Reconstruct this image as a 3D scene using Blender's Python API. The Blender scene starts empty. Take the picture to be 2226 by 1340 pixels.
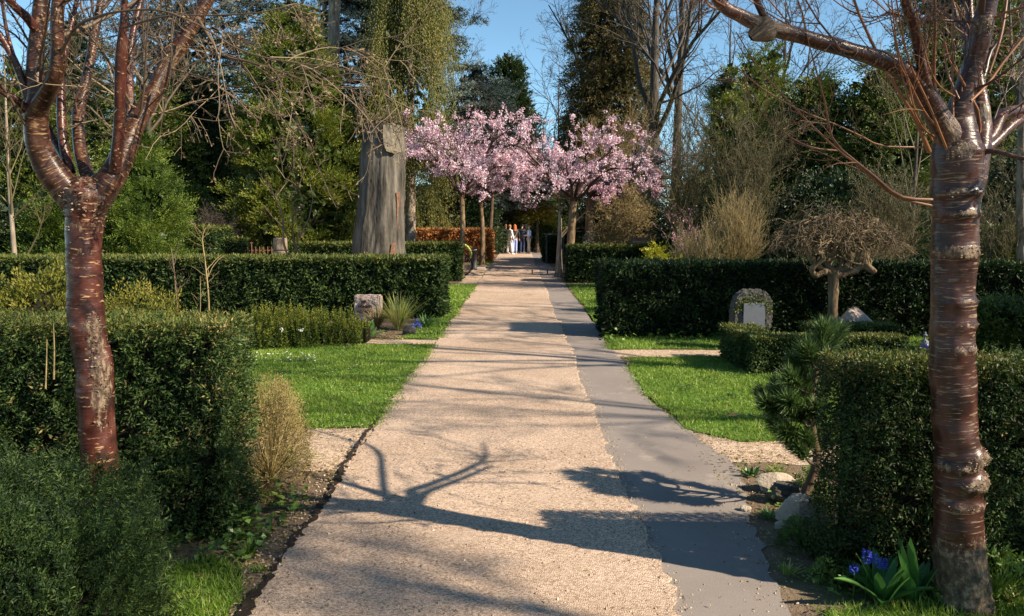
import bpy, bmesh, math, random
import numpy as np
from mathutils import Vector, Matrix, Quaternion

S = bpy.context.scene
COL = S.collection
rnd = random.Random(11)
RG = np.random.default_rng(11)

# ------------------------------------------------------------------ camera
W_PX, H_PX, F_PX = 2226.0, 1340.0, 1700.0
EYE = 1.65
PITCH = math.atan((670.0 - 490.0) / F_PX)          # horizon sits at row 490
YAW = math.atan((1130.0 - 1113.0) / F_PX)          # the path vanishes at column 1130
cam_d = bpy.data.cameras.new('camera')
cam_d.sensor_width = 36.0
cam_d.lens = 36.0 * F_PX / W_PX
cam_d.clip_start = 0.05
cam_d.clip_end = 2000.0
cam = bpy.data.objects.new('camera', cam_d)
COL.objects.link(cam)
cam.location = (0, 0, EYE)
cam.rotation_euler = (math.pi / 2 - PITCH, 0, YAW)
S.camera = cam
CAM_R = np.array(cam.rotation_euler.to_matrix())

# ------------------------------------------------------------------ sky and sun
SUN_EL = math.radians(35.0)
SUN_AZ = math.radians(113.5)                        # from +Y towards +X: right and behind
w = bpy.data.worlds.new('World')
S.world = w
w.use_nodes = True
nt = w.node_tree
nt.nodes.clear()
sky = nt.nodes.new('ShaderNodeTexSky')
sky.sky_type = 'NISHITA'
sky.sun_disc = False
sky.sun_elevation = SUN_EL
sky.sun_rotation = SUN_AZ
sky.air_density = 1.0
sky.dust_density = 0.0
sky.altitude = 4000.0
sky.ozone_density = 0.6
bg = nt.nodes.new('ShaderNodeBackground')
bg.inputs['Strength'].default_value = 0.092
wo = nt.nodes.new('ShaderNodeOutputWorld')
tone = nt.nodes.new('ShaderNodeMix')                      # clear spring sky, a little towards cyan
tone.data_type = 'RGBA'
tone.blend_type = 'MULTIPLY'
tone.inputs['Factor'].default_value = 1.0
tone.inputs['B'].default_value = (0.92, 1.13, 1.04, 1)
nt.links.new(sky.outputs[0], tone.inputs['A'])
nt.links.new(tone.outputs['Result'], bg.inputs['Color'])
nt.links.new(bg.outputs[0], wo.inputs['Surface'])

sd = bpy.data.lights.new('sun', 'SUN')
sd.energy = 5.0
sd.angle = math.radians(0.5)
sd.color = (1.0, 0.86, 0.66)
sun = bpy.data.objects.new('sun', sd)
COL.objects.link(sun)
SUN_DIR = Vector((math.cos(SUN_EL) * math.sin(SUN_AZ), math.cos(SUN_EL) * math.cos(SUN_AZ), math.sin(SUN_EL)))
sun.rotation_euler = (-SUN_DIR).to_track_quat('-Z', 'Y').to_euler()
sun.location = (20, -10, 30)

S.view_settings.view_transform = 'Standard'
S.view_settings.look = 'None'
S.view_settings.exposure = 1.14
S.view_settings.gamma = 1.0
S.view_settings.use_curve_mapping = False
S.cycles.max_bounces = 5
S.cycles.diffuse_bounces = 2
S.cycles.glossy_bounces = 2
S.cycles.transmission_bounces = 3
S.cycles.transparent_max_bounces = 4

# ------------------------------------------------------------------ pixel helpers
def ray(px, py):
    d = CAM_R @ np.array([(px - W_PX / 2) / F_PX, (H_PX / 2 - py) / F_PX, -1.0])
    return d
def at(px, py, Y):
    d = ray(px, py)
    t = Y / d[1]
    return np.array([0, 0, EYE]) + d * t
def gnd(px, py, z=0.0):
    d = ray(px, py)
    t = (z - EYE) / d[2]
    return np.array([0, 0, EYE]) + d * t
def gx(px, Y):
    return float(at(px, 490, Y)[0])
def topz(py, Y):
    return float(at(1130, py, Y)[2])

# ------------------------------------------------------------------ maths helpers
def nrm(a):
    return a / np.maximum(np.linalg.norm(a, axis=-1, keepdims=True), 1e-9)
def rdirs(n, r=RG):
    return nrm(r.normal(size=(n, 3)))
def snoise(Pt, scale, seed):
    r = np.random.default_rng(seed)
    out = np.zeros(Pt.shape[:-1])
    for k in range(6):
        d = nrm(r.normal(size=3)) * scale * (0.7 + 0.25 * k)
        out += np.sin(Pt @ d * 6.283 + r.uniform(0, 6.283))
    return out / 3.2
def catmull(ctrl, n):
    c = np.asarray(ctrl, float)
    c = np.vstack([2 * c[0] - c[1], c, 2 * c[-1] - c[-2]])
    m = len(c) - 3
    u = np.linspace(0, m - 1e-6, n)
    i = u.astype(int)
    t = (u - i)[:, None]
    p0, p1, p2, p3 = c[i], c[i + 1], c[i + 2], c[i + 3]
    return 0.5 * (2 * p1 + (p2 - p0) * t + (2 * p0 - 5 * p1 + 4 * p2 - p3) * t ** 2 + (3 * p1 - p0 - 3 * p2 + p3) * t ** 3)

# ------------------------------------------------------------------ mesh builder
class MB:
    def __init__(self):
        self.V, self.F, self.T, self.M, self.SM, self.B, self.WN = [], [], [], [], [], [], []
        self.n = 0
    def add(self, V, F, tint=0.5, mat=0, smooth=False, bark=None, worn=None):
        V = np.asarray(V, float).reshape(-1, 3)
        F = np.asarray(F, np.int64)
        if len(F) == 0:
            return
        k = len(F)
        self.V.append(V)
        self.F.append(F + self.n)
        self.T.append(np.broadcast_to(np.asarray(tint, float), (k,)))
        self.M.append(np.broadcast_to(np.asarray(mat, int), (k,)))
        self.SM.append(np.full(k, smooth))
        self.B.append(np.zeros((len(V), 3)) if bark is None else np.asarray(bark).reshape(-1, 3))
        self.WN.append(np.zeros(len(V)) if worn is None else np.broadcast_to(np.asarray(worn, float).reshape(-1), (len(V),)))
        self.n += len(V)
    def build(self, name, mats, parent=None, base=(0, 0, 0)):
        V = np.vstack(self.V) - np.asarray(base, float)
        me = bpy.data.meshes.new(name)
        nv = len(V)
        me.vertices.add(nv)
        me.vertices.foreach_set('co', V.astype(np.float32).ravel())
        tot = np.concatenate([np.full(len(f), f.shape[1]) for f in self.F])
        vi = np.concatenate([f.ravel() for f in self.F])
        me.loops.add(len(vi))
        me.polygons.add(len(tot))
        me.loops.foreach_set('vertex_index', vi.astype(np.int32))
        st = np.concatenate([[0], np.cumsum(tot)[:-1]])
        me.polygons.foreach_set('loop_start', st.astype(np.int32))
        me.polygons.foreach_set('loop_total', tot.astype(np.int32))
        me.polygons.foreach_set('material_index', np.concatenate(self.M).astype(np.int32))
        me.polygons.foreach_set('use_smooth', np.concatenate(self.SM))
        me.update(calc_edges=True)
        a = me.attributes.new('tint', 'FLOAT', 'FACE')
        a.data.foreach_set('value', np.concatenate(self.T).astype(np.float32))
        B = np.vstack(self.B)
        if np.any(B):
            a = me.attributes.new('bark', 'FLOAT_VECTOR', 'POINT')
            a.data.foreach_set('vector', B.astype(np.float32).ravel())
        wn = np.concatenate(self.WN)
        if np.any(wn):
            a = me.attributes.new('worn', 'FLOAT', 'POINT')
            a.data.foreach_set('value', wn.astype(np.float32))
        for m in (mats if isinstance(mats, (list, tuple)) else [mats]):
            me.materials.append(m)
        o = bpy.data.objects.new(name, me)
        COL.objects.link(o)
        if parent is not None:
            o.parent = parent
        else:
            o.location = base
        return o

def tubes(mb, P, R, sides=5, tint=0.5, mat=0, cap=False, s0=0.0, worn=None, smooth=True):
    """P (N,K,3) polylines, R (N,K) or (N,K,sides) radii"""
    P = np.asarray(P, float)
    N, K, _ = P.shape
    if N == 0:
        return
    R = np.asarray(R, float)
    if R.ndim == 2:
        R = np.repeat(R[:, :, None], sides, 2)
    T = np.empty_like(P)
    T[:, 1:-1] = P[:, 2:] - P[:, :-2]
    T[:, 0] = P[:, 1] - P[:, 0]
    T[:, -1] = P[:, -1] - P[:, -2]
    T = nrm(T)
    mean = np.abs(T.mean(1))
    ref = np.eye(3)[np.argmin(mean, axis=1)]
    U = nrm(np.cross(T, ref[:, None, :]))
    Vv = np.cross(T, U)
    th = np.arange(sides) / sides * 2 * np.pi
    c, s = np.cos(th), np.sin(th)
    ring = P[:, :, None, :] + R[..., None] * (U[:, :, None, :] * c[None, None, :, None] + Vv[:, :, None, :] * s[None, None, :, None])
    seg = np.linalg.norm(np.diff(P, axis=1), axis=2)
    L = np.concatenate([np.zeros((N, 1)), np.cumsum(seg, 1)], 1) + s0
    bark = np.empty((N, K, sides, 3))
    bark[..., 0] = c * 0.09
    bark[..., 1] = s * 0.09
    bark[..., 2] = L[:, :, None]
    idx = np.arange(N * K * sides).reshape(N, K, sides)
    a = idx[:, :-1, :]
    b = np.roll(idx, -1, 2)[:, :-1, :]
    d = idx[:, 1:, :]
    e = np.roll(idx, -1, 2)[:, 1:, :]
    F = np.stack([a, b, e, d], -1).reshape(-1, 4)
    t = np.asarray(tint, float)
    if t.ndim == 1 and len(t) == N:
        t = np.repeat(t, (K - 1) * sides)
    wv = None
    if worn is not None:
        wv = np.broadcast_to(np.asarray(worn, float)[..., None] if np.ndim(worn) == 2 else np.asarray(worn, float), (N, K, sides)).reshape(-1)
    mb.add(ring.reshape(-1, 3), F, tint=t, mat=mat, smooth=smooth, bark=bark.reshape(-1, 3), worn=wv)
    if cap and N == 1:
        for k in (0, K - 1):
            cc = P[0, k] + T[0, k] * (R[0, k].mean() * (0.35 if k else -0.35))
            rr = ring[0, k]
            vv = np.vstack([rr, cc])
            ff = [[q, (q + 1) % sides, sides] if k else [(q + 1) % sides, q, sides] for q in range(sides)]
            mb.add(vv, ff, tint=float(np.mean(t)), mat=mat, smooth=False, bark=np.vstack([bark[0, k], bark[0, k].mean(0)]),
                   worn=None if wv is None else np.full(sides + 1, 1.0))

def tubev(P, R):
    return np.asarray(P, float)[None], np.asarray(R, float)[None]

def leaves(mb, P, D, N, L, Wd, tint=0.5, mat=0, mid=0.45, cup=0.12):
    D = nrm(D)
    Sd = np.cross(D, N)
    Sd = nrm(Sd)
    Nn = np.cross(Sd, D)
    L = np.broadcast_to(np.asarray(L, float), (len(P),))[:, None]
    Wd = np.broadcast_to(np.asarray(Wd, float), (len(P),))[:, None]
    v0 = P
    v2 = P + D * L
    m = P + D * L * mid + Nn * Wd * cup
    V = np.stack([v0, m + Sd * Wd * .5, v2, m - Sd * Wd * .5], 1).reshape(-1, 3)
    F = np.arange(len(P) * 4).reshape(-1, 4)
    mb.add(V, F, tint=np.clip(tint, 0, 1), mat=mat)

def fronds(mb, P, A, Ls, m, ll, lw, ang=0.7, droop=0.0, radial=False, nref=None, taper=0.55, tint=0.5, mat=0, r=RG, tj=0.12):
    n = len(P)
    A = nrm(A)
    Ls = np.broadcast_to(np.asarray(Ls, float), (n,))
    if nref is None:
        nref = rdirs(n, r)
    Sd = nrm(np.cross(A, nref))
    Bn = np.cross(Sd, A)
    t = (np.arange(m) + 0.5)[None, :] / m + r.uniform(-.4, .4, (n, m)) / m
    sg = np.where(np.arange(m) % 2 == 0, 1.0, -1.0)[None, :, None]
    pos = P[:, None, :] + A[:, None, :] * (Ls[:, None] * t)[..., None]
    pos[..., 2] -= droop * Ls[:, None] * t ** 2
    ax = A[:, None, :] * np.ones((n, m, 1))
    ax[..., 2] -= 2 * droop * t
    ax = nrm(ax)
    Sm = np.repeat(Sd[:, None, :], m, 1)
    Bm = np.repeat(Bn[:, None, :], m, 1)
    if radial:
        th = r.uniform(0, 6.283, (n, m, 1))
        Sm, Bm = Sm * np.cos(th) + Bm * np.sin(th), Bm * np.cos(th) - Sm * np.sin(th)
    aa = ang * r.uniform(.6, 1.3, (n, m, 1))
    D = ax * np.cos(aa) + sg * Sm * np.sin(aa) + r.normal(size=(n, m, 3)) * .12
    Nn = Bm + r.normal(size=(n, m, 3)) * .35
    k = n * m
    ln = (ll * (1 - taper * t) * r.uniform(.7, 1.25, (n, m))).reshape(k)
    wd = (lw * (1 - .4 * taper * t)).reshape(k)
    ti = np.broadcast_to(np.asarray(tint, float), (n,))
    ti = (ti[:, None] + r.normal(size=(n, m)) * tj).reshape(k)
    leaves(mb, pos.reshape(k, 3), D.reshape(k, 3), Nn.reshape(k, 3), ln, wd, tint=ti, mat=mat)

def box(mb, c, s, rz=0.0, tint=0.5, mat=0, bev=0.0):
    x, y, z = s[0] / 2, s[1] / 2, s[2] / 2
    if bev <= 0:
        V = np.array([[-x, -y, -z], [x, -y, -z], [x, y, -z], [-x, y, -z], [-x, -y, z], [x, -y, z], [x, y, z], [-x, y, z]])
        F = [[0, 3, 2, 1], [4, 5, 6, 7], [0, 1, 5, 4], [1, 2, 6, 5], [2, 3, 7, 6], [3, 0, 4, 7]]
    else:
        bm = bmesh.new()
        bmesh.ops.create_cube(bm, size=1.0)
        for v in bm.verts:
            v.co = Vector((v.co.x * s[0], v.co.y * s[1], v.co.z * s[2]))
        bmesh.ops.bevel(bm, geom=bm.edges[:], offset=bev, segments=2, affect='EDGES', profile=.6)
        bm.verts.ensure_lookup_table()
        V = np.array([v.co[:] for v in bm.verts])
        Fs = [[v.index for v in f.verts] for f in bm.faces]
        bm.free()
        F = None
    ca, sa = math.cos(rz), math.sin(rz)
    Rm = np.array([[ca, -sa, 0], [sa, ca, 0], [0, 0, 1]])
    V = V @ Rm.T + np.asarray(c, float)
    if F is not None:
        mb.add(V, F, tint=tint, mat=mat)
    else:
        base = mb.n
        for k in (3, 4):
            fk = [f for f in Fs if len(f) == k]
            if fk:
                vs = V if mb.n == base else V
                mb.add(vs, fk, tint=tint, mat=mat)

def lathe(mb, prof, c, sides=16, tint=0.5, mat=0, sx=1.0, sy=1.0, smooth=True):
    prof = np.asarray(prof, float)
    th = np.arange(sides) / sides * 2 * np.pi
    V = np.stack([prof[:, 0, None] * np.cos(th) * sx, prof[:, 0, None] * np.sin(th) * sy, np.repeat(prof[:, 1, None], sides, 1)], -1)
    idx = np.arange(len(prof) * sides).reshape(len(prof), sides)
    a, b = idx[:-1], np.roll(idx, -1, 1)[:-1]
    d, e = idx[1:], np.roll(idx, -1, 1)[1:]
    F = np.stack([a, b, e, d], -1).reshape(-1, 4)
    mb.add(V.reshape(-1, 3) + np.asarray(c, float), F, tint=tint, mat=mat, smooth=smooth)

# ------------------------------------------------------------------ tagging
def thing(name, label, cat, loc=(0, 0, 0), group=None):
    o = bpy.data.objects.new(name, None)
    o.empty_display_size = 0.2
    COL.objects.link(o)
    o.location = loc
    o['label'] = label
    o['category'] = cat
    if group:
        o['group'] = group
    return o
def tag(o, label, cat, group=None):
    o['label'] = label
    o['category'] = cat
    if group:
        o['group'] = group
    return o
def kind(o, k):
    o['kind'] = k
    return o

# ------------------------------------------------------------------ materials
def new_mat(name):
    m = bpy.data.materials.new(name)
    m.use_nodes = True
    t = m.node_tree
    t.nodes.clear()
    out = t.nodes.new('ShaderNodeOutputMaterial')
    return m, t, out
def nd(t, typ, **kw):
    n = t.nodes.new(typ)
    for k, v in kw.items():
        if k.startswith('i_'):
            n.inputs[k[2:].replace('_', ' ')].default_value = v
        else:
            setattr(n, k, v)
    return n
def ramp(t, stops, interp='LINEAR'):
    n = t.nodes.new('ShaderNodeValToRGB')
    cr = n.color_ramp
    cr.interpolation = interp
    while len(cr.elements) < len(stops):
        cr.elements.new(0.5)
    for e, (p, c) in zip(cr.elements, stops):
        e.position = p
        e.color = (c[0], c[1], c[2], 1) if not np.isscalar(c) else (c, c, c, 1)
    return n
def principled(t, rough=.6, spec=.4):
    b = t.nodes.new('ShaderNodeBsdfPrincipled')
    b.inputs['Roughness'].default_value = rough
    b.inputs['Specular IOR Level'].default_value = spec
    return b

def leaf_mat(name, cols, trans=.25, rough=.5, spec=.35):
    m, t, out = new_mat(name)
    a = nd(t, 'ShaderNodeAttribute', attribute_name='tint')
    n = len(cols)
    r = ramp(t, [(i / (n - 1), c) for i, c in enumerate(cols)])
    t.links.new(a.outputs['Fac'], r.inputs[0])
    b = principled(t, rough, spec)
    t.links.new(r.outputs[0], b.inputs['Base Color'])
    if trans > 0:
        tr = t.nodes.new('ShaderNodeBsdfTranslucent')
        t.links.new(r.outputs[0], tr.inputs['Color'])
        mx = t.nodes.new('ShaderNodeMixShader')
        mx.inputs[0].default_value = trans
        t.links.new(b.outputs[0], mx.inputs[1])
        t.links.new(tr.outputs[0], mx.inputs[2])
        t.links.new(mx.outputs[0], out.inputs['Surface'])
    else:
        t.links.new(b.outputs[0], out.inputs['Surface'])
    return m

def cherry_bark(name, deep, mid, band, gloss=.22, bandscale=85.0, thr=.60):
    m, t, out = new_mat(name)
    a = nd(t, 'ShaderNodeAttribute', attribute_name='bark')
    wn = nd(t, 'ShaderNodeAttribute', attribute_name='worn')
    mp = nd(t, 'ShaderNodeMapping')
    mp.inputs['Scale'].default_value = (12, 12, bandscale)
    t.links.new(a.outputs['Vector'], mp.inputs['Vector'])
    n1 = nd(t, 'ShaderNodeTexNoise', i_Scale=1.0, i_Detail=4.0, i_Roughness=.6)
    t.links.new(mp.outputs[0], n1.inputs['Vector'])
    bandr = ramp(t, [(thr, 0), (thr + .06, 1)])
    t.links.new(n1.outputs['Fac'], bandr.inputs[0])
    mp2 = nd(t, 'ShaderNodeMapping')
    mp2.inputs['Scale'].default_value = (10, 10, 9)
    t.links.new(a.outputs['Vector'], mp2.inputs['Vector'])
    n2 = nd(t, 'ShaderNodeTexNoise', i_Scale=1.0, i_Detail=3.0)
    t.links.new(mp2.outputs[0], n2.inputs['Vector'])
    basec = ramp(t, [(.36, deep), (.58, mid), (.80, (mid[0] * .9 + .045, mid[1] + .045, mid[2] + .04))])
    t.links.new(n2.outputs['Fac'], basec.inputs[0])
    # flaking, rough bark
    n3 = nd(t, 'ShaderNodeTexNoise', i_Scale=38.0, i_Detail=5.0, i_Roughness=.7)
    mp3 = nd(t, 'ShaderNodeMapping')
    mp3.inputs['Scale'].default_value = (1.3, 1.3, .75)
    t.links.new(a.outputs['Vector'], mp3.inputs['Vector'])
    t.links.new(mp3.outputs[0], n3.inputs['Vector'])
    roughc = ramp(t, [(.32, (.022, .014, .010)), (.5, (.09, .06, .037)), (.68, (.27, .195, .125))])
    t.links.new(n3.outputs['Fac'], roughc.inputs[0])
    # worn mask with ragged edge
    mm = nd(t, 'ShaderNodeMath', operation='MULTIPLY_ADD')
    mm.inputs[1].default_value = .9
    t.links.new(n3.outputs['Fac'], mm.inputs[0])
    t.links.new(wn.outputs['Fac'], mm.inputs[2])
    wr = ramp(t, [(.70, 0), (.86, 1)])
    t.links.new(mm.outputs[0], wr.inputs[0])
    mx1 = nd(t, 'ShaderNodeMix', data_type='RGBA')
    t.links.new(bandr.outputs[0], mx1.inputs['Factor'])
    t.links.new(basec.outputs[0], mx1.inputs['A'])
    mx1.inputs['B'].default_value = (*band, 1)
    mx2 = nd(t, 'ShaderNodeMix', data_type='RGBA')
    t.links.new(wr.outputs[0], mx2.inputs['Factor'])
    t.links.new(mx1.outputs['Result'], mx2.inputs['A'])
    t.links.new(roughc.outputs[0], mx2.inputs['B'])
    b = principled(t, .3, .36)
    t.links.new(mx2.outputs['Result'], b.inputs['Base Color'])
    mxr = nd(t, 'ShaderNodeMath', operation='MAXIMUM')
    t.links.new(bandr.outputs[0], mxr.inputs[0])
    t.links.new(wr.outputs[0], mxr.inputs[1])
    rr = ramp(t, [(0, gloss), (1, .75)])
    t.links.new(mxr.outputs[0], rr.inputs[0])
    t.links.new(rr.outputs[0], b.inputs['Roughness'])
    hs = nd(t, 'ShaderNodeMath', operation='MULTIPLY')
    t.links.new(wr.outputs[0], hs.inputs[0])
    t.links.new(n3.outputs['Fac'], hs.inputs[1])
    h2 = nd(t, 'ShaderNodeMath', operation='MULTIPLY_ADD')
    h2.inputs[1].default_value = 3.0
    t.links.new(hs.outputs[0], h2.inputs[0])
    t.links.new(n1.outputs['Fac'], h2.inputs[2])
    bp = nd(t, 'ShaderNodeBump', i_Strength=.28, i_Distance=.010)
    t.links.new(h2.outputs[0], bp.inputs['Height'])
    t.links.new(bp.outputs[0], b.inputs['Normal'])
    t.links.new(b.outputs[0], out.inputs['Surface'])
    return m

def rough_bark(name, c0, c1, c2, sc=12.0, zs=.25, rough=.85, bump=.6):
    m, t, out = new_mat(name)
    a = nd(t, 'ShaderNodeTexCoord')
    mp = nd(t, 'ShaderNodeMapping')
    mp.inputs['Scale'].default_value = (1, 1, zs)
    t.links.new(a.outputs['Object'], mp.inputs['Vector'])
    n = nd(t, 'ShaderNodeTexNoise', i_Scale=sc, i_Detail=6.0, i_Roughness=.65)
    t.links.new(mp.outputs[0], n.inputs['Vector'])
    r = ramp(t, [(.33, c0), (.52, c1), (.70, c2)])
    t.links.new(n.outputs['Fac'], r.inputs[0])
    b = principled(t, rough, .2)
    t.links.new(r.outputs[0], b.inputs['Base Color'])
    bp = nd(t, 'ShaderNodeBump', i_Strength=bump, i_Distance=.03)
    t.links.new(n.outputs['Fac'], bp.inputs['Height'])
    t.links.new(bp.outputs[0], b.inputs['Normal'])
    t.links.new(b.outputs[0], out.inputs['Surface'])
    return m

def ground_mat(name, cols, sc_big, sc_small, voro=None, bump=.4, dist=.01, rough=.95, smallmix=.5, extra=None, spec=.15):
    m, t, out = new_mat(name)
    g = nd(t, 'ShaderNodeNewGeometry')
    nb = nd(t, 'ShaderNodeTexNoise', i_Scale=sc_big, i_Detail=5.0, i_Roughness=.6)
    ns = nd(t, 'ShaderNodeTexNoise', i_Scale=sc_small, i_Detail=3.0, i_Roughness=.7)
    t.links.new(g.outputs['Position'], nb.inputs['Vector'])
    t.links.new(g.outputs['Position'], ns.inputs['Vector'])
    mixn = nd(t, 'ShaderNodeMix', data_type='FLOAT')
    mixn.inputs['Factor'].default_value = smallmix
    t.links.new(nb.outputs['Fac'], mixn.inputs['A'])
    src = ns.outputs['Fac']
    if voro:
        v = nd(t, 'ShaderNodeTexVoronoi', i_Scale=voro)
        t.links.new(g.outputs['Position'], v.inputs['Vector'])
        sep = nd(t, 'ShaderNodeSeparateColor')
        t.links.new(v.outputs['Color'], sep.inputs[0])
        src = sep.outputs[0]
    t.links.new(src, mixn.inputs['B'])
    n = len(cols)
    r = ramp(t, [(.22 + .56 * i / (n - 1), c) for i, c in enumerate(cols)])
    t.links.new(mixn.outputs['Result'], r.inputs[0])
    col = r.outputs[0]
    if extra:                                                   # (colour, scale, lo, hi) blotches
        for ec, es, lo, hi in extra:
            ne = nd(t, 'ShaderNodeTexNoise', i_Scale=es, i_Detail=6.0, i_Roughness=.65)
            t.links.new(g.outputs['Position'], ne.inputs['Vector'])
            er = ramp(t, [(lo, 0), (hi, 1)])
            t.links.new(ne.outputs['Fac'], er.inputs[0])
            mx = nd(t, 'ShaderNodeMix', data_type='RGBA')
            t.links.new(er.outputs[0], mx.inputs['Factor'])
            t.links.new(col, mx.inputs['A'])
            mx.inputs['B'].default_value = (*ec, 1)
            col = mx.outputs['Result']
    b = principled(t, rough, spec)
    t.links.new(col, b.inputs['Base Color'])
    bp = nd(t, 'ShaderNodeBump', i_Strength=bump, i_Distance=dist)
    if voro:
        inv = nd(t, 'ShaderNodeMath', operation='MULTIPLY')
        inv.inputs[1].default_value = -1.0
        t.links.new(v.outputs['Distance'], inv.inputs[0])
        t.links.new(inv.outputs[0], bp.inputs['Height'])
    else:
        t.links.new(ns.outputs['Fac'], bp.inputs['Height'])
    t.links.new(bp.outputs[0], b.inputs['Normal'])
    t.links.new(b.outputs[0], out.inputs['Surface'])
    return m

def plain(name, c, rough=.6, spec=.3, metal=0.0, sc=30.0, var=.12, bump=0.0):
    m, t, out = new_mat(name)
    a = nd(t, 'ShaderNodeTexCoord')
    n = nd(t, 'ShaderNodeTexNoise', i_Scale=sc, i_Detail=4.0)
    t.links.new(a.outputs['Object'], n.inputs['Vector'])
    r = ramp(t, [(.3, tuple(x * (1 - var) for x in c)), (.7, tuple(min(1, x * (1 + var)) for x in c))])
    t.links.new(n.outputs['Fac'], r.inputs[0])
    b = principled(t, rough, spec)
    b.inputs['Metallic'].default_value = metal
    t.links.new(r.outputs[0], b.inputs['Base Color'])
    if bump:
        bp = nd(t, 'ShaderNodeBump', i_Strength=bump, i_Distance=.02)
        t.links.new(n.outputs['Fac'], bp.inputs['Height'])
        t.links.new(bp.outputs[0], b.inputs['Normal'])
    t.links.new(b.outputs[0], out.inputs['Surface'])
    return m

M = {}
M['soil'] = ground_mat('soil', [(.06, .04, .027), (.16, .115, .078), (.27, .20, .135)], 1.1, 60, bump=.6, dist=.02, smallmix=.6,
                       extra=[((.055, .085, .02), .9, .52, .66)])
M['gravel'] = ground_mat('gravel', [(.20, .14, .095), (.40, .29, .205), (.58, .45, .34)], 1.6, 60, voro=75, bump=.7, dist=.008, smallmix=.62,
                         extra=[((.30, .215, .15), .5, .55, .75)])
M['chip'] = ground_mat('chip_path', [(.20, .137, .094), (.435, .32, .238), (.64, .49, .385)], .8, 80, voro=140, bump=.75, dist=.005, smallmix=.55,
                       extra=[((.30, .215, .155), .45, .52, .78), ((.49, .38, .30), 1.7, .60, .8)])
M['asphalt'] = ground_mat('asphalt', [(.15, .126, .113), (.225, .194, .176), (.315, .274, .248)], 1.4, 190, bump=.5, dist=.004, smallmix=.6, rough=.85,
                          extra=[((.34, .285, .235), 2.6, .58, .74), ((.18, .152, .134), .7, .54, .74)])
M['crack'] = ground_mat('crack_dirt', [(.012, .009, .007), (.03, .022, .016), (.06, .045, .03)], 8, 60, bump=.5)
M['lawn'] = ground_mat('lawn_base', [(.05, .09, .014), (.085, .16, .022), (.13, .22, .03)], 1.3, 45, bump=.6, dist=.02, smallmix=.5,
                       extra=[((.15, .12, .05), 1.4, .62, .78)])
M['grass'] = leaf_mat('grass', [(.075, .125, .014), (.145, .24, .026), (.22, .335, .045), (.32, .38, .08), (.44, .38, .16)], trans=.35, rough=.45)
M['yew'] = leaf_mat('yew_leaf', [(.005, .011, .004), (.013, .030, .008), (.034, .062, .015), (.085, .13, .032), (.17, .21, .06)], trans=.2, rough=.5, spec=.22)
M['yewtop'] = leaf_mat('yew_top_leaf', [(.05, .07, .012), (.085, .105, .018), (.14, .15, .03), (.20, .18, .05)], trans=.3, rough=.5)  # yellower, paler leaves for the hedge tops
M['core'] = plain('hedge_core', (.014, .013, .008), rough=.95, spec=.05, sc=9, var=.5)  # near-black filler that blocks light; inner shade put into its colour
M['laurel'] = leaf_mat('broad_leaf', [(.03, .06, .012), (.06, .12, .02), (.11, .19, .03), (.18, .26, .06)], trans=.25, rough=.35, spec=.5)
M['copper'] = leaf_mat('copper_leaf', [(.20, .07, .025), (.38, .16, .05), (.55, .26, .10), (.65, .38, .17)], trans=.3, rough=.6)
M['gold'] = leaf_mat('golden_leaf', [(.06, .075, .012), (.15, .16, .02), (.28, .25, .035), (.40, .28, .08)], trans=.35, rough=.5)
M['yewgold'] = leaf_mat('golden_yew_leaf', [(.025, .045, .008), (.06, .09, .012), (.16, .18, .02), (.36, .33, .035)], trans=.25, rough=.5)
M['ochre'] = leaf_mat('ochre_dry', [(.10, .075, .025), (.20, .15, .05), (.32, .24, .09), (.42, .33, .15)], trans=.25, rough=.7)
M['thuja'] = leaf_mat('thuja_leaf', [(.02, .04, .007), (.055, .095, .012), (.13, .19, .022), (.22, .28, .045)], trans=.25, rough=.5)
M['crypto'] = leaf_mat('cryptomeria_leaf', [(.028, .045, .008), (.07, .10, .012), (.145, .18, .02), (.26, .26, .04)], trans=.25, rough=.5)
M['weep'] = leaf_mat('weeping_leaf', [(.03, .04, .009), (.08, .092, .016), (.165, .16, .028), (.30, .23, .07)], trans=.25, rough=.55)
M['darkyew'] = leaf_mat('dark_conifer_leaf', [(.008, .016, .006), (.016, .034, .010), (.032, .060, .016), (.06, .09, .022)], trans=.15, rough=.5)
M['green'] = leaf_mat('mid_conifer_leaf', [(.022, .036, .008), (.062, .09, .014), (.125, .16, .024), (.23, .24, .045)], trans=.2, rough=.5)
M['cedar'] = leaf_mat('cedar_needle', [(.02, .034, .030), (.05, .075, .066), (.11, .145, .125), (.20, .24, .19)], trans=.15, rough=.55)
M['pine'] = leaf_mat('pine_needle', [(.014, .034, .010), (.035, .075, .018), (.08, .14, .035), (.16, .23, .07)], trans=.2, rough=.42, spec=.5)
M['brownleaf'] = leaf_mat('brown_conifer_leaf', [(.03, .032, .010), (.085, .075, .022), (.16, .125, .04), (.27, .19, .075)], trans=.2, rough=.6)
M['blossom'] = leaf_mat('blossom', [(.37, .165, .245), (.60, .35, .44), (.76, .54, .62), (.88, .76, .81)], trans=.35, rough=.6, spec=.2)
M['bulb'] = leaf_mat('bulb_leaf', [(.03, .09, .02), (.06, .17, .035), (.12, .26, .06), (.25, .38, .12)], trans=.3, rough=.35, spec=.5)
M['bluefl'] = leaf_mat('blue_flower', [(.05, .07, .45), (.10, .13, .65), (.20, .25, .80)], trans=.3, rough=.5)
M['white'] = leaf_mat('white_petal', [(.65, .65, .6), (.8, .8, .76), (.85, .85, .82)], trans=.2, rough=.6)
M['yellowfl'] = leaf_mat('yellow_leaf', [(.30, .30, .02), (.45, .42, .03), (.6, .55, .06)], trans=.35, rough=.5)
M['cherryL'] = cherry_bark('cherry_bark_red', (.026, .009, .007), (.074, .022, .015), (.33, .20, .10), gloss=.30, bandscale=75, thr=.60)
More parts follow.
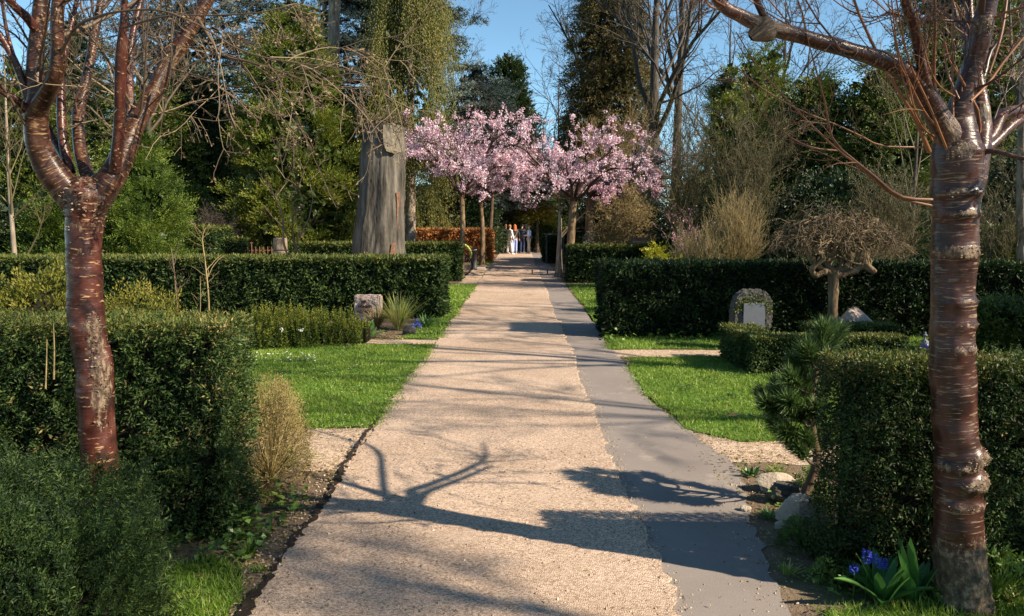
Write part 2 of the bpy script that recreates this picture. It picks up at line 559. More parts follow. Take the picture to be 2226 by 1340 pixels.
M['cherryLB'] = cherry_bark('cherry_bark_ringed', (.020, .009, .006), (.060, .024, .014), (.22, .13, .06), gloss=.32, bandscale=120, thr=.56)
M['cherryR'] = cherry_bark('cherry_bark_grey_red', (.024, .010, .008), (.060, .022, .015), (.19, .125, .08), gloss=.29, bandscale=105, thr=.575)
M['twigtan'] = leaf_mat('tan_twig', [(.045, .028, .019), (.10, .068, .042), (.23, .17, .10)], trans=0, rough=.6)
M['twigred'] = leaf_mat('red_twig', [(.035, .020, .017), (.09, .042, .026), (.27, .115, .045)], trans=0, rough=.4)
M['twiggrey'] = leaf_mat('grey_twig', [(.022, .017, .014), (.045, .036, .028), (.09, .072, .052)], trans=0, rough=.7)
M['twigolive'] = leaf_mat('olive_twig', [(.04, .033, .015), (.09, .075, .032), (.18, .145, .065)], trans=0, rough=.7)
M['twigochre'] = leaf_mat('ochre_twig', [(.09, .062, .024), (.22, .16, .065), (.40, .31, .15)], trans=0, rough=.65)
M['twigbrown'] = leaf_mat('brown_twig', [(.055, .036, .019), (.14, .098, .05), (.31, .235, .12)], trans=0, rough=.7)
M['barkgrey'] = rough_bark('grey_bark', (.028, .023, .019), (.072, .06, .049), (.15, .128, .104))
M['barkpale'] = rough_bark('pale_bark', (.11, .085, .06), (.25, .20, .15), (.38, .31, .235))
M['barkmid'] = rough_bark('warm_brown_bark', (.07, .045, .025), (.16, .11, .065), (.28, .20, .12))
M['barkbrown'] = rough_bark('brown_bark', (.035, .023, .015), (.10, .065, .042), (.19, .13, .085))
M['stump'] = rough_bark('weathered_trunk', (.022, .019, .016), (.085, .075, .062), (.17, .15, .125), sc=8.0, zs=.13, bump=1.0)
M['stumplight'] = rough_bark('split_limb_wood', (.07, .06, .047), (.15, .13, .10), (.25, .22, .175), sc=14, zs=.5)
M['woodcut'] = plain('bare_wood', (.45, .31, .19), rough=.75, sc=20, var=.35, bump=.3)
M['woodred'] = plain('red_rot_wood', (.15, .078, .048), rough=.9, sc=14, var=.4, bump=.3)
M['granite'] = ground_mat('pink_granite', [(.27, .19, .155), (.44, .33, .28), (.60, .49, .42)], 14, 90, bump=.9, dist=.01, smallmix=.5)
M['greystone'] = ground_mat('grey_stone', [(.035, .034, .030), (.075, .072, .064), (.14, .135, .12)], 7, 60, bump=.8, dist=.012, smallmix=.5,
                            extra=[((.10, .095, .035), 9, .56, .70)])  # greys lowered to carry the shade on the arched gravestone
M['brownstone'] = ground_mat('brown_stone', [(.13, .07, .05), (.20, .11, .08), (.28, .165, .12)], 9, 60, bump=.4, dist=.01)
M['boulder'] = ground_mat('boulder', [(.20, .16, .125), (.38, .32, .26), (.55, .48, .40)], 6, 50, bump=.8, dist=.015, smallmix=.45)
M['marble'] = plain('dimmed_marble', (.11, .12, .14), rough=.7, sc=12, var=.08)  # shade on the white plaque put into this dim blue-grey
M['letter'] = plain('letter_brown', (.06, .025, .016), rough=.7)
M['goldletter'] = plain('gold_letter', (.62, .42, .20), rough=.5)
M['iron'] = plain('rusty_iron', (.16, .075, .045), rough=.8, sc=40, var=.4)
M['blackmetal'] = plain('black_metal', (.016, .016, .018), rough=.35, spec=.5)
M['rubber'] = plain('rubber', (.012, .012, .013), rough=.7)
M['chrome'] = plain('bright_metal', (.55, .56, .58), rough=.25, metal=1.0)
M['greypost'] = plain('post_grey', (.05, .053, .06), rough=.5)
M['cream'] = plain('cream_render', (.72, .66, .48), rough=.85, sc=5, var=.08)
M['slate'] = plain('slate_roof', (.08, .08, .10), rough=.7)
M['window'] = plain('dark_glass', (.02, .025, .04), rough=.1, spec=.6)
M['limegreen'] = plain('lime_plastic', (.42, .46, .10), rough=.5)

# ================================================================== SETTING: ground, path, lawns
def rag(y, seed, amp, fr=(1.3, 4.1, 11.0, 29.0)):
    r = np.random.default_rng(seed)
    o = np.zeros_like(y)
    for k, f in enumerate(fr):
        o += np.sin(y * f + r.uniform(0, 6.3)) / (1 + k * .6)
    return amp * (o * .5 + r.normal(size=len(y)) * .55)
def strip(name, y0, y1, step, xl, xr, z, mat, thick=0.0):
    y = np.arange(y0, y1 + step, step)
    a, b = xl(y), xr(y)
    n = len(y)
    nx = 7
    V = np.zeros((n, nx, 3))
    for k in range(nx):
        V[:, k, 0] = a + (b - a) * k / (nx - 1)
        V[:, k, 1] = y
        V[:, k, 2] = z
    idx = np.arange(n * nx).reshape(n, nx)
    F = np.stack([idx[:-1, :-1], idx[:-1, 1:], idx[1:, 1:], idx[1:, :-1]], -1).reshape(-1, 4)
    mb = MB()
    mb.add(V.reshape(-1, 3), F)
    if thick:
        for e, flip in ((0, False), (nx - 1, True)):
            top = V[:, e]
            bot = top.copy()
            bot[:, 2] = z - thick
            vv = np.vstack([top, bot])
            i = np.arange(n - 1)
            ff = np.stack([i, i + 1, i + 1 + n, i + n], -1)
            mb.add(vv, ff[:, ::-1] if not flip else ff)
    return kind(mb.build(name, mat), 'structure')
def poly_sheet(name, pts, z, mat, seed, amp=.04, step=.06):
    """a flat sheet with a ragged outline, pts counter-clockwise"""
    pts = np.asarray(pts, float)
    out = []
    r = np.random.default_rng(seed)
    for i in range(len(pts)):
        p, q = pts[i], pts[(i + 1) % len(pts)]
        n = max(2, int(np.linalg.norm(q - p) / step))
        t = np.arange(n)[:, None] / n
        seg = p + (q - p) * t
        nn = np.array([q[1] - p[1], p[0] - q[0]]) / max(np.linalg.norm(q - p), 1e-6)
        wob = snoise(np.c_[seg, np.zeros(n)], .9, seed) * amp + r.normal(size=n) * amp * .35
        out.append(seg + nn * wob[:, None])
    out = np.vstack(out)
    bm = bmesh.new()
    vs = [bm.verts.new((x, y, z)) for x, y in out]
    bm.faces.new(vs)
    bmesh.ops.triangulate(bm, faces=bm.faces[:])
    me = bpy.data.meshes.new(name)
    bm.to_mesh(me)
    bm.free()
    me.materials.append(mat)
    o = bpy.data.objects.new(name, me)
    COL.objects.link(o)
    kind(o, 'structure')
    return out

mb = MB()
g = 400.0
mb.add([[-g, -g, 0], [g, -g, 0], [g, g, 0], [-g, g, 0]], [[0, 1, 2, 3]])
kind(mb.build('ground', M['soil']), 'structure')

EDGE_L = lambda y: -1.19 + rag(y, 3, .022) + np.where(y < 4.6, .035, 0)
EDGE_M = lambda y: .66 + rag(y, 4, .026, fr=(2.1, 7.0, 19.0, 43.0)) + .02 * np.sin(y * .7)
def edge_r(y):
    b = np.interp(y, [-4, 2.8, 3.4, 4.2, 5.2, 6.3, 7.2, 9.0, 11.2, 14, 20, 70], [1.05, 1.13, 1.17, 1.30, 1.50, 1.34, 1.22, 1.27, 1.20, 1.27, 1.25, 1.2])
    return b + rag(y, 5, .02)
strip('asphalt_strip', -6, 75, .06, lambda y: np.full_like(y, .45), edge_r, .006, M['asphalt'])
strip('gravel_path', -6, 75, .045, EDGE_L, EDGE_M, .018, M['chip'], thick=.017)
# jagged split between the path's surfacing and the soil verge
yy = np.arange(2.2, 6.9, .03)
wd = np.clip(.021 * np.interp(yy, [2.2, 3.0, 3.4, 3.7, 3.76, 3.9, 4.6, 5.3, 5.9, 6.6, 6.9], [1, 1.1, 1.2, .5, .0, 1.4, 1.0, .9, .5, .25, 0]) * (1 + rag(yy, 9, .5)), 0, .08)
xc = -1.19 + rag(yy, 3, .012) - .02 + np.interp(yy, [2, 3.6, 3.9, 4.6, 5.2, 5.5], [0.03, .05, .06, .045, .0, 0.0]) + rag(yy, 10, .012, fr=(3, 9, 17))
mb = MB()
n = len(yy)
V = np.vstack([np.c_[xc - wd, yy, np.full(n, .0225)], np.c_[xc + wd, yy, np.full(n, .0225)]])
i = np.arange(n - 1)
mb.add(V, np.stack([i, i + n, i + n + 1, i + 1], -1))
kind(mb.build('path_crack', M['crack']), 'structure')

poly_sheet('side_path', [(-1.15, 5.15), (-1.15, 6.2), (-4.5, 6.2), (-4.5, 5.0)], .004, M['gravel'], 21)
poly_sheet('side_path', [(1.2, 5.35), (3.9, 5.1), (3.9, 5.8), (1.2, 6.6)], .0035, M['gravel'], 22)
poly_sheet('side_path', [(-1.1, 10.75), (-1.1, 11.15), (-3.6, 11.2), (-3.6, 10.7)], .004, M['gravel'], 23)
poly_sheet('side_path', [(1.15, 9.75), (3.2, 9.75), (3.2, 10.25), (1.1, 10.3)], .004, M['gravel'], 24)
poly_sheet('side_path', [(-1.15, 22), (-1.15, 33), (-1.75, 33), (-1.75, 22)], .004, M['gravel'], 25)
poly_sheet('side_path', [(-12, 15.2), (-1.9, 15.2), (-1.9, 21.6), (-12, 21.6)], .004, M['gravel'], 26)
LAWNS = [
    ([(-1.15, 6.25), (-1.15, 10.65), (-3.9, 10.6), (-3.9, 6.15)], 31),
    ([(-1.15, 11.3), (-1.15, 15), (-1.15, 21.5), (-1.9, 21.5), (-1.9, 14.9), (-1.5, 14.0), (-1.7, 11.3)], 32),
    ([(1.36, 6.25), (1.75, 5.85), (4.2, 5.8), (4.2, 9.65), (1.33, 9.65), (1.26, 7.6)], 33),
    ([(1.2, 10.35), (7, 10.3), (7, 11.6), (1.25, 11.6)], 34),
    ([(1.28, 12.1), (5, 12.1), (5, 21.8), (1.3, 21.8)], 35),
    ([(1.14, 2.2), (4, 2.2), (4, 3.3), (2.0, 3.3), (1.32, 3.2)], 36),
    ([(-2.4, 2.0), (-1.24, 2.0), (-1.23, 3.35), (-1.45, 3.65), (-1.75, 3.6), (-2.4, 3.3)], 37),
    ([(-1.25, 33), (-1.3, 37), (-1.9, 37), (-1.9, 33)], 38),
]
lawn_polys = []
for pts, sd_ in LAWNS:
    lawn_polys.append(poly_sheet('lawn', pts, .009 if sd_ != 34 else .0105, M['lawn'], sd_))

def in_poly(X, Y, poly):
    ins = np.zeros(len(X), bool)
    x1, y1 = poly[:, 0], poly[:, 1]
    x2, y2 = np.roll(x1, -1), np.roll(y1, -1)
    for a, b, c, d in zip(x1, y1, x2, y2):
        cond = ((b > Y) != (d > Y))
        if abs(d - b) < 1e-9:
            continue
        xi = (c - a) * (Y - b) / (d - b) + a
        ins ^= cond & (X < xi)
    return ins
mb = MB()
for poly, dens, L, Wd in zip(lawn_polys, [4200, 900, 4200, 1500, 900, 9000, 9000, 300],
                             [.042, .06, .042, .05, .06, .05, .055, .08], [.0075, .016, .0075, .010, .016, .005, .005, .02]):
    lo, hi = poly.min(0), poly.max(0)
    nn_ = int(np.prod(hi - lo) * dens)
    X = RG.uniform(lo[0], hi[0], nn_)
    Y = RG.uniform(lo[1], hi[1], nn_)
    vis = np.abs(X) < .75 * Y + .6
    X, Y = X[vis], Y[vis]
    k = in_poly(X, Y, poly)
    X, Y = X[k], Y[k]
    Pg = np.c_[X, Y, np.full(len(X), .008)]
    cl = snoise(Pg, .9, 5) * .5 + snoise(Pg, 2.6, 6) * .5
    keep = RG.uniform(size=len(X)) < np.clip(.85 + .5 * cl, .25, 1)
    Pg, cl = Pg[keep], cl[keep]
    n = len(Pg)
    D = np.c_[RG.normal(size=n) * .6, RG.normal(size=n) * .6, RG.uniform(.5, 1.2, n)]
    tint = .36 + .17 * cl + RG.normal(size=n) * .16 + (RG.uniform(size=n) < .05) * .45
    ll = L * RG.uniform(.5, 1.25, n) * (1 + .35 * cl)
    leaves(mb, Pg, D, rdirs(n), ll, Wd, tint=tint, mid=.3)
# uneven tufts along the lawn edges
for poly in lawn_polys:
    seg = poly
    n = len(seg)
    kk = np.repeat(np.arange(n), 14)
    Pg = np.c_[seg[kk] + RG.normal(size=(len(kk), 2)) * .035, np.full(len(kk), .006)]
    vis = (Pg[:, 1] > 2.0) & (Pg[:, 1] < 13)
    Pg = Pg[vis]
    D = np.c_[RG.normal(size=(len(Pg), 2)) * .7, RG.uniform(.3, 1, len(Pg))]
    leaves(mb, Pg, D, rdirs(len(Pg)), RG.uniform(.02, .06, len(Pg)), .006, tint=.35 + RG.normal(size=len(Pg)) * .22, mid=.3)
kind(mb.build('grass', M['grass']), 'stuff')

# litter on the verges: dry leaves and bits, uncountable
mb = MB()
def litter(x0, x1, y0, y1, n, L, tl=(.1, .9), z=.012):
    P_ = np.c_[RG.uniform(x0, x1, n), RG.uniform(y0, y1, n), RG.uniform(.002, z, n)]
    D = np.c_[RG.normal(size=(n, 2)), RG.normal(size=n) * .25]
    leaves(mb, P_, D, np.c_[RG.normal(size=(n, 2)) * .4, np.ones(n)], L * RG.uniform(.4, 1.3, n), L * .45, tint=RG.uniform(*tl, n))
litter(-2.0, -1.22, 3.3, 5.3, 900, .035)
litter(1.30, 1.9, 3.4, 5.6, 900, .03)
litter(-2.6, -1.7, 11.1, 12.6, 500, .05)
litter(-1.3, -1.12, 2.6, 5.6, 160, .025, z=.03)
litter(1.0, 1.5, 2.8, 5.2, 120, .018, z=.02)
litter(1.8, 4.0, 3.4, 4.2, 500, .03)
litter(-1.15, .62, 2.6, 9.0, 170, .022, z=.026)
litter(.7, 1.2, 2.8, 9.0, 60, .02, z=.016)
litter(-3.5, -1.2, 6.15, 10.6, 160, .03, z=.05)
litter(1.3, 3.4, 5.85, 9.6, 160, .03, z=.05)
litter(-3.2, -1.2, 5.95, 6.3, 260, .03, z=.03)
litter(1.4, 3.4, 5.7, 6.05, 260, .03, z=.03)
kind(mb.build('leaf_litter', M['ochre']), 'stuff')
mb = MB()
n = 700
P_ = np.c_[RG.normal(size=n) * 1.6, RG.uniform(18, 33, n), np.full(n, .022)]
leaves(mb, P_, np.c_[RG.normal(size=(n, 2)), np.zeros(n)], np.array([[0, 0, 1.]]) + rdirs(n) * .3, .045, .035, tint=RG.uniform(.3, 1, n))
kind(mb.build('fallen_petals', M['blossom']), 'stuff')

mb = MB()                                                           # chippings kicked off the path
def chips(fx, y0, y1, n, sd_, s0=.004, s1=.011):
    Y = y0 + (y1 - y0) * RG.uniform(size=n) ** 1.6
    X = fx(Y) + RG.normal(size=n) * sd_
    L = RG.uniform(s0, s1, n)
    Zb = np.where((X > -1.19) & (X < .66), .0185, .0065)
    o = np.array([[1, 0, 0], [-.5, .85, 0], [-.5, -.85, 0], [.1, .05, .9]])
    a = RG.uniform(0, 6.283, n)
    R_ = np.stack([np.stack([np.cos(a), -np.sin(a), 0 * a], -1), np.stack([np.sin(a), np.cos(a), 0 * a], -1), np.stack([0 * a, 0 * a, 1 + 0 * a], -1)], 1)
    V = np.einsum('nij,kj->nki', R_, o) * L[:, None, None] * RG.uniform(.6, 1.2, (n, 1, 3)) + np.stack([X, Y, Zb], -1)[:, None]
    F = np.array([[0, 1, 3], [1, 2, 3], [2, 0, 3]])
    mb.add(V.reshape(-1, 3), (np.arange(n)[:, None, None] * 4 + F[None]).reshape(-1, 3), tint=np.repeat(np.clip(.5 + RG.normal(size=n) * .3, 0, 1), 3))
chips(lambda y: np.full_like(y, .69), 2.4, 11, 1500, .03, .003, .008)
chips(lambda y: np.full_like(y, .95), 2.4, 9, 140, .25, .003, .007)
chips(lambda y: np.full_like(y, -1.24), 2.4, 9, 1500, .06)
chips(edge_r, 2.4, 10, 900, .07, .003, .009)
chips(lambda y: RG.uniform(-1.1, .6, len(y)), 2.4, 6, 900, .01)
kind(mb.build('loose_chippings', leaf_mat('chipping', [(.12, .09, .065), (.33, .25, .18), (.56, .44, .34)], trans=0, rough=.9, spec=.1)), 'stuff')
mb = MB()                                                           # ivy and low ground cover at the hedge feet
def ivy(x0, x1, y0, y1, n, L, h, tl=(.1, .9)):
    P_ = np.c_[RG.uniform(x0, x1, n), RG.uniform(y0, y1, n), np.abs(RG.normal(size=n)) * h]
    c = snoise(P_, 2.2, 44)
    P_ = P_[c > -.25]
    m_ = len(P_)
    D = np.c_[RG.normal(size=(m_, 2)), RG.normal(size=m_) * .4]
    leaves(mb, P_, D, np.c_[RG.normal(size=(m_, 2)) * .5, np.ones(m_)], L * RG.uniform(.5, 1.3, m_), L * .8, tint=RG.uniform(*tl, m_), mid=.35)
ivy(-1.85, -1.32, 3.62, 3.98, 330, .045, .05)
ivy(-1.52, -1.28, 3.9, 4.7, 260, .045, .07)
ivy(1.38, 2.0, 3.3, 3.95, 420, .035, .05)
ivy(1.9, 3.2, 3.35, 3.95, 420, .045, .07, (.35, 1))
ivy(1.45, 1.7, 4.0, 5.3, 240, .03, .05, (.3, 1))
ivy(1.2, 3.2, 11.1, 11.45, 200, .08, .06, (.4, 1))
for cx_, cy_ in np.c_[RG.uniform(-3.0, -1.3, 34), RG.uniform(6.4, 10.4, 34)].tolist() + np.c_[RG.uniform(1.45, 3.2, 34), RG.uniform(6.2, 9.5, 34)].tolist():
    k_ = 22
    P_ = np.c_[cx_ + RG.normal(size=k_) * .05, cy_ + RG.normal(size=k_) * .05, RG.uniform(.02, .045, k_)]
    leaves(mb, P_, np.c_[RG.normal(size=(k_, 2)), RG.uniform(0, .5, k_)], np.array([[0, 0, 1.]]) + rdirs(k_) * .5, .035, .018, tint=RG.uniform(.2, .7, k_))
kind(mb.build('ground_cover', M['laurel']), 'stuff')

# ================================================================== HEDGES
def hedge(name, label, boxes, mat, L, Wd, dens, topmat=None, rough=.035, seed=1, cat='hedge', faces='flrt', up=.25, group='clipped hedges beside the path',
          tbase=.42, core='core', extra=None, topd=1.0, gate=0.0):
    """clipped hedge made of one or more boxes (x0,x1,y0,y1,h): leaf shell round a solid dark box for the inner shade"""
    mb = MB()
    r = np.random.default_rng(seed)
    for bi, (x0, x1, y0, y1, h) in enumerate(boxes):
        def put(P0, Nn, n, top=False):
            if n < 1:
                return
            c = snoise(P0, 1.6, seed + 3) * .6 + snoise(P0, 5.0, seed + 4) * .4
            c2 = snoise(P0, 9.0, seed + 5)
            if gate:
                kp = (snoise(P0, gate, seed + 8) + r.normal(size=n) * .25) > (-.62 if not top else -1.2)
                P0, c, c2 = P0[kp], c[kp], c2[kp]
                n = len(P0)
            depth = -np.abs(r.normal(size=n)) * rough * 1.3 + rough * (c + .5 * c2) * (.45 if top else 1)
            P = P0 + Nn * depth[:, None]
            D = Nn * .45 + rdirs(n, r) * .9 + np.array([0, 0, up])
            P[:, 2] = np.maximum(P[:, 2], .01)
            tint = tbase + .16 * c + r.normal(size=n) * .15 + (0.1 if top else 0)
            N2 = Nn + rdirs(n, r) * .9
            mi = np.zeros(n, int)
            if topmat is not None:
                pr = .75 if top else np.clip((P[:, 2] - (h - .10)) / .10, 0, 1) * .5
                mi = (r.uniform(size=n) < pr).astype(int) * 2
            if gate > 4:                                             # browned sprigs in loose patches
                bp_ = (snoise(P0, 2.3, seed + 21) > .55) & (r.uniform(size=n) < .16) | (r.uniform(size=n) < .012)
                mi = np.where(bp_, 3, mi)
            leaves(mb, P, D, N2, L * r.uniform(.55, 1.35, n), Wd * r.uniform(.7, 1.3, n), tint=tint, mat=mi)
            if gate > 4 and top:                                     # shoots the shears missed
                q = r.choice(n, min(n, 260), replace=False)
                fronds(mb, P0[q], np.array([[0, 0, 1.]]) + rdirs(len(q), r) * .45, r.uniform(.02, .07, len(q)), 8, L * .8, Wd * .7, ang=.8, radial=True, tint=.6 + r.normal(size=len(q)) * .15, r=r)
        X, Y, Z = x1 - x0, y1 - y0, h
        u = lambda n, a, b: r.uniform(a, b, n)
        if 'f' in faces:
            n = int(X * Z * dens)
            put(np.c_[u(n, x0, x1), np.full(n, y0), u(n, 0, h)], np.array([[0, -1, 0]]), n)
        if 'b' in faces:
            n = int(X * Z * dens * .4)
            put(np.c_[u(n, x0, x1), np.full(n, y1), u(n, 0, h)], np.array([[0, 1, 0]]), n)
        if 'l' in faces:
            n = int(Y * Z * dens)
            put(np.c_[np.full(n, x0), u(n, y0, y1), u(n, 0, h)], np.array([[-1, 0, 0]]), n)
        if 'r' in faces:
            n = int(Y * Z * dens)
            put(np.c_[np.full(n, x1), u(n, y0, y1), u(n, 0, h)], np.array([[1, 0, 0]]), n)
        n = int(X * Y * dens * topd)
        put(np.c_[u(n, x0, x1), u(n, y0, y1), np.full(n, h)], np.array([[0, 0, 1]]), n, True)
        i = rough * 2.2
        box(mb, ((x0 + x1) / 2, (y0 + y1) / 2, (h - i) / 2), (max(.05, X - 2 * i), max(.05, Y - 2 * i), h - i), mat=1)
    if extra:
        extra(mb, r)
    x0, x1, y0, y1, h = boxes[0]
    base = ((x0 + x1) / 2, (y0 + y1) / 2, 0)
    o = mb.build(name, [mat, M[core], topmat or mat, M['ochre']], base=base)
    tag(o, label, cat, group)
    return o

# left of the path, nearest first
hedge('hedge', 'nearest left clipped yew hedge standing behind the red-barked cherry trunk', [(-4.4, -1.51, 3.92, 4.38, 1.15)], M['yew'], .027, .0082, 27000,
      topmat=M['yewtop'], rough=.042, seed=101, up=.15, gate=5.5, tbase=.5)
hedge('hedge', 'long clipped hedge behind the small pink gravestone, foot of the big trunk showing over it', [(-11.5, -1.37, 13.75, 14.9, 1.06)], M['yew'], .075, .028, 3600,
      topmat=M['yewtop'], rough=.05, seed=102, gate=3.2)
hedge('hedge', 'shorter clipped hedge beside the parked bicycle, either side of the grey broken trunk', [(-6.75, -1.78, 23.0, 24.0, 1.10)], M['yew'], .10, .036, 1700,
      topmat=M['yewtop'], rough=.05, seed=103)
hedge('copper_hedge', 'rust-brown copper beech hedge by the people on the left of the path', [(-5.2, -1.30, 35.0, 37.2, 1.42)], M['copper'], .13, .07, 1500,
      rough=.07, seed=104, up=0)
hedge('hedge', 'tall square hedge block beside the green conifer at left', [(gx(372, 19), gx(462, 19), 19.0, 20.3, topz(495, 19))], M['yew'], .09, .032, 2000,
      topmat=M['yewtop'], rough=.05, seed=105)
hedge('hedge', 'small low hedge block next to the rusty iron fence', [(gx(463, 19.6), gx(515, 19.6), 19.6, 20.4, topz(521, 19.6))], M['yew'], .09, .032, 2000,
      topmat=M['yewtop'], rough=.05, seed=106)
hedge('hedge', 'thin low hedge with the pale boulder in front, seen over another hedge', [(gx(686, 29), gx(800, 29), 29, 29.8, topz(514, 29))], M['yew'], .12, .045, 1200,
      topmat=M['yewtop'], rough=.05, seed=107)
# right of the path; lower tbase puts shade on these hedges into the leaf tint
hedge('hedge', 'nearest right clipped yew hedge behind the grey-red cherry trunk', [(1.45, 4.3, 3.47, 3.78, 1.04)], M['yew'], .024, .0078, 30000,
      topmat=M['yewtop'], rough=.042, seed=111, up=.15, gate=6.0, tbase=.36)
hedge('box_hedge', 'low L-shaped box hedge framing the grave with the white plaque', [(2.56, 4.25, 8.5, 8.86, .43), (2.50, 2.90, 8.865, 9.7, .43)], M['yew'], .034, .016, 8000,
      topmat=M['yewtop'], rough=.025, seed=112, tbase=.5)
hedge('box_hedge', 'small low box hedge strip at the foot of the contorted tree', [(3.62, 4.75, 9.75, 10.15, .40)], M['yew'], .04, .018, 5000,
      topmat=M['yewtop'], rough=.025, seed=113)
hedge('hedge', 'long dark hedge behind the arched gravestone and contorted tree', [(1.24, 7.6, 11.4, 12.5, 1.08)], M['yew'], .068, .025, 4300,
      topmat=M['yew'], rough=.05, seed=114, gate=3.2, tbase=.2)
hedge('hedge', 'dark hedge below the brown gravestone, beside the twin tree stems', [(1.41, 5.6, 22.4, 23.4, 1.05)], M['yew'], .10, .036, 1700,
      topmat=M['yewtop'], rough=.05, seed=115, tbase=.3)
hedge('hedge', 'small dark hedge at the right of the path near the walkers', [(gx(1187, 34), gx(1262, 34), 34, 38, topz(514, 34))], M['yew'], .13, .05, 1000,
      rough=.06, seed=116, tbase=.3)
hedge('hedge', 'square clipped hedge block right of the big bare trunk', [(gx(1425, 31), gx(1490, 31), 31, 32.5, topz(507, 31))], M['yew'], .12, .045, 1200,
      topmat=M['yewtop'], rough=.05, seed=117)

# ================================================================== BRANCH GROWTH
def sprout(P, R, n, ratio, ang=.8, K=6, tmin=.25, tmax=1.0, grav=0.0, wig=.15, rr=.6, rend=.35, upb=0.0, r=RG, minr=.001, curl=0.0, maxlen=None, tpow=1.0):
    N, K0, _ = P.shape
    if N == 0:
        return np.zeros((0, K, 3)), np.zeros((0, K))
    idx = np.repeat(np.arange(N), n)
    m = len(idx)
    t = tmin + (tmax - tmin) * r.uniform(size=m) ** tpow
    f = np.minimum(t * (K0 - 1), K0 - 1 - 1e-6)
    i = f.astype(int)
    q = (f - i)[:, None]
    p0 = P[idx, i] * (1 - q) + P[idx, i + 1] * q
    tg = nrm(P[idx, i + 1] - P[idx, i])
    rad = np.maximum((R[idx, i] * (1 - q[:, 0]) + R[idx, i + 1] * q[:, 0]) * rr * r.uniform(.7, 1.1, m), minr)
    pl = np.linalg.norm(np.diff(P, axis=1), axis=2).sum(1)[idx]
    L = pl * ratio * (1 - .45 * t) * r.uniform(.6, 1.3, m)
    if maxlen:
        L = np.minimum(L, maxlen * r.uniform(.6, 1.1, m))
    perp = nrm(np.cross(tg, rdirs(m, r)))
    a = ang * r.uniform(.6, 1.3, m)[:, None]
    d = tg * np.cos(a) + perp * np.sin(a)
    d[:, 2] += upb
    d = nrm(d)
    out = np.zeros((m, K, 3))
    out[:, 0] = p0
    p = p0.copy()
    cv = rdirs(m, r) * curl
    for k in range(1, K):
        d = d + r.normal(size=(m, 3)) * wig + cv / K
        d[:, 2] -= grav * (1.0 if grav > 0 else 1.0) / K
        d = nrm(d)
        p = p + d * (L / (K - 1))[:, None]
        out[:, k] = p
    Rr = rad[:, None] * np.linspace(1, rend, K)[None, :]
    Rr = np.maximum(Rr, minr * .6)
    return out, Rr

def smooth_limb(pts, n):
    """pts: (px, py, width_px, depth) traced along a limb -> centre line and radii"""
    pts = np.asarray(pts, float)
    c = np.array([at(a, b, d) for a, b, _, d in pts])
    rad = pts[:, 2] * .5 * pts[:, 3] / F_PX
    cc = catmull(np.c_[c, rad], n)
    return cc[:, :3], np.maximum(cc[:, 3], .0015)

def gnarl(Pc, Rc, sides, amp, seed, ridge=.012):
    """lumpy radii (K, sides) for a trunk or limb"""
    K = len(Pc)
    th = np.arange(sides) / sides * 2 * np.pi
    s = np.concatenate([[0], np.cumsum(np.linalg.norm(np.diff(Pc, axis=0), axis=1))])
    G = np.zeros((K, sides, 3))
    G[..., 0] = np.cos(th) * .12
    G[..., 1] = np.sin(th) * .12
    G[..., 2] = s[:, None]
    a = snoise(G, 3.5, seed) * amp + snoise(G, 11, seed + 1) * amp * .5
    H = G.copy()
    H[..., :2] *= .25
    a += snoise(H, 26, seed + 2) * ridge
    return Rc[:, None] * (1 + a)

def limb_part(name, pts, tree, mat, seed, worn=None, sides=16, amp=.05, dens=70, cap=False, base=None):
    seglen = 0
    c, rd = smooth_limb(pts, 60)
    ln = np.linalg.norm(np.diff(c, axis=0), axis=1).sum()
    n = max(10, int(ln * dens))
    c, rd = smooth_limb(pts, n)
    RR = gnarl(c, rd, sides, amp, seed)
    mb = MB()
    wv = None
    if worn is not None:
        wv = np.interp(np.linspace(0, 1, n), *zip(*worn))[None, :, None] * np.ones((1, n, sides))
    tubes(mb, c[None], RR[None], sides=sides, cap=cap, worn=wv)
    o = mb.build(name, mat, parent=tree, base=base)
    return c, rd, o

def resample(c, rd, K=8):
    i = np.linspace(0, len(c) - 1, K).astype(int)
    return c[i], rd[i]

# ------------------------------------------------------------------ left cherry
DL = 3.38
bl = gnd(232, 1285)
bl = np.array([at(228, 1200, DL)[0], DL, 0])
treeL = thing('cherry_tree', 'bare cherry tree with glossy red peeling bark forking low, in front of the left hedge', 'tree', tuple(bl), 'bare cherry trees flanking the path')
tz = at(228, 1290, DL)
trunk_pts = [(236, 1310, 92, DL), (232, 1230, 84, DL), (226, 1130, 78, DL), (217, 1020, 76, DL), (208, 900, 76, DL), (204, 800, 76, DL), (195, 745, 75, DL), (188, 690, 74, DL),
             (184, 600, 73, DL), (183, 520, 72, DL), (186, 468, 80, DL), (190, 440, 94, DL), (192, 415, 92, DL), (190, 396, 66, DL), (190, 385, 30, DL)]
n = 190
c, rd = smooth_limb(trunk_pts, n)
sides = 30
RR = gnarl(c, rd, sides, .045, 501)
yrow = np.linspace(0, 1, n)
py_of = catmull(np.c_[np.array(trunk_pts)[:, :2], np.zeros(len(trunk_pts))], n)[:, 1]
th = np.arange(sides) / sides * 2 * np.pi
worn = np.zeros((n, sides))
crotch = np.clip((478 - py_of) / 30, 0, 1)
worn += crotch[:, None] * .27
worn += (np.exp(-((py_of - 490) / 20) ** 2) * .30 + np.exp(-((py_of - 548) / 9) ** 2) * .22)[:, None]
# long strip of flaking bark down the lit side
U_dir = c[None]
mbt = MB()
Pq = c[None]
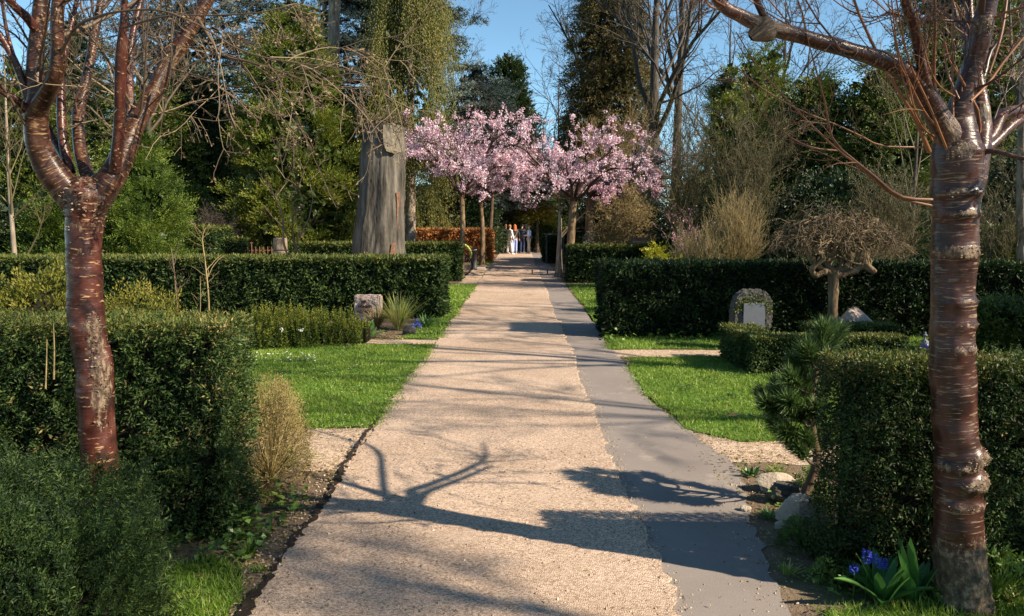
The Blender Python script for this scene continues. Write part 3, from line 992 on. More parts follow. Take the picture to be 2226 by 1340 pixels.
# angle of the camera-right side found from the ring geometry after building
tubes(mbt, Pq, RR[None], sides=sides)
ringV = mbt.V[0].reshape(n, sides, 3)
off = nrm(ringV - c[:, None, :])
face = off @ np.array([.80, -.60, 0])
stripm = np.clip((face - .62) / .3, 0, 1) * np.clip((py_of[:, None] - 640) / 60, 0, 1) * np.clip((985 - py_of[:, None]) / 60, 0, 1)
wob = snoise(ringV, 3.0, 77) * .35
worn += np.clip(stripm * 1.0 + wob * (stripm > 0.05), 0, 1) * .40
RR = RR * (1 + .10 * crotch[:, None] * snoise(ringV, 9, 78) + .035 * stripm * snoise(ringV, 14, 79))
mb = MB()
tubes(mb, Pq, RR[None], sides=sides, worn=worn[None])
mb.build('trunk', M['cherryL'], parent=treeL, base=bl)
def curls(ring, worn, thr, n, L, tree, base, seed, zcut=None):
    r = np.random.default_rng(seed)
    K, sd_, _ = ring.shape
    cen = ring.mean(1, keepdims=True)
    w_ = np.where(worn > thr, worn, 0).ravel()
    if zcut is not None:
        w_ = w_ * (ring[..., 2].ravel() > zcut)
    pick = r.choice(K * sd_, size=n, p=w_ / w_.sum())
    P = ring.reshape(-1, 3)[pick]
    o = nrm((ring - cen).reshape(-1, 3)[pick] * [1, 1, 0])
    tg = np.c_[-o[:, 1], o[:, 0], np.zeros(n)]
    D = tg * r.choice([-1, 1], (n, 1)) + o * r.uniform(.1, .8, (n, 1)) + r.normal(size=(n, 3)) * .25
    mb = MB()
    leaves(mb, P + o * .001, D, o + r.normal(size=(n, 3)) * .5, L * r.uniform(.4, 1.3, n), L * .55 * r.uniform(.5, 1.2, n), tint=r.uniform(0, 1, n), cup=-.35)
    o = mb.build('peeling_bark', leaf_mat('bark_curl', [(.04, .02, .014), (.16, .09, .055), (.42, .31, .21)], trans=.1, rough=.6), parent=tree, base=base)
    o['kind'] = 'stuff'
curls(mb.V[0].reshape(n, sides, 3), worn, .13, 620, .017, treeL, bl, 91)
limbs = {
    'A': ([(188, 480, 66, DL), (176, 446, 68, DL), (148, 415, 66, DL), (112, 372, 60, DL - .02), (86, 320, 52, DL - .05), (77, 262, 48, DL - .08), (82, 218, 46, DL - .1), (76, 150, 34, DL - .1), (82, 75, 30, DL - .1), (90, -20, 26, DL - .1), (100, -160, 20, DL - .1), (120, -330, 12, DL)], [(0, .28), (.10, .2), (.2, 0.05), (1, .05)]),
    'A2': ([(80, 240, 40, DL - .1), (104, 200, 36, DL - .15), (122, 160, 30, DL - .2), (126, 110, 27, DL - .22), (124, 50, 26, DL - .24), (130, -20, 24, DL - .25), (150, -170, 18, DL - .3), (160, -320, 10, DL - .4)], [(0, .1), (.3, 0), (.5, .15), (1, 0)]),
    'A3': ([(66, 232, 20, DL - .1), (52, 185, 18, DL - .12), (30, 130, 15, DL - .14), (2, 80, 14, DL - .16), (-40, 20, 12, DL - .2), (-90, -90, 9, DL - .2)], None),
    'A4': ([(64, 250, 20, DL - .1), (40, 220, 16, DL - .15), (5, 200, 14, DL - .2), (-60, 160, 11, DL - .3), (-150, 100, 8, DL - .4)], None),
    'B': ([(150, 372, 20, DL + .05), (135, 335, 17, DL + .07), (112, 295, 15, DL + .1), (96, 262, 13, DL + .12), (60, 200, 10, DL + .16), (20, 90, 8, DL + .2), (0, -20, 6, DL + .3)], None),
    'C': ([(152, 375, 24, DL + .04), (142, 335, 21, DL + .06), (135, 285, 19, DL + .08), (133, 210, 18, DL + .12), (136, 140, 14, DL + .15), (158, 40, 10, DL + .2), (190, -100, 7, DL + .3)], None),
    'D': ([(196, 400, 34, DL + .02), (184, 365, 28, DL + .05), (174, 325, 25, DL + .1), (170, 270, 25, DL + .16), (174, 225, 25, DL + .22), (186, 180, 20, DL + .26), (203, 95, 17, DL + .36), (216, 20, 15, DL + .45), (240, -120, 11, DL + .6), (250, -260, 7, DL + .7)], [(0, .3), (.1, .05), (1, .05)]),
    'E': ([(190, 480, 62, DL), (206, 442, 62, DL), (232, 402, 58, DL), (256, 362, 50, DL + .03), (275, 318, 46, DL + .06), (300, 262, 38, DL + .1), (332, 205, 35, DL + .14), (362, 145, 34, DL + .18), (396, 92, 34, DL + .2), (430, 35, 28, DL + .22), (470, -30, 22, DL + .25), (540, -160, 15, DL + .3), (600, -300, 9, DL + .3)], [(0, .28), (.10, .12), (.2, 0.05), (.45, .12), (.62, .32), (.7, .1), (1, .05)]),
    'F': ([(250, 372, 26, DL - .02), (254, 330, 24, DL - .05), (259, 270, 23, DL - .08), (261, 190, 23, DL - .12), (264, 115, 24, DL - .15), (268, 50, 15, DL - .18), (272, -20, 12, DL - .2), (285, -180, 8, DL - .3)], [(0, .1), (.5, 0), (.62, .3), (.68, 0), (1, 0)]),
    'F2': ([(286, 290, 22, DL + .12), (284, 235, 20, DL + .15), (280, 180, 20, DL + .2), (282, 120, 16, DL + .25), (296, 40, 12, DL + .3), (330, -80, 9, DL + .4)], [(0, .3), (1, .1)]),
    'G': ([(84, 75, 22, DL - .1), (60, 40, 20, DL - .15), (30, 12, 17, DL - .2), (5, -18, 14, DL - .25), (-60, -100, 10, DL - .3)], None),
    'H': ([(128, 125, 7.8, DL - .22), (165, 60, 6.8, DL - .3), (215, 36, 5.9, DL - .4), (265, 25, 4.9, DL - .45), (340, 22, 4.4, DL - .5), (400, 40, 4.4, DL - .52), (455, 68, 4.4, DL - .54), (510, 103, 3.9, DL - .56), (570, 124, 3.7, DL - .58), (650, 138, 3.2, DL - .6), (730, 148, 2.7, DL - .62), (800, 162, 1.9, DL - .64), (835, 150, 1.4, DL - .64)], None),
    'I': ([(430, 40, 7.0, DL + .1), (480, 115, 5.6, DL), (540, 135, 4.9, DL - .05), (590, 150, 4.2, DL - .1), (660, 175, 3.5, DL - .15), (730, 188, 2.8, DL - .2), (790, 190, 2.1, DL - .2)], None),
    'J': ([(372, 150, 5.6, DL + .05), (440, 168, 4.2, DL - .1), (520, 190, 3.5, DL - .2), (590, 178, 2.8, DL - .3), (640, 150, 2.1, DL - .32)], None),
    'K': ([(270, 60, 5.0, DL - .2), (360, 36, 3.9, DL - .3), (460, 34, 3.4, DL - .35), (560, 28, 2.8, DL - .4), (640, 10, 2.2, DL - .4)], None),
    'Lb': ([(128, 80, 9.8, DL - .22), (180, 62, 9.1, DL - .1), (245, 30, 8.4, DL), (330, -20, 7.0, DL + .1), (420, -100, 5.6, DL + .2)], None),
}
main = {}
for q, (kk, (pts, wn_)) in enumerate(limbs.items()):
    big = pts[0][2] > 12
    cc, rr_, o = limb_part('limb', pts, treeL, (M['cherryLB'] if kk in ('A', 'A2', 'D', 'E') else M['cherryL']) if big else M['twigtan'], 520 + q, worn=wn_, sides=18 if pts[0][2] > 30 else (10 if big else 6),
                           amp=.05 if big else .02, dens=80 if pts[0][2] > 30 else 40, base=bl)
    main[kk] = resample(cc, rr_, 9)
# twigs: long arching, hanging at the right, tips turning up
mb = MB()
r1 = np.random.default_rng(61)
Pm = np.stack([main[k][0] for k in ('H', 'I', 'J', 'K', 'E')])
Rm = np.stack([main[k][1] for k in ('H', 'I', 'J', 'K', 'E')])
t1, R1 = sprout(Pm[:4], Rm[:4] * .62, 15, .5, ang=1.0, K=9, tmin=.2, grav=.9, wig=.10, rr=.6, rend=.4, r=r1, minr=.0021, maxlen=.7)
Ee = main['E'][0][None, 3:8], main['E'][1][None, 3:8]
t1b, R1b = sprout(Ee[0], Ee[1] * .15, 16, .55, ang=1.25, K=9, tmin=0, grav=.75, wig=.12, rr=.55, rend=.4, r=r1, minr=.0024, maxlen=.75)
t1 = np.concatenate([t1, t1b])
R1 = np.concatenate([R1, R1b])
t1[:, 5:, 2] += (np.linspace(0, 1, 4) ** 2 * .05)[None]
t2, R2 = sprout(t1, R1, 4, .5, ang=.9, K=6, tmin=.2, grav=.25, wig=.16, rr=.75, rend=.5, r=r1, minr=.0017, maxlen=.32)
t3, R3 = sprout(t2, R2, 2, .4, ang=.9, K=4, tmin=.3, grav=-.2, wig=.15, rr=.8, rend=.6, r=r1, minr=.0014, maxlen=.12)
for a, b, sdz in ((t1, R1, 5), (t2, R2, 4), (t3, R3, 3)):
    tubes(mb, a, b, sides=sdz, tint=r1.uniform(.15, .95, len(a)))
# upper crown twigs (mostly above the frame, casting shade) and left side
names = [k for k in main if k not in ('H', 'I', 'J', 'K')]
Pm = np.stack([main[k][0] for k in names])
Rm = np.stack([main[k][1] for k in names])
m0, W0 = sprout(Pm, Rm, 3, .5, ang=.7, K=9, tmin=.72, wig=.10, rr=.5, rend=.3, upb=.25, r=r1, minr=.003, maxlen=1.3)
tubes(mb, m0, W0, sides=7, tint=.1)
u1, V1 = sprout(np.concatenate([Pm, m0]), np.concatenate([Rm * .6, W0]), 6, .42, ang=.85, K=7, tmin=.35, grav=.0, wig=.13, rr=.35, rend=.35, upb=.2, r=r1, minr=.002, maxlen=.8)
V1 = np.minimum(V1, .006)
u2, V2 = sprout(u1, V1, 5, .5, ang=.75, K=6, tmin=.2, grav=.15, wig=.14, rr=.65, rend=.4, r=r1, minr=.0016, maxlen=.4)
u3, V3 = sprout(u2, V2, 2, .45, ang=.7, K=4, tmin=.3, wig=.12, rr=.7, rend=.5, r=r1, minr=.0013, maxlen=.16)
for a, b, sdz in ((u1, V1, 5), (u2, V2, 4), (u3, V3, 3)):
    tubes(mb, a, b, sides=sdz, tint=r1.uniform(0, .35, len(a)))
# buds
bp = np.concatenate([t3[:, -1], t2[:, -1], t2[:, 3], u3[:, -1]])
leaves(mb, bp, rdirs(len(bp), r1) + [0, 0, .5], rdirs(len(bp), r1), .014, .007, tint=.8)
mb.build('twigs', M['twigtan'], parent=treeL, base=bl)

# ------------------------------------------------------------------ right cherry
DR = 3.28
br = np.array([at(2088, 1290, DR)[0], DR, 0])
treeR = thing('cherry_tree', 'bare cherry tree with straight ringed trunk, burls and orange shoots at the right', 'tree', tuple(br), 'bare cherry trees flanking the path')
trunk_pts = [(2092, 1330, 142, DR), (2090, 1295, 128, DR), (2088, 1260, 116, DR), (2085, 1200, 106, DR), (2083, 1150, 102, DR), (2081, 1080, 97, DR), (2085, 1043, 104, DR), (2081, 1015, 96, DR), (2084, 990, 100, DR),
             (2079, 960, 91, DR), (2074, 880, 90, DR), (2069, 800, 91, DR), (2070, 720, 89, DR), (2072, 650, 88, DR), (2073, 590, 89, DR), (2074, 555, 93, DR), (2076, 500, 90, DR), (2077, 440, 95, DR), (2079, 400, 98, DR),
             (2079, 350, 100, DR), (2078, 305, 90, DR), (2081, 262, 70, DR), (2090, 220, 46, DR - .02), (2106, 170, 38, DR - .03), (2122, 130, 36, DR - .04), (2130, 92, 40, DR - .05), (2136, 50, 42, DR - .05), (2150, 0, 34, DR - .06), (2175, -80, 26, DR - .06), (2200, -200, 22, DR - .05), (2210, -340, 12, DR)]
n = 300
c, rd = smooth_limb(trunk_pts, n)
sides = 34
RR = gnarl(c, rd, sides, .04, 601, ridge=.016)
py_of = catmull(np.c_[np.array(trunk_pts)[:, :2], np.zeros(len(trunk_pts))], n)[:, 1]
mbt = MB()
tubes(mbt, c[None], RR[None], sides=sides)
ringV = mbt.V[0].reshape(n, sides, 3)
off = nrm(ringV - c[:, None, :])
worn = np.zeros((n, sides))
basew = np.clip((py_of - 1120) / 150, 0, 1)
worn += basew[:, None] * (.55 + .22 * snoise(ringV * np.array([1, 1, .5]), 5, 87)) + .10 * np.clip((py_of[:, None] - 1050) / 60, 0, 1)
for row, wdt, az, am in ((1043, 13, (.6, -.8), .6), (992, 11, (.8, -.6), .55), (548, 14, (-.25, -.95), .62), (757, 12, (.5, -.85), .4), (705, 9, (0, -1), .3), (465, 9, (.1, -1), .4), (1010, 8, (-.5, -.8), .35), (1090, 12, (.1, -1), .3), (655, 8, (.4, -.9), .25), (420, 10, (0, -1), .35), (330, 16, (.3, -.95), .18), (60, 20, (-.3, -.9), .5)):
    fz = np.clip((off @ np.array([az[0], az[1], 0]) - .2) / .5, 0, 1)
    gs = np.exp(-((py_of - row) / wdt) ** 2)[:, None] * fz
    worn += gs * am
    RR *= 1 + gs * .10 * (1 + .8 * snoise(ringV, 16, int(row)))
RR *= 1 + basew[:, None] * (.06 * snoise(ringV * np.array([1, 1, .3]), 9, 88) + .05 * snoise(ringV * np.array([1, 1, .5]), 22, 89))
worn += np.clip((off @ np.array([-.5, -.85, 0]) - .55) * 2, 0, 1) * np.exp(-((py_of - 330) / 70) ** 2)[:, None] * .3
mb = MB()
tubes(mb, c[None], RR[None], sides=sides, worn=worn[None])
mb.build('trunk', M['cherryR'], parent=treeR, base=br)
curls(mb.V[0].reshape(n, sides, 3), worn, .2, 520, .012, treeR, br, 92, zcut=.3)
main_trunk = resample(c[190:], rd[190:], 9)
limbs = {
    'stem2': ([(2088, 460, 64.8, DR + .02), (2108, 400, 59.4, DR + .02), (2122, 340, 52.2, DR + .04), (2133, 280, 43.2, DR + .1), (2132, 235, 36.0, DR + .12), (2128, 190, 27.0, DR + .16), (2116, 110, 19.8, DR + .22), (2108, 20, 14.4, DR + .3), (2105, -120, 9.0, DR + .4)], [(0, .1), (.3, .05), (.45, .35), (.55, .1), (1, .1)]),
    'left': ([(2070, 310, 59.4, DR - .02), (2040, 255, 50.4, DR - .06), (2010, 208, 45.0, DR - .1), (1975, 165, 41.4, DR - .14), (1930, 137, 37.8, DR - .2), (1870, 117, 33.3, DR - .26), (1800, 96, 32.4, DR - .32), (1720, 74, 30.6, DR - .38), (1655, 55, 32.4, DR - .44), (1610, 35, 27.0, DR - .48), (1572, 14, 25.2, DR - .52), (1545, -30, 23.4, DR - .56), (1500, -110, 16.2, DR - .6), (1440, -240, 9.0, DR - .6)], [(0, .35), (.15, .15), (.25, 0), (.5, .12), (.62, .45), (.7, .15), (1, .1)]),
    'burr': ([(1672, 58, 36.0, DR - .43), (1655, 68, 45.0, DR - .44), (1640, 78, 32.4, DR - .45), (1632, 84, 14.4, DR - .45)], [(0, .6), (1, .6)]),
    'upshoot': ([(1668, 50, 18.0, DR - .43), (1655, 25, 15.3, DR - .45), (1643, -5, 13.5, DR - .48), (1630, -90, 9.9, DR - .55), (1600, -220, 5.4, DR - .6)], None),
    'second': ([(2045, 262, 27.0, DR - .05), (2018, 200, 23.4, DR - .12), (2002, 135, 19.8, DR - .18), (1988, 65, 21.6, DR - .24), (1966, -5, 19.8, DR - .3), (1940, -100, 13.5, DR - .36), (1920, -240, 7.2, DR - .4)], [(0, .2), (1, .05)]),
    'right1': ([(2125, 320, 32.4, DR + .05), (2158, 290, 27.0, DR + .12), (2180, 250, 25.2, DR + .2), (2226, 236, 21.6, DR + .3), (2320, 200, 16.2, DR + .5), (2450, 120, 10.8, DR + .7), (2560, 0, 6.3, DR + .9)], [(0, .1), (.4, .12), (1, .1)]),
    'right2': ([(2130, 335, 28.8, DR + .05), (2165, 305, 24.3, DR + .1), (2215, 262, 21.6, DR + .2), (2290, 240, 16.2, DR + .4), (2400, 190, 9.9, DR + .6)], [(0, .1), (.4, .12), (1, .1)]),
    'right3': ([(2130, 330, 14.4, DR), (2170, 330, 10.8, DR - .05), (2226, 345, 9.0, DR - .1), (2320, 350, 6.3, DR - .2)], [(0, .3), (1, .2)]),
    'back': ([(2085, 300, 21.6, DR + .05), (2080, 250, 18.4, DR + .25), (2085, 190, 16.2, DR + .5), (2105, 110, 14.0, DR + .8), (2080, 40, 10.8, DR + 1.0), (2040, -90, 7.6, DR + 1.2), (2000, -240, 4.3, DR + 1.4)], [(0, .2), (1, .2)]),
}
main = {}
for q, (kk, (pts, wn_)) in enumerate(limbs.items()):
    cc, rr_, o = limb_part('burl' if kk == 'burr' else 'limb', pts, treeR, M['cherryR'], 640 + q, worn=wn_, sides=18 if pts[0][2] > 30 else 10, amp=.06 if kk != 'burr' else .3, dens=80, base=br)
    main[kk] = resample(cc, rr_, 9)
shoots = [
    [(2020, 330, 16), (1985, 250, 13), (1930, 160, 11), (1880, 60, 9), (1850, -20, 8), (1820, -150, 5)],
    [(2060, 330, 8), (2020, 230, 7), (1975, 130, 6), (1950, 10, 5), (1935, -110, 4)],
    [(2072, 262, 8), (2070, 150, 7), (2072, 60, 6), (2070, -60, 4)],
    [(2035, 245, 10), (2030, 150, 10), (2033, 60, 9), (2030, -30, 8), (2022, -150, 5)],
    [(2050, 290, 6), (2005, 235, 6), (1955, 120, 5), (1938, 0, 4)],
    [(2110, 220, 9), (2145, 185, 9), (2185, 130, 9), (2230, 75, 8), (2300, -20, 6)],
    [(2150, 160, 8), (2175, 80, 10), (2188, 0, 9), (2195, -100, 6)],
    [(2075, 210, 6), (2040, 185, 6), (2015, 130, 5), (1990, 10, 5), (1985, -90, 4)],
    [(2085, 215, 5), (2058, 150, 5), (2052, 60, 4), (2058, -60, 3)],
    [(2130, 50, 8), (2060, 45, 8), (1980, 38, 8), (1930, 28, 7), (1900, 45, 5), (1870, 50, 4)],
    [(1930, 28, 5), (1905, 5, 5), (1880, -10, 4)],
    [(2090, 200, 5), (2098, 120, 4), (2096, 20, 4), (2100, -60, 3)],
    [(2025, 435, 14), (1975, 432, 12), (1940, 418, 10), (1885, 370, 9), (1835, 332, 9), (1805, 292, 8), (1796, 235, 7), (1780, 175, 5), (1762, 110, 4), (1745, 40, 3)],
    [(2025, 448, 11), (1960, 432, 9), (1915, 405, 8), (1860, 355, 7), (1825, 330, 6), (1760, 268, 6), (1700, 205, 5), (1650, 150, 4), (1600, 70, 3)],
    [(1822, 328, 6), (1770, 322, 6), (1720, 300, 5), (1665, 255, 5), (1638, 220, 4), (1618, 180, 3)],
    [(1802, 270, 5), (1765, 266, 4), (1738, 262, 3)],
    [(2010, 320, 6), (1920, 318, 5), (1870, 295, 5), (1810, 268, 5), (1740, 240, 4), (1660, 195, 4), (1598, 143, 3)],
    [(2035, 300, 7), (2000, 270, 6), (1965, 180, 5), (1940, 60, 4), (1925, -40, 3)],
    [(2030, 310, 6), (1990, 240, 5), (1975, 180, 5), (1955, 140, 4)],
    [(1740, 120, 3), (1780, 40, 3), (1760, -30, 3)],
    [(1560, 20, 6), (1540, 10, 6), (1520, -30, 5)],
]
sh = []
for q, pts in enumerate(shoots):
    d0 = DR - .06
    P4 = [(a, b, wv * .66, d0 - .35 * (i / max(1, len(pts) - 1)) * (1 if a < 2050 else -.3)) for i, (a, b, wv) in enumerate(pts)]
    cc, rr_ = smooth_limb(P4, 14)
    sh.append((cc, rr_))
mb = MB()
r1 = np.random.default_rng(62)
Ps, Rs = np.stack([a for a, b in sh]), np.stack([b for a, b in sh])
tubes(mb, Ps, Rs, sides=7, tint=np.where(np.arange(len(Ps)) == 9, .15, r1.uniform(.5, 1, len(Ps))))
t1, R1 = sprout(Ps, Rs, 5, .3, ang=.75, K=6, tmin=.25, grav=-.1, wig=.12, rr=.6, rend=.5, r=r1, minr=.0016, maxlen=.35)
t2, R2 = sprout(t1, R1, 2, .45, ang=.8, K=4, tmin=.3, wig=.12, rr=.7, rend=.5, r=r1, minr=.0014, maxlen=.15)
Pm = np.stack([main[k][0] for k in main if k != 'burr'] + [main_trunk[0]])
Rm = np.stack([main[k][1] for k in main if k != 'burr'] + [main_trunk[1]])
kq = [i for i, k in enumerate([k for k in main if k != 'burr'] + ['t']) if k not in ('left', 'upshoot')]
m0, W0 = sprout(Pm[kq], Rm[kq], 4, .55, ang=.7, K=9, tmin=.62, wig=.10, rr=.5, rend=.3, upb=.2, r=r1, minr=.003, maxlen=1.4)
tubes(mb, m0, W0, sides=7, tint=.15)
u1, V1 = sprout(np.concatenate([Pm, m0]), np.concatenate([Rm * .5, W0]), 8, .42, ang=.9, K=7, tmin=.3, grav=-.1, wig=.13, rr=.35, rend=.35, upb=.25, r=r1, minr=.0022, maxlen=.9)
V1 = np.minimum(V1, .006)
u2, V2 = sprout(u1, V1, 5, .5, ang=.75, K=6, tmin=.2, wig=.14, rr=.65, rend=.4, r=r1, minr=.0017, maxlen=.45)
u3, V3 = sprout(u2, V2, 3, .45, ang=.7, K=4, tmin=.2, wig=.12, rr=.7, rend=.5, r=r1, minr=.0014, maxlen=.2)
for a, b, sdz, lo in ((t1, R1, 4, .3), (t2, R2, 3, .3), (u1, V1, 5, 0), (u2, V2, 4, 0), (u3, V3, 3, 0)):
    tubes(mb, a, b, sides=sdz, tint=r1.uniform(lo, .9, len(a)))
bp = np.concatenate([t2[:, -1], t1[:, 3], u3[:, -1]])
leaves(mb, bp, rdirs(len(bp), r1) + [0, 0, .5], rdirs(len(bp), r1), .012, .006, tint=.6)
mb.build('twigs', M['twigred'], parent=treeR, base=br)

# ================================================================== TREES AND SHRUBS BEHIND
def simple_trunk(mb, base, H, r0, sides=9, lean=(0, 0), K=14, seed=1, r1=.15, mat=0, z0=-.05, wob=.03):
    r = np.random.default_rng(seed)
    t = np.linspace(0, 1, K)
    P = np.c_[base[0] + lean[0] * t + wob * H * .3 * np.sin(t * 5 + r.uniform(0, 6)) * t, base[1] + lean[1] * t, base[2] + z0 + (H - z0) * t]
    R = r0 * (1 - (1 - r1) * t) * (1 + .45 * np.exp(-t * H / max(.3, r0 * 2.2)))
    G = gnarl(P, R, sides, .07, seed)
    tubes(mb, P[None], G[None], sides=sides, mat=mat)
    return P, R

def conifer(name, label, px, Y, top_py, R, mat, style='thuja', n=5200, z0=.15, trunk_r=.14, seed=1, cat='tree', group='evergreen trees behind the hedges', ll=.11, lw=.035,
            power=.75, cl=.34, base_R=.75, X=None, trunk='barkbrown', m=8, fill=.25, H=None, gaps=.15, per_c=14, fl=None, lean=0.0, tb=.45):
    r = np.random.default_rng(seed)
    X = gx(px, Y) if X is None else X
    H = topz(top_py, Y) if H is None else H
    base = np.array([X, Y, 0.0])
    root = thing(name, label, cat, tuple(base), group)
    mb = MB()
    simple_trunk(mb, base, H * .96, trunk_r, seed=seed, lean=(lean, 0))
    mb.build('trunk', M[trunk], parent=root, base=base)
    mb = MB()
    def prof(t):
        return R * np.clip((1 - t), 0, 1) ** power * np.clip(base_R + (1 - base_R) * t / .18, 0, 1)
    def pts(k, lo=.72, hi=1.0):
        t = r.uniform(0, 1, k * 4)
        t = t[r.uniform(size=len(t)) < prof(t) / R + .04][:k]
        ph = r.uniform(0, 2 * np.pi, len(t))
        z = z0 + (H - z0) * t
        Q = np.c_[np.cos(ph) * R, np.sin(ph) * R, z]
        lump = 1 + .20 * snoise(Q, .55 / max(R, .6) * 1.2, seed) + .12 * snoise(Q, 1.4 / max(R, .6), seed + 1)
        rad = prof(t) * lump * r.uniform(lo, hi, len(t)) ** .6
        out = np.c_[np.cos(ph), np.sin(ph), np.zeros(len(t))]
        P = np.c_[out[:, 0] * rad + X + lean * t, out[:, 1] * rad + Y, z]
        return P, out, t
    if style in ('thuja', 'tuft', 'brown', 'yew'):
        nc = max(20, n // per_c)
        C, out, t = pts(nc)
        keep = snoise(C, .9 / max(.5, cl * 2), seed + 7) > (-1 + 2 * gaps) * .9
        C, out, t = C[keep], out[keep], t[keep]
        per = max(1, n // max(1, len(C)))
        idx = np.repeat(np.arange(len(C)), per)
        k = len(idx)
        upv = {'thuja': .75, 'tuft': .55, 'brown': .15, 'yew': .25}[style]
        rd_ = rdirs(k, r)
        rd_[:, 2] = rd_[:, 2] * .8
        P = C[idx] + rd_ * cl * r.uniform(.1, 1, (k, 1)) * np.array([1, 1, .8])
        A = out[idx] * .75 + rd_ * .75 + np.array([0, 0, upv])
        tint = tb + .17 * r.normal(size=len(C))[idx] + .12 * r.normal(size=k)
        Ls = (fl or cl * 1.05) * r.uniform(.6, 1.25, k)
        fronds(mb, P, A, Ls, m, ll, lw, ang=.75 if style != 'tuft' else .55, droop={'thuja': .12, 'tuft': .0, 'brown': .35, 'yew': .2}[style], radial=(style != 'thuja'),
               nref=out[idx] + rdirs(k, r) * .6 if style == 'thuja' else None, tint=tint, r=r)
    elif style == 'cedar':
        npl = max(12, n // 120)
        C, out, t = pts(npl, .35, 1.0)
        C[:, 2] = np.round(C[:, 2] / .55) * .55 + r.normal(size=len(C)) * .08
        per = n // npl
        idx = np.repeat(np.arange(len(C)), per)
        k = len(idx)
        side = np.c_[-out[:, 1], out[:, 0], np.zeros(len(out))]
        a = r.uniform(-1.0, .8, k)
        b = r.normal(size=k) * .38
        sz = cl * (0.6 + .6 * (1 - t))[idx]
        P = C[idx] + out[idx] * (a * sz * 1.3)[:, None] + side[idx] * (b * sz * (1.25 - .5 * a))[:, None]
        P[:, 2] += r.normal(size=k) * .05 - .10 * np.clip(a, 0, 1) * sz
        A = out[idx] * .9 + side[idx] * (b * 1.3)[:, None] + rdirs(k, r) * .35 + np.array([0, 0, .12])
        fronds(mb, P, A, (fl or .32) * r.uniform(.6, 1.2, k), m, ll, lw, ang=.8, droop=.12, radial=True, tint=tb + .14 * r.normal(size=len(C))[idx] + .1 * r.normal(size=k), r=r)
        # limbs
        ks = min(len(C), 60)
        st = np.c_[np.full(ks, X), np.full(ks, Y), C[:ks, 2] - .25]
        lp = np.stack([st + (C[:ks] - st) * q for q in np.linspace(0, 1, 5)], 1)
        tubes(mb, lp, np.linspace(.07, .02, 5)[None] * np.ones((ks, 1)), sides=4, mat=1, tint=.3)
    elif style == 'weep':
        C, out, t = pts(n, .30, 1.0)
        k = len(C)
        A = out * .28 + rdirs(k, r) * .22 + np.array([0, 0, -.9])
        g_ = snoise(C * np.array([1, 1, .25]), .8, seed + 9)
        keep = g_ > -.25
        C, A, g_ = C[keep], A[keep], g_[keep]
        k = len(C)
        fronds(mb, C, A, (fl or 1.0) * r.uniform(.5, 1.3, k), m, ll, lw, ang=.30, droop=.25, radial=True, tint=tb + .24 * g_ + .12 * r.normal(size=k), r=r, taper=.3)
    # big dark leaves inside: crown's inner shade put into the tint, not see-through
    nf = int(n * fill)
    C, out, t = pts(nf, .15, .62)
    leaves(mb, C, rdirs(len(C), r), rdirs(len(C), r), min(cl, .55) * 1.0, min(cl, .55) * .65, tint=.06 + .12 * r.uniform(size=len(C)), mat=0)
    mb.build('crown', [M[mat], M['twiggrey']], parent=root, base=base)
    return root

def bare_tree(name, label, X, Y, H, r0, seed=1, mat='barkgrey', twig='twiggrey', lean=(0, 0), n=(13, 6, 6, 4), ratio=(.5, .55, .55, .5), ang=(.7, .75, .75, .8), tmin=.3, up=.25,
              group='bare deciduous trees behind the hedges', cat='tree', grav=0.0, minr=.006, stems=None, wig=.12, lv3=True, extra=None, K0=10):
    r = np.random.default_rng(seed)
    base = np.array([X, Y, 0.0])
    root = thing(name, label, cat, tuple(base), group)
    mb = MB()
    if stems is None:
        P, R = simple_trunk(mb, base, H, r0, sides=10, lean=lean, K=K0, seed=seed, r1=.12)
        P, R = P[None], R[None]
        mb.build('trunk', M[mat], parent=root, base=base)
        mb = MB()
    else:
        t = np.linspace(0, 1, K0)
        Ps = []
        for q in range(stems):
            a = r.uniform(0, 6.283)
            sp = r.uniform(.05, .45) * H * .5
            Ps.append(np.c_[X + np.cos(a) * (.05 + sp * t ** 1.3), Y + np.sin(a) * (.05 + sp * t ** 1.3), H * r.uniform(.6, 1) * t])
        P = np.stack(Ps)
        P[:, 1:] += r.normal(size=(stems, K0 - 1, 3)) * .02 * H
        R = r0 * r.uniform(.5, 1, (stems, 1)) * np.linspace(1, .2, K0)[None]
        tubes(mb, P, R, sides=5, tint=r.uniform(.2, .9, stems), mat=0)
    lv = [(P, R)]
    for q in range(len(n)):
        a, b = sprout(*lv[-1], n[q], ratio[q], ang=ang[q], K=6 if q < 2 else 5, tmin=tmin if q == 0 else .2, grav=grav, wig=wig, rr=.55 if q == 0 else .65, rend=.3, upb=up if q < 2 else 0, r=r, minr=minr)
        lv.append((a, b))
        tubes(mb, a, b, sides=(6, 4, 3, 3)[min(q, 3)], tint=r.uniform(.1, .9, len(a)), mat=0)
    if extra:
        extra(mb, lv, r)
    mb.build('branches', [M[twig]] + ([M['blossom']] if extra else []), parent=root, base=base)
    return root, lv

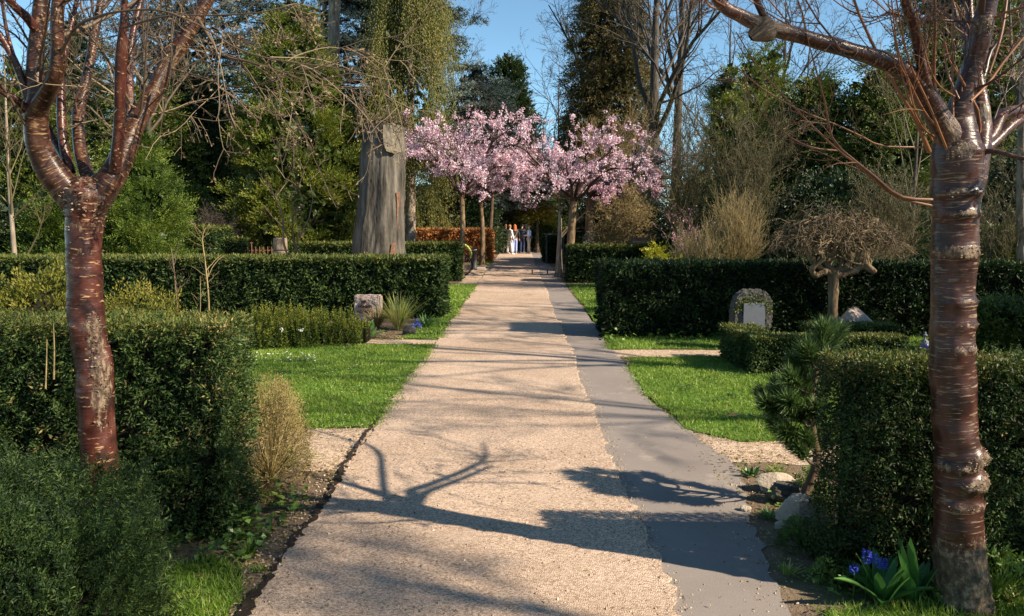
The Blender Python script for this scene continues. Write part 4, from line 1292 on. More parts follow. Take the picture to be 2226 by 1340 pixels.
# --- left side
conifer('thuja_tree', 'bright green feathery conifer right behind the left cherry trunk', 305, 18.5, 285, 1.30, 'thuja', 'thuja', n=7000, seed=201, ll=.09, lw=.024, cl=.30, power=.62, gaps=.22, per_c=22)
conifer('thuja_tree', 'low green feathery conifer left of the cherry trunk, in deep shade below', 118, 17.8, 402, .95, 'thuja', 'thuja', n=3000, seed=202, ll=.10, lw=.03, cl=.30, power=.8, gaps=.25, tb=.35)
conifer('thuja_tree', 'dark broad conifer bush at the left edge under the cherry limbs', 15, 18.5, 455, 1.2, 'darkyew', 'yew', n=2600, seed=203, cl=.35, power=.5)
conifer('conifer_tree', 'tall dark green conifer filling the left edge of the picture', 55, 25, 150, 2.3, 'green', 'yew', n=6000, seed=204, ll=.14, lw=.05, cl=.5, power=.55, tb=.5)
conifer('conifer_tree', 'dark conifer between the forked limbs of the left cherry', 180, 30, 40, 2.6, 'darkyew', 'yew', n=6000, seed=205, ll=.16, lw=.05, cl=.55, power=.6, gaps=.25, tb=.55)
conifer('conifer_tree', 'dark green conifer rising above the feathery bright green one', 330, 30, 190, 2.6, 'green', 'yew', n=6000, seed=206, ll=.16, lw=.05, cl=.55, power=.5)
conifer('yew_tree', 'nearly black yew in the gap right of the bright green conifer', 430, 32, 150, 3.2, 'darkyew', 'yew', n=7500, seed=207, ll=.17, lw=.06, cl=.6, power=.45)
conifer('yew_tree', 'black-green spreading yew over the rusty iron fence', 545, 36, 230, 3.4, 'darkyew', 'yew', n=6000, seed=208, ll=.18, lw=.06, cl=.6, power=.45)
conifer('cryptomeria_tree', 'yellow-green tufted conifer, tallest of the lit ones on the left', 650, 26, 12, 2.55, 'crypto', 'tuft', n=11000, seed=209, ll=.11, lw=.032, cl=.36, power=.52, gaps=.30, per_c=34, fl=.34, z0=.8, trunk='barkpale', trunk_r=.2, tb=.56)
conifer('cryptomeria_tree', 'smaller yellow-green tufted conifer low beside the weathered trunk', 735, 27.5, 170, 1.15, 'crypto', 'tuft', n=3200, seed=210, per_c=30, ll=.11, lw=.032, cl=.34, power=.5, gaps=.25, fl=.32, z0=2.4, trunk='barkpale', trunk_r=.24, tb=.42, X=gx(722, 27.5))
conifer('cedar_tree', 'grey-blue cedar with drooping plates above the tufted conifer', 715, 33, -160, 4.3, 'cedar', 'cedar', n=7000, seed=211, ll=.14, lw=.035, cl=1.3, power=.35, z0=5.6, trunk='barkpale', trunk_r=.30, base_R=.6, fill=.05, tb=.5)
conifer('cedar_tree', 'dark blue cedar spreading across the top left of the picture', 455, 38, -160, 4.6, 'cedar', 'cedar', n=8000, seed=212, ll=.16, lw=.04, cl=1.5, power=.35, z0=8.3, trunk='barkgrey', trunk_r=.35, base_R=.8, fill=.06, tb=.22)
conifer('cedar_tree', 'dark cedar behind the weeping conifer, tips reaching into the sky', 875, 33, -260, 2.3, 'cedar', 'cedar', n=8000, seed=213, ll=.15, lw=.04, cl=.9, power=.3, z0=7.6, trunk='barkgrey', trunk_r=.3, base_R=.8, fill=.1, tb=.2)
conifer('yew_tree', 'dark yew behind the grey broken trunk', 770, 38, 200, 2.8, 'darkyew', 'yew', n=5000, seed=214, ll=.18, lw=.06, cl=.6, power=.45)
conifer('weeping_cypress', 'tall weeping conifer with hanging olive curtains behind the broken trunk', 893, 27.0, -300, 1.5, 'weep', 'weep', n=14000, seed=215, ll=.10, lw=.026, cl=.3, power=.30, z0=3.6, trunk='barkpale', trunk_r=.2, fl=1.6, m=11, fill=.06, base_R=.75, tb=.45)
conifer('weeping_shrub', 'low weeping golden-green shrub under the left blossom', 925, 39, 415, 1.7, 'weep', 'weep', n=2600, seed=216, ll=.10, lw=.026, cl=.3, power=.35, z0=1.0, fl=.8, m=9, cat='shrub', tb=.6, group='shrubs between the hedges')
conifer('cedar_tree', 'grey-green cedar with loose layered boughs behind the left blossom', 1035, 46, 140, 4.2, 'cedar', 'cedar', n=9000, seed=217, ll=.2, lw=.05, cl=1.5, power=.62, z0=2.5, trunk='barkgrey', trunk_r=.3, fill=.10, fl=.45, tb=.55)
conifer('pine_tree', 'dark rounded pine standing against the sky at the end of the path', 1105, 58, 128, 2.7, 'darkyew', 'tuft', n=7000, seed=218, ll=.25, lw=.09, cl=.6, power=.5, z0=3, trunk_r=.25, fl=.4, tb=.75, gaps=.1)
conifer('yew_tree', 'dark yew behind the copper hedge', 985, 44, 395, 2.6, 'darkyew', 'yew', n=4500, seed=219, ll=.2, lw=.07, cl=.6, power=.45)
conifer('conifer_tree', 'low spreading dark green conifer across the end of the path', 1150, 52, 395, 2.4, 'green', 'yew', n=4000, seed=220, ll=.22, lw=.07, cl=.6, power=.4, tb=.35)
conifer('yew_tree', 'black yew right of the walkers at the end of the path', 1222, 57, 418, 2.2, 'darkyew', 'yew', n=3500, seed=221, ll=.2, lw=.07, cl=.5, power=.35)
conifer('conifer_bush', 'small green bush at the foot of the tufted conifer', 715, 28, 487, .9, 'green', 'yew', n=1800, seed=222, ll=.1, lw=.04, cl=.3, power=.4, cat='shrub', group='shrubs between the hedges', tb=.6)
conifer('conifer_bush', 'small dark green bush with loose sprigs left of the iron fence', 415, 27, 410, 1.2, 'green', 'yew', n=2200, seed=223, ll=.12, lw=.05, cl=.35, power=.5, cat='shrub', group='shrubs between the hedges', tb=.55, gaps=.35)
# --- right side
conifer('brown_conifer', 'tall brown-green conifer against the sky right of the path', 1322, 47, -190, 2.75, 'brownleaf', 'brown', n=13000, seed=231, ll=.2, lw=.06, cl=.6, power=.5, z0=3.7, trunk_r=.3, fl=.6, gaps=.22, tb=.5, base_R=.9)
conifer('yew_tree', 'dark yew below the right blossom', 1345, 36, 390, 2.3, 'darkyew', 'yew', n=4500, seed=232, ll=.18, lw=.06, cl=.5, power=.45)
conifer('lawson_cypress', 'yellow-green pointed conifer, leftmost of three spires on the right', 1572, 27, 150, .85, 'green', 'thuja', n=3600, seed=233, ll=.13, lw=.04, cl=.32, power=.4, tb=.75)
conifer('lawson_cypress', 'middle spire-shaped conifer of three on the right', 1622, 28.5, 122, .75, 'green', 'thuja', n=3600, seed=234, ll=.13, lw=.04, cl=.32, power=.4, tb=.6)
conifer('lawson_cypress', 'tallest dark spire-shaped conifer of three on the right', 1665, 29.5, 108, .75, 'green', 'thuja', n=3600, seed=235, ll=.13, lw=.04, cl=.32, power=.35, tb=.65)
conifer('conifer_tree', 'broad dark green conifer under the low branch of the right cherry', 1760, 26, 175, 2.3, 'green', 'brown', n=8500, seed=236, ll=.14, lw=.05, cl=.45, power=.45, tb=.42, gaps=.3)
conifer('conifer_tree', 'dark conifer behind the orange shoots of the right cherry', 1905, 25, 140, 2.2, 'green', 'brown', n=8500, seed=237, ll=.14, lw=.05, cl=.45, power=.45, tb=.40, gaps=.3)
conifer('conifer_tree', 'tall dull green conifer at the top right corner', 2080, 29, -120, 3.2, 'green', 'brown', n=11000, seed=238, ll=.16, lw=.05, cl=.55, power=.4, tb=.5, gaps=.25)
conifer('yew_tree', 'black yew behind the ochre stems right of the blossom', 1560, 23, 395, 1.9, 'darkyew', 'yew', n=4200, seed=239, ll=.14, lw=.05, cl=.45, power=.4)
conifer('yew_tree', 'black yew behind the contorted tree', 1830, 20, 395, 2.2, 'darkyew', 'yew', n=4500, seed=240, ll=.13, lw=.045, cl=.45, power=.35)
conifer('conifer_bush', 'green leafy bush right of the right cherry trunk', 2175, 13.4, 505, .85, 'green', 'yew', n=3800, seed=241, ll=.075, lw=.03, cl=.26, power=.3, cat='shrub', group='shrubs between the hedges', tb=.55)
conifer('conifer_bush', 'low rounded evergreen bush at the right edge above the front hedge', 2205, 9.6, 668, .62, 'green', 'yew', n=3200, seed=242, ll=.055, lw=.02, cl=.2, power=.3, cat='shrub', group='shrubs between the hedges', tb=.45)
conifer('yew_tree', 'dark yew filling the right edge behind thin bare stems', 2290, 19, 330, 2.3, 'darkyew', 'yew', n=4500, seed=243, ll=.13, lw=.045, cl=.45, power=.35)

# --- bare trees
bare_tree('bare_tree', 'thick-trunked bare tree beside the tall brown conifer', gx(1420, 37), 37, 17, .34, seed=301, n=(16, 7, 6, 4), tmin=.32, up=.35, minr=.009)
bare_tree('bare_tree', 'second tall bare tree with forked dark trunk right of the thick one', gx(1468, 42), 42, 19, .33, seed=302, n=(16, 7, 6, 4), tmin=.34, up=.45, minr=.010)
bare_tree('bare_tree', 'bare tree reaching twigs into the sky left of the brown conifer', gx(1300, 52), 52, 19, .28, seed=303, n=(18, 7, 6, 3), ratio=(.45, .55, .55, .5), tmin=.25, minr=.011)
bare_tree('bare_tree', 'pale thin bare tree far off at the left of the sky gap', gx(985, 75), 75, 19, .2, seed=304, n=(18, 7, 5, 3), minr=.014, up=.5)
bare_tree('bare_tree', 'distant bare tree behind the dark spires on the right', gx(1690, 55), 55, 17, .28, seed=305, n=(18, 7, 6, 4), tmin=.2, minr=.012)
bare_tree('bare_tree', 'distant bare tree over the conifers at upper right', gx(1580, 60), 60, 17, .28, seed=306, n=(16, 7, 6, 4), tmin=.2, minr=.013)
bare_tree('bare_tree', 'twiggy bare tree in front of the conifer at the top right', gx(1985, 18), 18, 8.5, .05, seed=307, n=(16, 6, 6, 3), tmin=.2, minr=.005, twig='twigolive')
bare_tree('bare_tree', 'leaning bare tree with pale limbs at the right edge', gx(2240, 12.5), 12.5, 6.5, .10, seed=308, n=(14, 6, 6, 3), tmin=.12, minr=.0035, twig='twigolive', mat='barkpale', lean=(-.5, 0))
bare_tree('bare_tree', 'grey bare tree between left cherry limbs and cedar', gx(335, 22), 22, 9.5, .13, seed=309, n=(15, 6, 6, 3), tmin=.3, minr=.006, twig='twigtan')
bare_tree('bare_tree', 'thin bare tree at the left edge by the cream building', gx(28, 16), 16, 5.5, .06, seed=310, n=(14, 6, 4, 2), tmin=.1, minr=.004, twig='twigolive', mat='barkpale')
bare_tree('bare_tree', 'far bare tree in the sky gap left of the brown conifer, lower', gx(1215, 70), 70, 15, .2, seed=311, n=(16, 7, 6, 3), tmin=.2, minr=.014)

# --- shrubs
bare_tree('bare_shrub', 'tall olive bare shrub right of the blossom, leftmost of the two', gx(1480, 20), 20, 4.1, .03, seed=321, stems=22, n=(6, 5, 4), ratio=(.5, .5, .5), ang=(.5, .6, .7), minr=.005, twig='twigolive', cat='shrub', group='bare shrubs')
bare_tree('bare_shrub', 'tall grey-olive bare shrub in front of the conifer spires', gx(1620, 19.5), 19.5, 4.4, .03, seed=322, stems=24, n=(6, 5, 4), ratio=(.5, .5, .5), ang=(.5, .6, .7), minr=.005, twig='twigolive', cat='shrub', group='bare shrubs')
bare_tree('willow_shrub', 'dense ochre upright willow shrub behind the long dark hedge', gx(1600, 15.5), 15.5, 1.95, .010, seed=323, stems=150, n=(6, 3), ratio=(.5, .45), ang=(.3, .45), minr=.0035, twig='twigochre', cat='shrub', group='bare shrubs', up=.4)
bare_tree('willow_shrub', 'lower ochre willow shrub against the hedge, left of the contorted tree', gx(1525, 14.6), 14.6, 1.35, .009, seed=324, stems=110, n=(6, 3), ratio=(.5, .45), ang=(.35, .45), minr=.0032, twig='twigochre', cat='shrub', group='bare shrubs', up=.4)
bare_tree('bare_shrub', 'brown bare shrub behind the contorted tree', gx(1930, 15.5), 15.5, 2.35, .016, seed=325, stems=46, n=(7, 5, 3), ratio=(.5, .5, .5), ang=(.6, .7, .7), minr=.004, twig='twigolive', cat='shrub', group='bare shrubs')
bare_tree('bare_shrub', 'ochre bare shrub low behind the hedge, right of the contorted tree', gx(1900, 13.6), 13.6, 1.5, .010, seed=326, stems=70, n=(6, 4), ratio=(.5, .45), ang=(.5, .6), minr=.0032, twig='twigochre', cat='shrub', group='bare shrubs')
bare_tree('bare_shrub', 'pale golden twiggy shrub beside the brown gravestone', gx(1345, 25.2), 25.2, 2.35, .028, seed=327, stems=9, n=(9, 7, 6, 3), ratio=(.6, .55, .5, .5), ang=(.7, .8, .8, .8), tmin=.15, minr=.006, twig='twigochre', cat='shrub', group='bare shrubs', up=.0, wig=.2)
bare_tree('bare_shrub', 'thin curved pale stems growing beside the hedge block at right', gx(1480, 17.5), 17.5, 1.6, .014, seed=328, stems=9, n=(3, 3), ratio=(.5, .5), ang=(.6, .6), minr=.005, twig='twigolive', cat='shrub', group='bare shrubs')
bare_tree('bare_shrub', 'olive twiggy shrub behind the walkers at the end of the path', gx(1105, 50), 50, 4.2, .04, seed=329, stems=26, n=(8, 6, 4), ratio=(.5, .5, .5), ang=(.6, .7, .7), minr=.011, twig='twigolive', cat='shrub', group='bare shrubs')
bare_tree('bare_shrub', 'brown twiggy thicket over the right blossom, below the brown conifer', gx(1340, 33), 33, 5.6, .04, seed=330, stems=30, n=(8, 6, 4), ratio=(.5, .5, .5), ang=(.6, .7, .7), minr=.008, twig='twigochre', cat='shrub', group='bare shrubs')
bare_tree('bare_shrub', 'brown dead bracken-like thicket behind the small hedge blocks', gx(465, 24), 24, 1.9, .02, seed=331, stems=60, n=(7, 5, 3), ratio=(.5, .5, .5), ang=(.7, .8, .8), minr=.006, twig='twiggrey', cat='shrub', group='bare shrubs')
bare_tree('bare_shrub', 'two-stemmed pollarded sapling in front of the tufted conifer', gx(630, 19), 19, 4.2, .045, seed=332, stems=3, n=(5, 4, 3), ratio=(.35, .5, .5), ang=(.5, .6, .6), minr=.005, twig='twigtan', cat='shrub', group='bare shrubs', tmin=.4)
bare_tree('bare_shrub', 'thin twiggy stems at the right edge behind the cherry trunk', gx(2170, 12.8), 12.8, 2.6, .014, seed=333, stems=16, n=(6, 5, 3), ratio=(.5, .5, .5), ang=(.5, .7, .7), minr=.003, twig='twigolive', cat='shrub', group='bare shrubs')

# golden conifer tips over the path's end
conifer('golden_shrub', 'yellow-orange leafed shrub above the walkers', 1168, 47, 440, .75, 'gold', 'yew', n=1100, seed=341, ll=.16, lw=.08, cl=.4, power=.3, z0=2.0, cat='shrub', group='golden shrubs', tb=.6)
conifer('golden_shrub', 'lime-yellow low shrub behind the long dark hedge', 1425, 14.6, 540, .30, 'yellowfl', 'yew', n=900, seed=342, ll=.05, lw=.02, cl=.14, power=.4, cat='shrub', group='golden shrubs', X=gx(1425, 14.6), tb=.45)
conifer('golden_shrub', 'lime-yellow low shrub behind the dark hedge, right-hand one', 1472, 14.2, 558, .30, 'yellowfl', 'yew', n=700, seed=343, ll=.05, lw=.02, cl=.14, power=.3, cat='shrub', group='golden shrubs', tb=.4)
def mound(name, label, px, Y, top_py, RX, RY, mat, n, L, Wd, seed, cat='shrub', group=None, tb=.5, up=.5, z0=0.0):
    r = np.random.default_rng(seed)
    X = gx(px, Y)
    H = topz(top_py, Y)
    base = np.array([X, Y, 0.])
    d = rdirs(n, r)
    d[:, 2] = np.abs(d[:, 2])
    lump = 1 + .16 * snoise(d * 1.0 + seed, 1.1, seed) + .1 * snoise(d + seed, 2.6, seed + 1)
    P = base + d * np.array([RX, RY, H]) * (lump * r.uniform(.55, 1, n) ** .35)[:, None]
    A = d * .7 + rdirs(n, r) * .8 + [0, 0, up]
    mb = MB()
    leaves(mb, P, A, rdirs(n, r), L * r.uniform(.6, 1.3, n), Wd * r.uniform(.7, 1.2, n), tint=tb + .2 * snoise(P, 1.5, seed + 4) + r.normal(size=n) * .16)
    th = np.linspace(0, np.pi / 2, 6)
    lathe(mb, [(math.cos(a) * .72, math.sin(a) * .72) for a in th], (0, 0, 0), sides=12, mat=1)
    v = mb.V[-1]
    v *= np.array([RX, RY, H])
    v += base
    return tag(mb.build(name, [M[mat], M['core']], base=base), label, cat, group)
mound('golden_shrub', 'large golden-brown leafy shrub at the left edge behind the front hedge', 70, 9.2, 568, .78, .6, 'gold', 9000, .055, .024, 351, group='golden shrubs', tb=.42)
mound('golden_shrub', 'bright yellow-green shrub right of the left cherry trunk, over the front hedge', 300, 8.6, 628, .62, .5, 'gold', 7500, .038, .014, 352, group='golden shrubs', tb=.6)
mound('dome_shrub', 'clipped olive dome behind the grey arched gravestone', 1312, 33, 502, 1.5, 1.2, 'yewgold', 3000, .1, .04, 353, tb=.35)
mound('ground_shrub', 'low evergreen mound filling the far end of the path at left', 1020, 49, 468, 2.2, 1.5, 'green', 3000, .16, .07, 354, tb=.6)
mound('ground_shrub', 'dark evergreen mound closing the far end of the path', 1150, 62, 440, 3.6, 1.5, 'green', 5000, .2, .08, 355, tb=.4)
# golden upright yew in front of the left lawn: many vertical shoots
def upright_yew():
    base = np.array([gx(640, 10.4), 10.3, 0.])
    r = np.random.default_rng(361)
    n = 520
    X = r.uniform(gx(520, 10.3), gx(772, 10.3), n)
    Y = 10.0 + r.uniform(0, .95, n) + .45 * (X - X.min()) / (X.max() - X.min())
    hh = (.40 + .13 * snoise(np.c_[X, Y, X * 0], 1.1, 3) + r.uniform(-.08, .12, n)) * np.clip((X.max() + .18 - X) / .45, .55, 1)
    A = np.c_[r.normal(size=n) * .12, r.normal(size=n) * .12 - .08, np.ones(n)]
    P = np.c_[X, Y, np.full(n, .04)]
    mb = MB()
    fronds(mb, P, A, hh, 46, .042, .012, ang=.85, radial=True, taper=.35, tint=np.clip(.38 + r.normal(size=n) * .1, 0, 1), r=r, tj=.1)
    # lighter tips
    fronds(mb, P + nrm(A) * (hh * .72)[:, None], A, hh * .34, 16, .036, .011, ang=.75, radial=True, taper=.4, tint=.72 + r.normal(size=n) * .12, r=r, tj=.1)
    for q in range(5):
        box(mb, (X.min() + .28 + q * .27, 10.72 + q * .07, .10), (.34, .42, .20), mat=1)
    tag(mb.build('golden_yew', [M['yewgold'], M['core']], base=base), 'yellow-green upright-shooted yew at the back of the left lawn', 'shrub')
upright_yew()
# low yew in the bottom left corner
def corner_yew():
    r = np.random.default_rng(371)
    y0, y1 = 1.75, 2.92
    base = np.array([-1.75, 2.4, 0.])
    n = 17000
    Y = r.uniform(y0, y1, n)
    xr = -.515 * Y + .02 + .05 * snoise(np.c_[Y, Y * 0, Y * 0], .9, 3)
    X = r.uniform(-.70 * Y - .2, xr + .1)
    top = .80 + .05 * snoise(np.c_[X, Y, X * 0], 1.3, 5) - .10 * np.clip((Y - 2.7) / .2, 0, 1)
    Z = r.uniform(.02, 1, n) * top
    e = np.minimum.reduce([xr - X, y1 - Y, top - Z, Y - y0])
    k = (e < .17) & (e > -.03)
    P = np.c_[X, Y, Z][k]
    out = np.c_[np.where((xr - X)[k] < .17, .75, 0), np.where((Y - y0)[k] < .3, -.5, -.15), np.full(k.sum(), .7)]
    n = len(P)
    mb = MB()
    A = out + rdirs(n, r) * .5
    fronds(mb, P, A, r.uniform(.05, .10, n), 26, .019, .0040, ang=.95, radial=True, taper=.3, tint=.33 + .15 * snoise(P, 2, 6) + r.normal(size=n) * .1, r=r, tj=.13)
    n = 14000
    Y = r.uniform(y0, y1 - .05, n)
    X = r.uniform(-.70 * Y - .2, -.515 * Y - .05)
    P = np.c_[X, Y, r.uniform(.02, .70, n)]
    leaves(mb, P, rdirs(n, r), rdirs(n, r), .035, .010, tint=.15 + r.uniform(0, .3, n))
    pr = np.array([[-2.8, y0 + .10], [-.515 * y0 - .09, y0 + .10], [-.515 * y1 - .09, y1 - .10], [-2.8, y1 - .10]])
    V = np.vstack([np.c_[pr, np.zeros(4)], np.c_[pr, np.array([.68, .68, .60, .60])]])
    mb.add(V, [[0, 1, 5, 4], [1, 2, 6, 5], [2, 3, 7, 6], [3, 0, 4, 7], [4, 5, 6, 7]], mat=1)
    tag(mb.build('yew_bush', [M['yew'], M['core']], base=base), 'low feathery yew bush in the bottom left corner, in front of the red cherry trunk', 'shrub')
corner_yew()
# dry ochre shrub at the end of the left hedge
def dry_bush():
    r = np.random.default_rng(381)
    base = np.array([-1.60, 4.86, 0.])
    n = 2600
    d = rdirs(n, r)
    d[:, 2] = np.abs(d[:, 2])
    P = base + d * np.array([.19, .62, .66]) * r.uniform(.35, 1, n)[:, None] ** .5
    A = d * .8 + rdirs(n, r) * .7 + [0, 0, .35]
    mb = MB()
    fronds(mb, P, A, r.uniform(.05, .12, n), 6, .026, .006, ang=.7, radial=True, tint=np.clip(.55 - .5 * (P[:, 1] < 4.45) + r.normal(size=n) * .15, 0, 1), r=r)
    st = np.repeat(base[None] + np.array([0, 0, .02]), 260, 0)
    L = d[:260] * np.array([.2, .62, .7])
    t = np.linspace(0, 1, 4)[None, :, None]
    Q = st[:, None] + L[:, None] * t
    tubes(mb, Q, np.linspace(.003, .0012, 4)[None] * np.ones((260, 1)), sides=3, tint=r.uniform(.4, 1, 260))
    tag(mb.build('dry_shrub', M['ochre'], base=base), 'dry ochre shrub at the path end of the nearest left hedge', 'shrub')
dry_bush()

# ------------------------------------------------------------------ blossoming cherries
def blossom_tree(label, px, Y, base_r, fork_py, crown, seed, dens=1.0, lean=0.0, tint=.62):
    """crown = (px centre, py centre, half width px, half height px)"""
    r = np.random.default_rng(seed)
    X = gx(px, Y)
    base = np.array([X, Y, 0.])
    root = thing('blossom_cherry', label, 'tree', tuple(base), 'cherry trees in blossom')
    zf = topz(fork_py, Y)
    t = np.linspace(0, 1, 12)
    P = np.c_[X + lean * t + .04 * np.sin(t * 4 + seed), np.full(12, Y), zf * t]
    R = base_r * (1.25 - .4 * t + .3 * np.exp(-t * 10))
    mb = MB()
    tubes(mb, P[None], gnarl(P, R, 10, .09, seed)[None], sides=10)
    mb.build('trunk', M['barkmid'], parent=root, base=base)
    cx, cy, hw, hh = crown
    cc = at(cx, cy, Y)
    rx, rz = hw / F_PX * Y, hh / F_PX * Y
    nl = 11
    a = np.linspace(0, 2 * np.pi, nl, endpoint=False) + r.uniform(0, .5)
    end = cc + np.c_[np.cos(a) * rx * .95, np.sin(a) * rx * .85, r.uniform(-.75, 1.0, nl) * rz] * r.uniform(.65, 1.2, (nl, 1))
    tt = np.linspace(0, 1, 8)[None, :, None]
    st = P[-1] * np.ones((nl, 1))
    L = st[:, None] * (1 - tt) + end[:, None] * tt
    L[..., 2] += (np.sin(tt[..., 0] * np.pi) * .25 * rz)
    L[:, 1:] += r.normal(size=(nl, 7, 3)) * .06
    LR = base_r * .5 * np.linspace(1, .15, 8)[None] * np.ones((nl, 1))
    mb = MB()
    tubes(mb, L, LR, sides=6, tint=.1)
    b1, r1_ = sprout(L, LR, 11, .5, ang=.8, K=6, tmin=.2, wig=.14, rr=.5, r=r, minr=.008, upb=.15)
    b2, r2_ = sprout(b1, r1_, 6, .55, ang=.8, K=5, tmin=.2, wig=.15, rr=.6, r=r, minr=.005)
    tubes(mb, b1, r1_, sides=4, tint=.12)
    tubes(mb, b2, r2_, sides=3, tint=.15)
    mb.build('branches', M['twigred'], parent=root, base=base)
    # flower clusters set along the young wood
    pts = np.concatenate([b2[:, 1:].reshape(-1, 3), b1[:, 2:].reshape(-1, 3)])
    u = np.abs((pts - cc) / np.array([rx * 1.06, rx * 1.0, rz * 1.1]))
    ok = (u ** 2).sum(1) < 1.5
    g_ = snoise(pts, .75, seed + 2)
    k = ok & (r.uniform(size=len(pts)) < dens * np.clip(.5 + 1.0 * g_, .03, 1))
    pts = pts[k]
    m = 9
    idx = np.repeat(np.arange(len(pts)), m)
    d = rdirs(len(idx), r)
    Pp = pts[idx] + d * .038 * r.uniform(.2, 1.2, (len(idx), 1))
    mb = MB()
    leaves(mb, Pp, d + rdirs(len(idx), r) * .6, rdirs(len(idx), r), .058 * r.uniform(.7, 1.3, len(idx)), .048, tint=tint + .16 * r.normal(size=len(pts))[idx] + r.normal(size=len(idx)) * .14, mid=.55)
    mb.build('blossom', M['blossom'], parent=root, base=base)
blossom_tree('pink blossoming cherry left of the path, the fullest flowering crown', 1003, 24.8, .082, 425, (1018, 352, 168, 98), 401, 1.15, tint=.66)
blossom_tree('thin cherry stem just behind the fullest blossom tree on the left', 1047, 32, .09, 440, (1110, 372, 110, 60), 402, .5, tint=.6)
blossom_tree('pink blossoming cherry right of the path, leaning pale trunk', 1232, 24.6, .12, 438, (1215, 352, 185, 84), 403, .8, tint=.64, lean=.25)
blossom_tree('darker half-open pink cherry on the right, behind the twin stems', 1283, 28.5, .15, 430, (1390, 388, 190, 74), 404, .85, tint=.5)
bare_tree('bare_tree', 'mossy twin stem standing beside the leaning blossom cherry on the right', gx(1216, 24.9), 24.9, 3.2, .11, seed=405, n=(8, 5, 4), ratio=(.5, .55, .5), ang=(1.0, .9, .8), tmin=.25, minr=.006, twig='twigtan', mat='barkpale', group=None, grav=.4)
bare_tree('bare_tree', 'dark leaning bare trunk behind the left blossom', gx(1060, 40), 40, 6.5, .14, seed=406, n=(10, 6, 5), ratio=(.5, .55, .5), tmin=.4, minr=.009, mat='barkbrown', lean=(.5, 0))
# small pink shrub at right
def pinkshrub():
    root, lv = None, None
    def ex(mb, lv, r):
        p = lv[-1][0][:, 1:].reshape(-1, 3)
        p = p[r.uniform(size=len(p)) < .5]
        leaves(mb, p, rdirs(len(p), r), rdirs(len(p), r), .045, .035, tint=.08 + r.normal(size=len(p)) * .1, mat=1)
    bare_tree('pink_shrub', 'small dusky pink flowering shrub left of the ochre willow', gx(1492, 18.5), 18.5, 1.75, .02, seed=407, stems=7, n=(6, 5), ratio=(.5, .5), ang=(.6, .7), minr=.004, twig='twigtan', cat='shrub', group=None, extra=ex, tmin=.5)
pinkshrub()

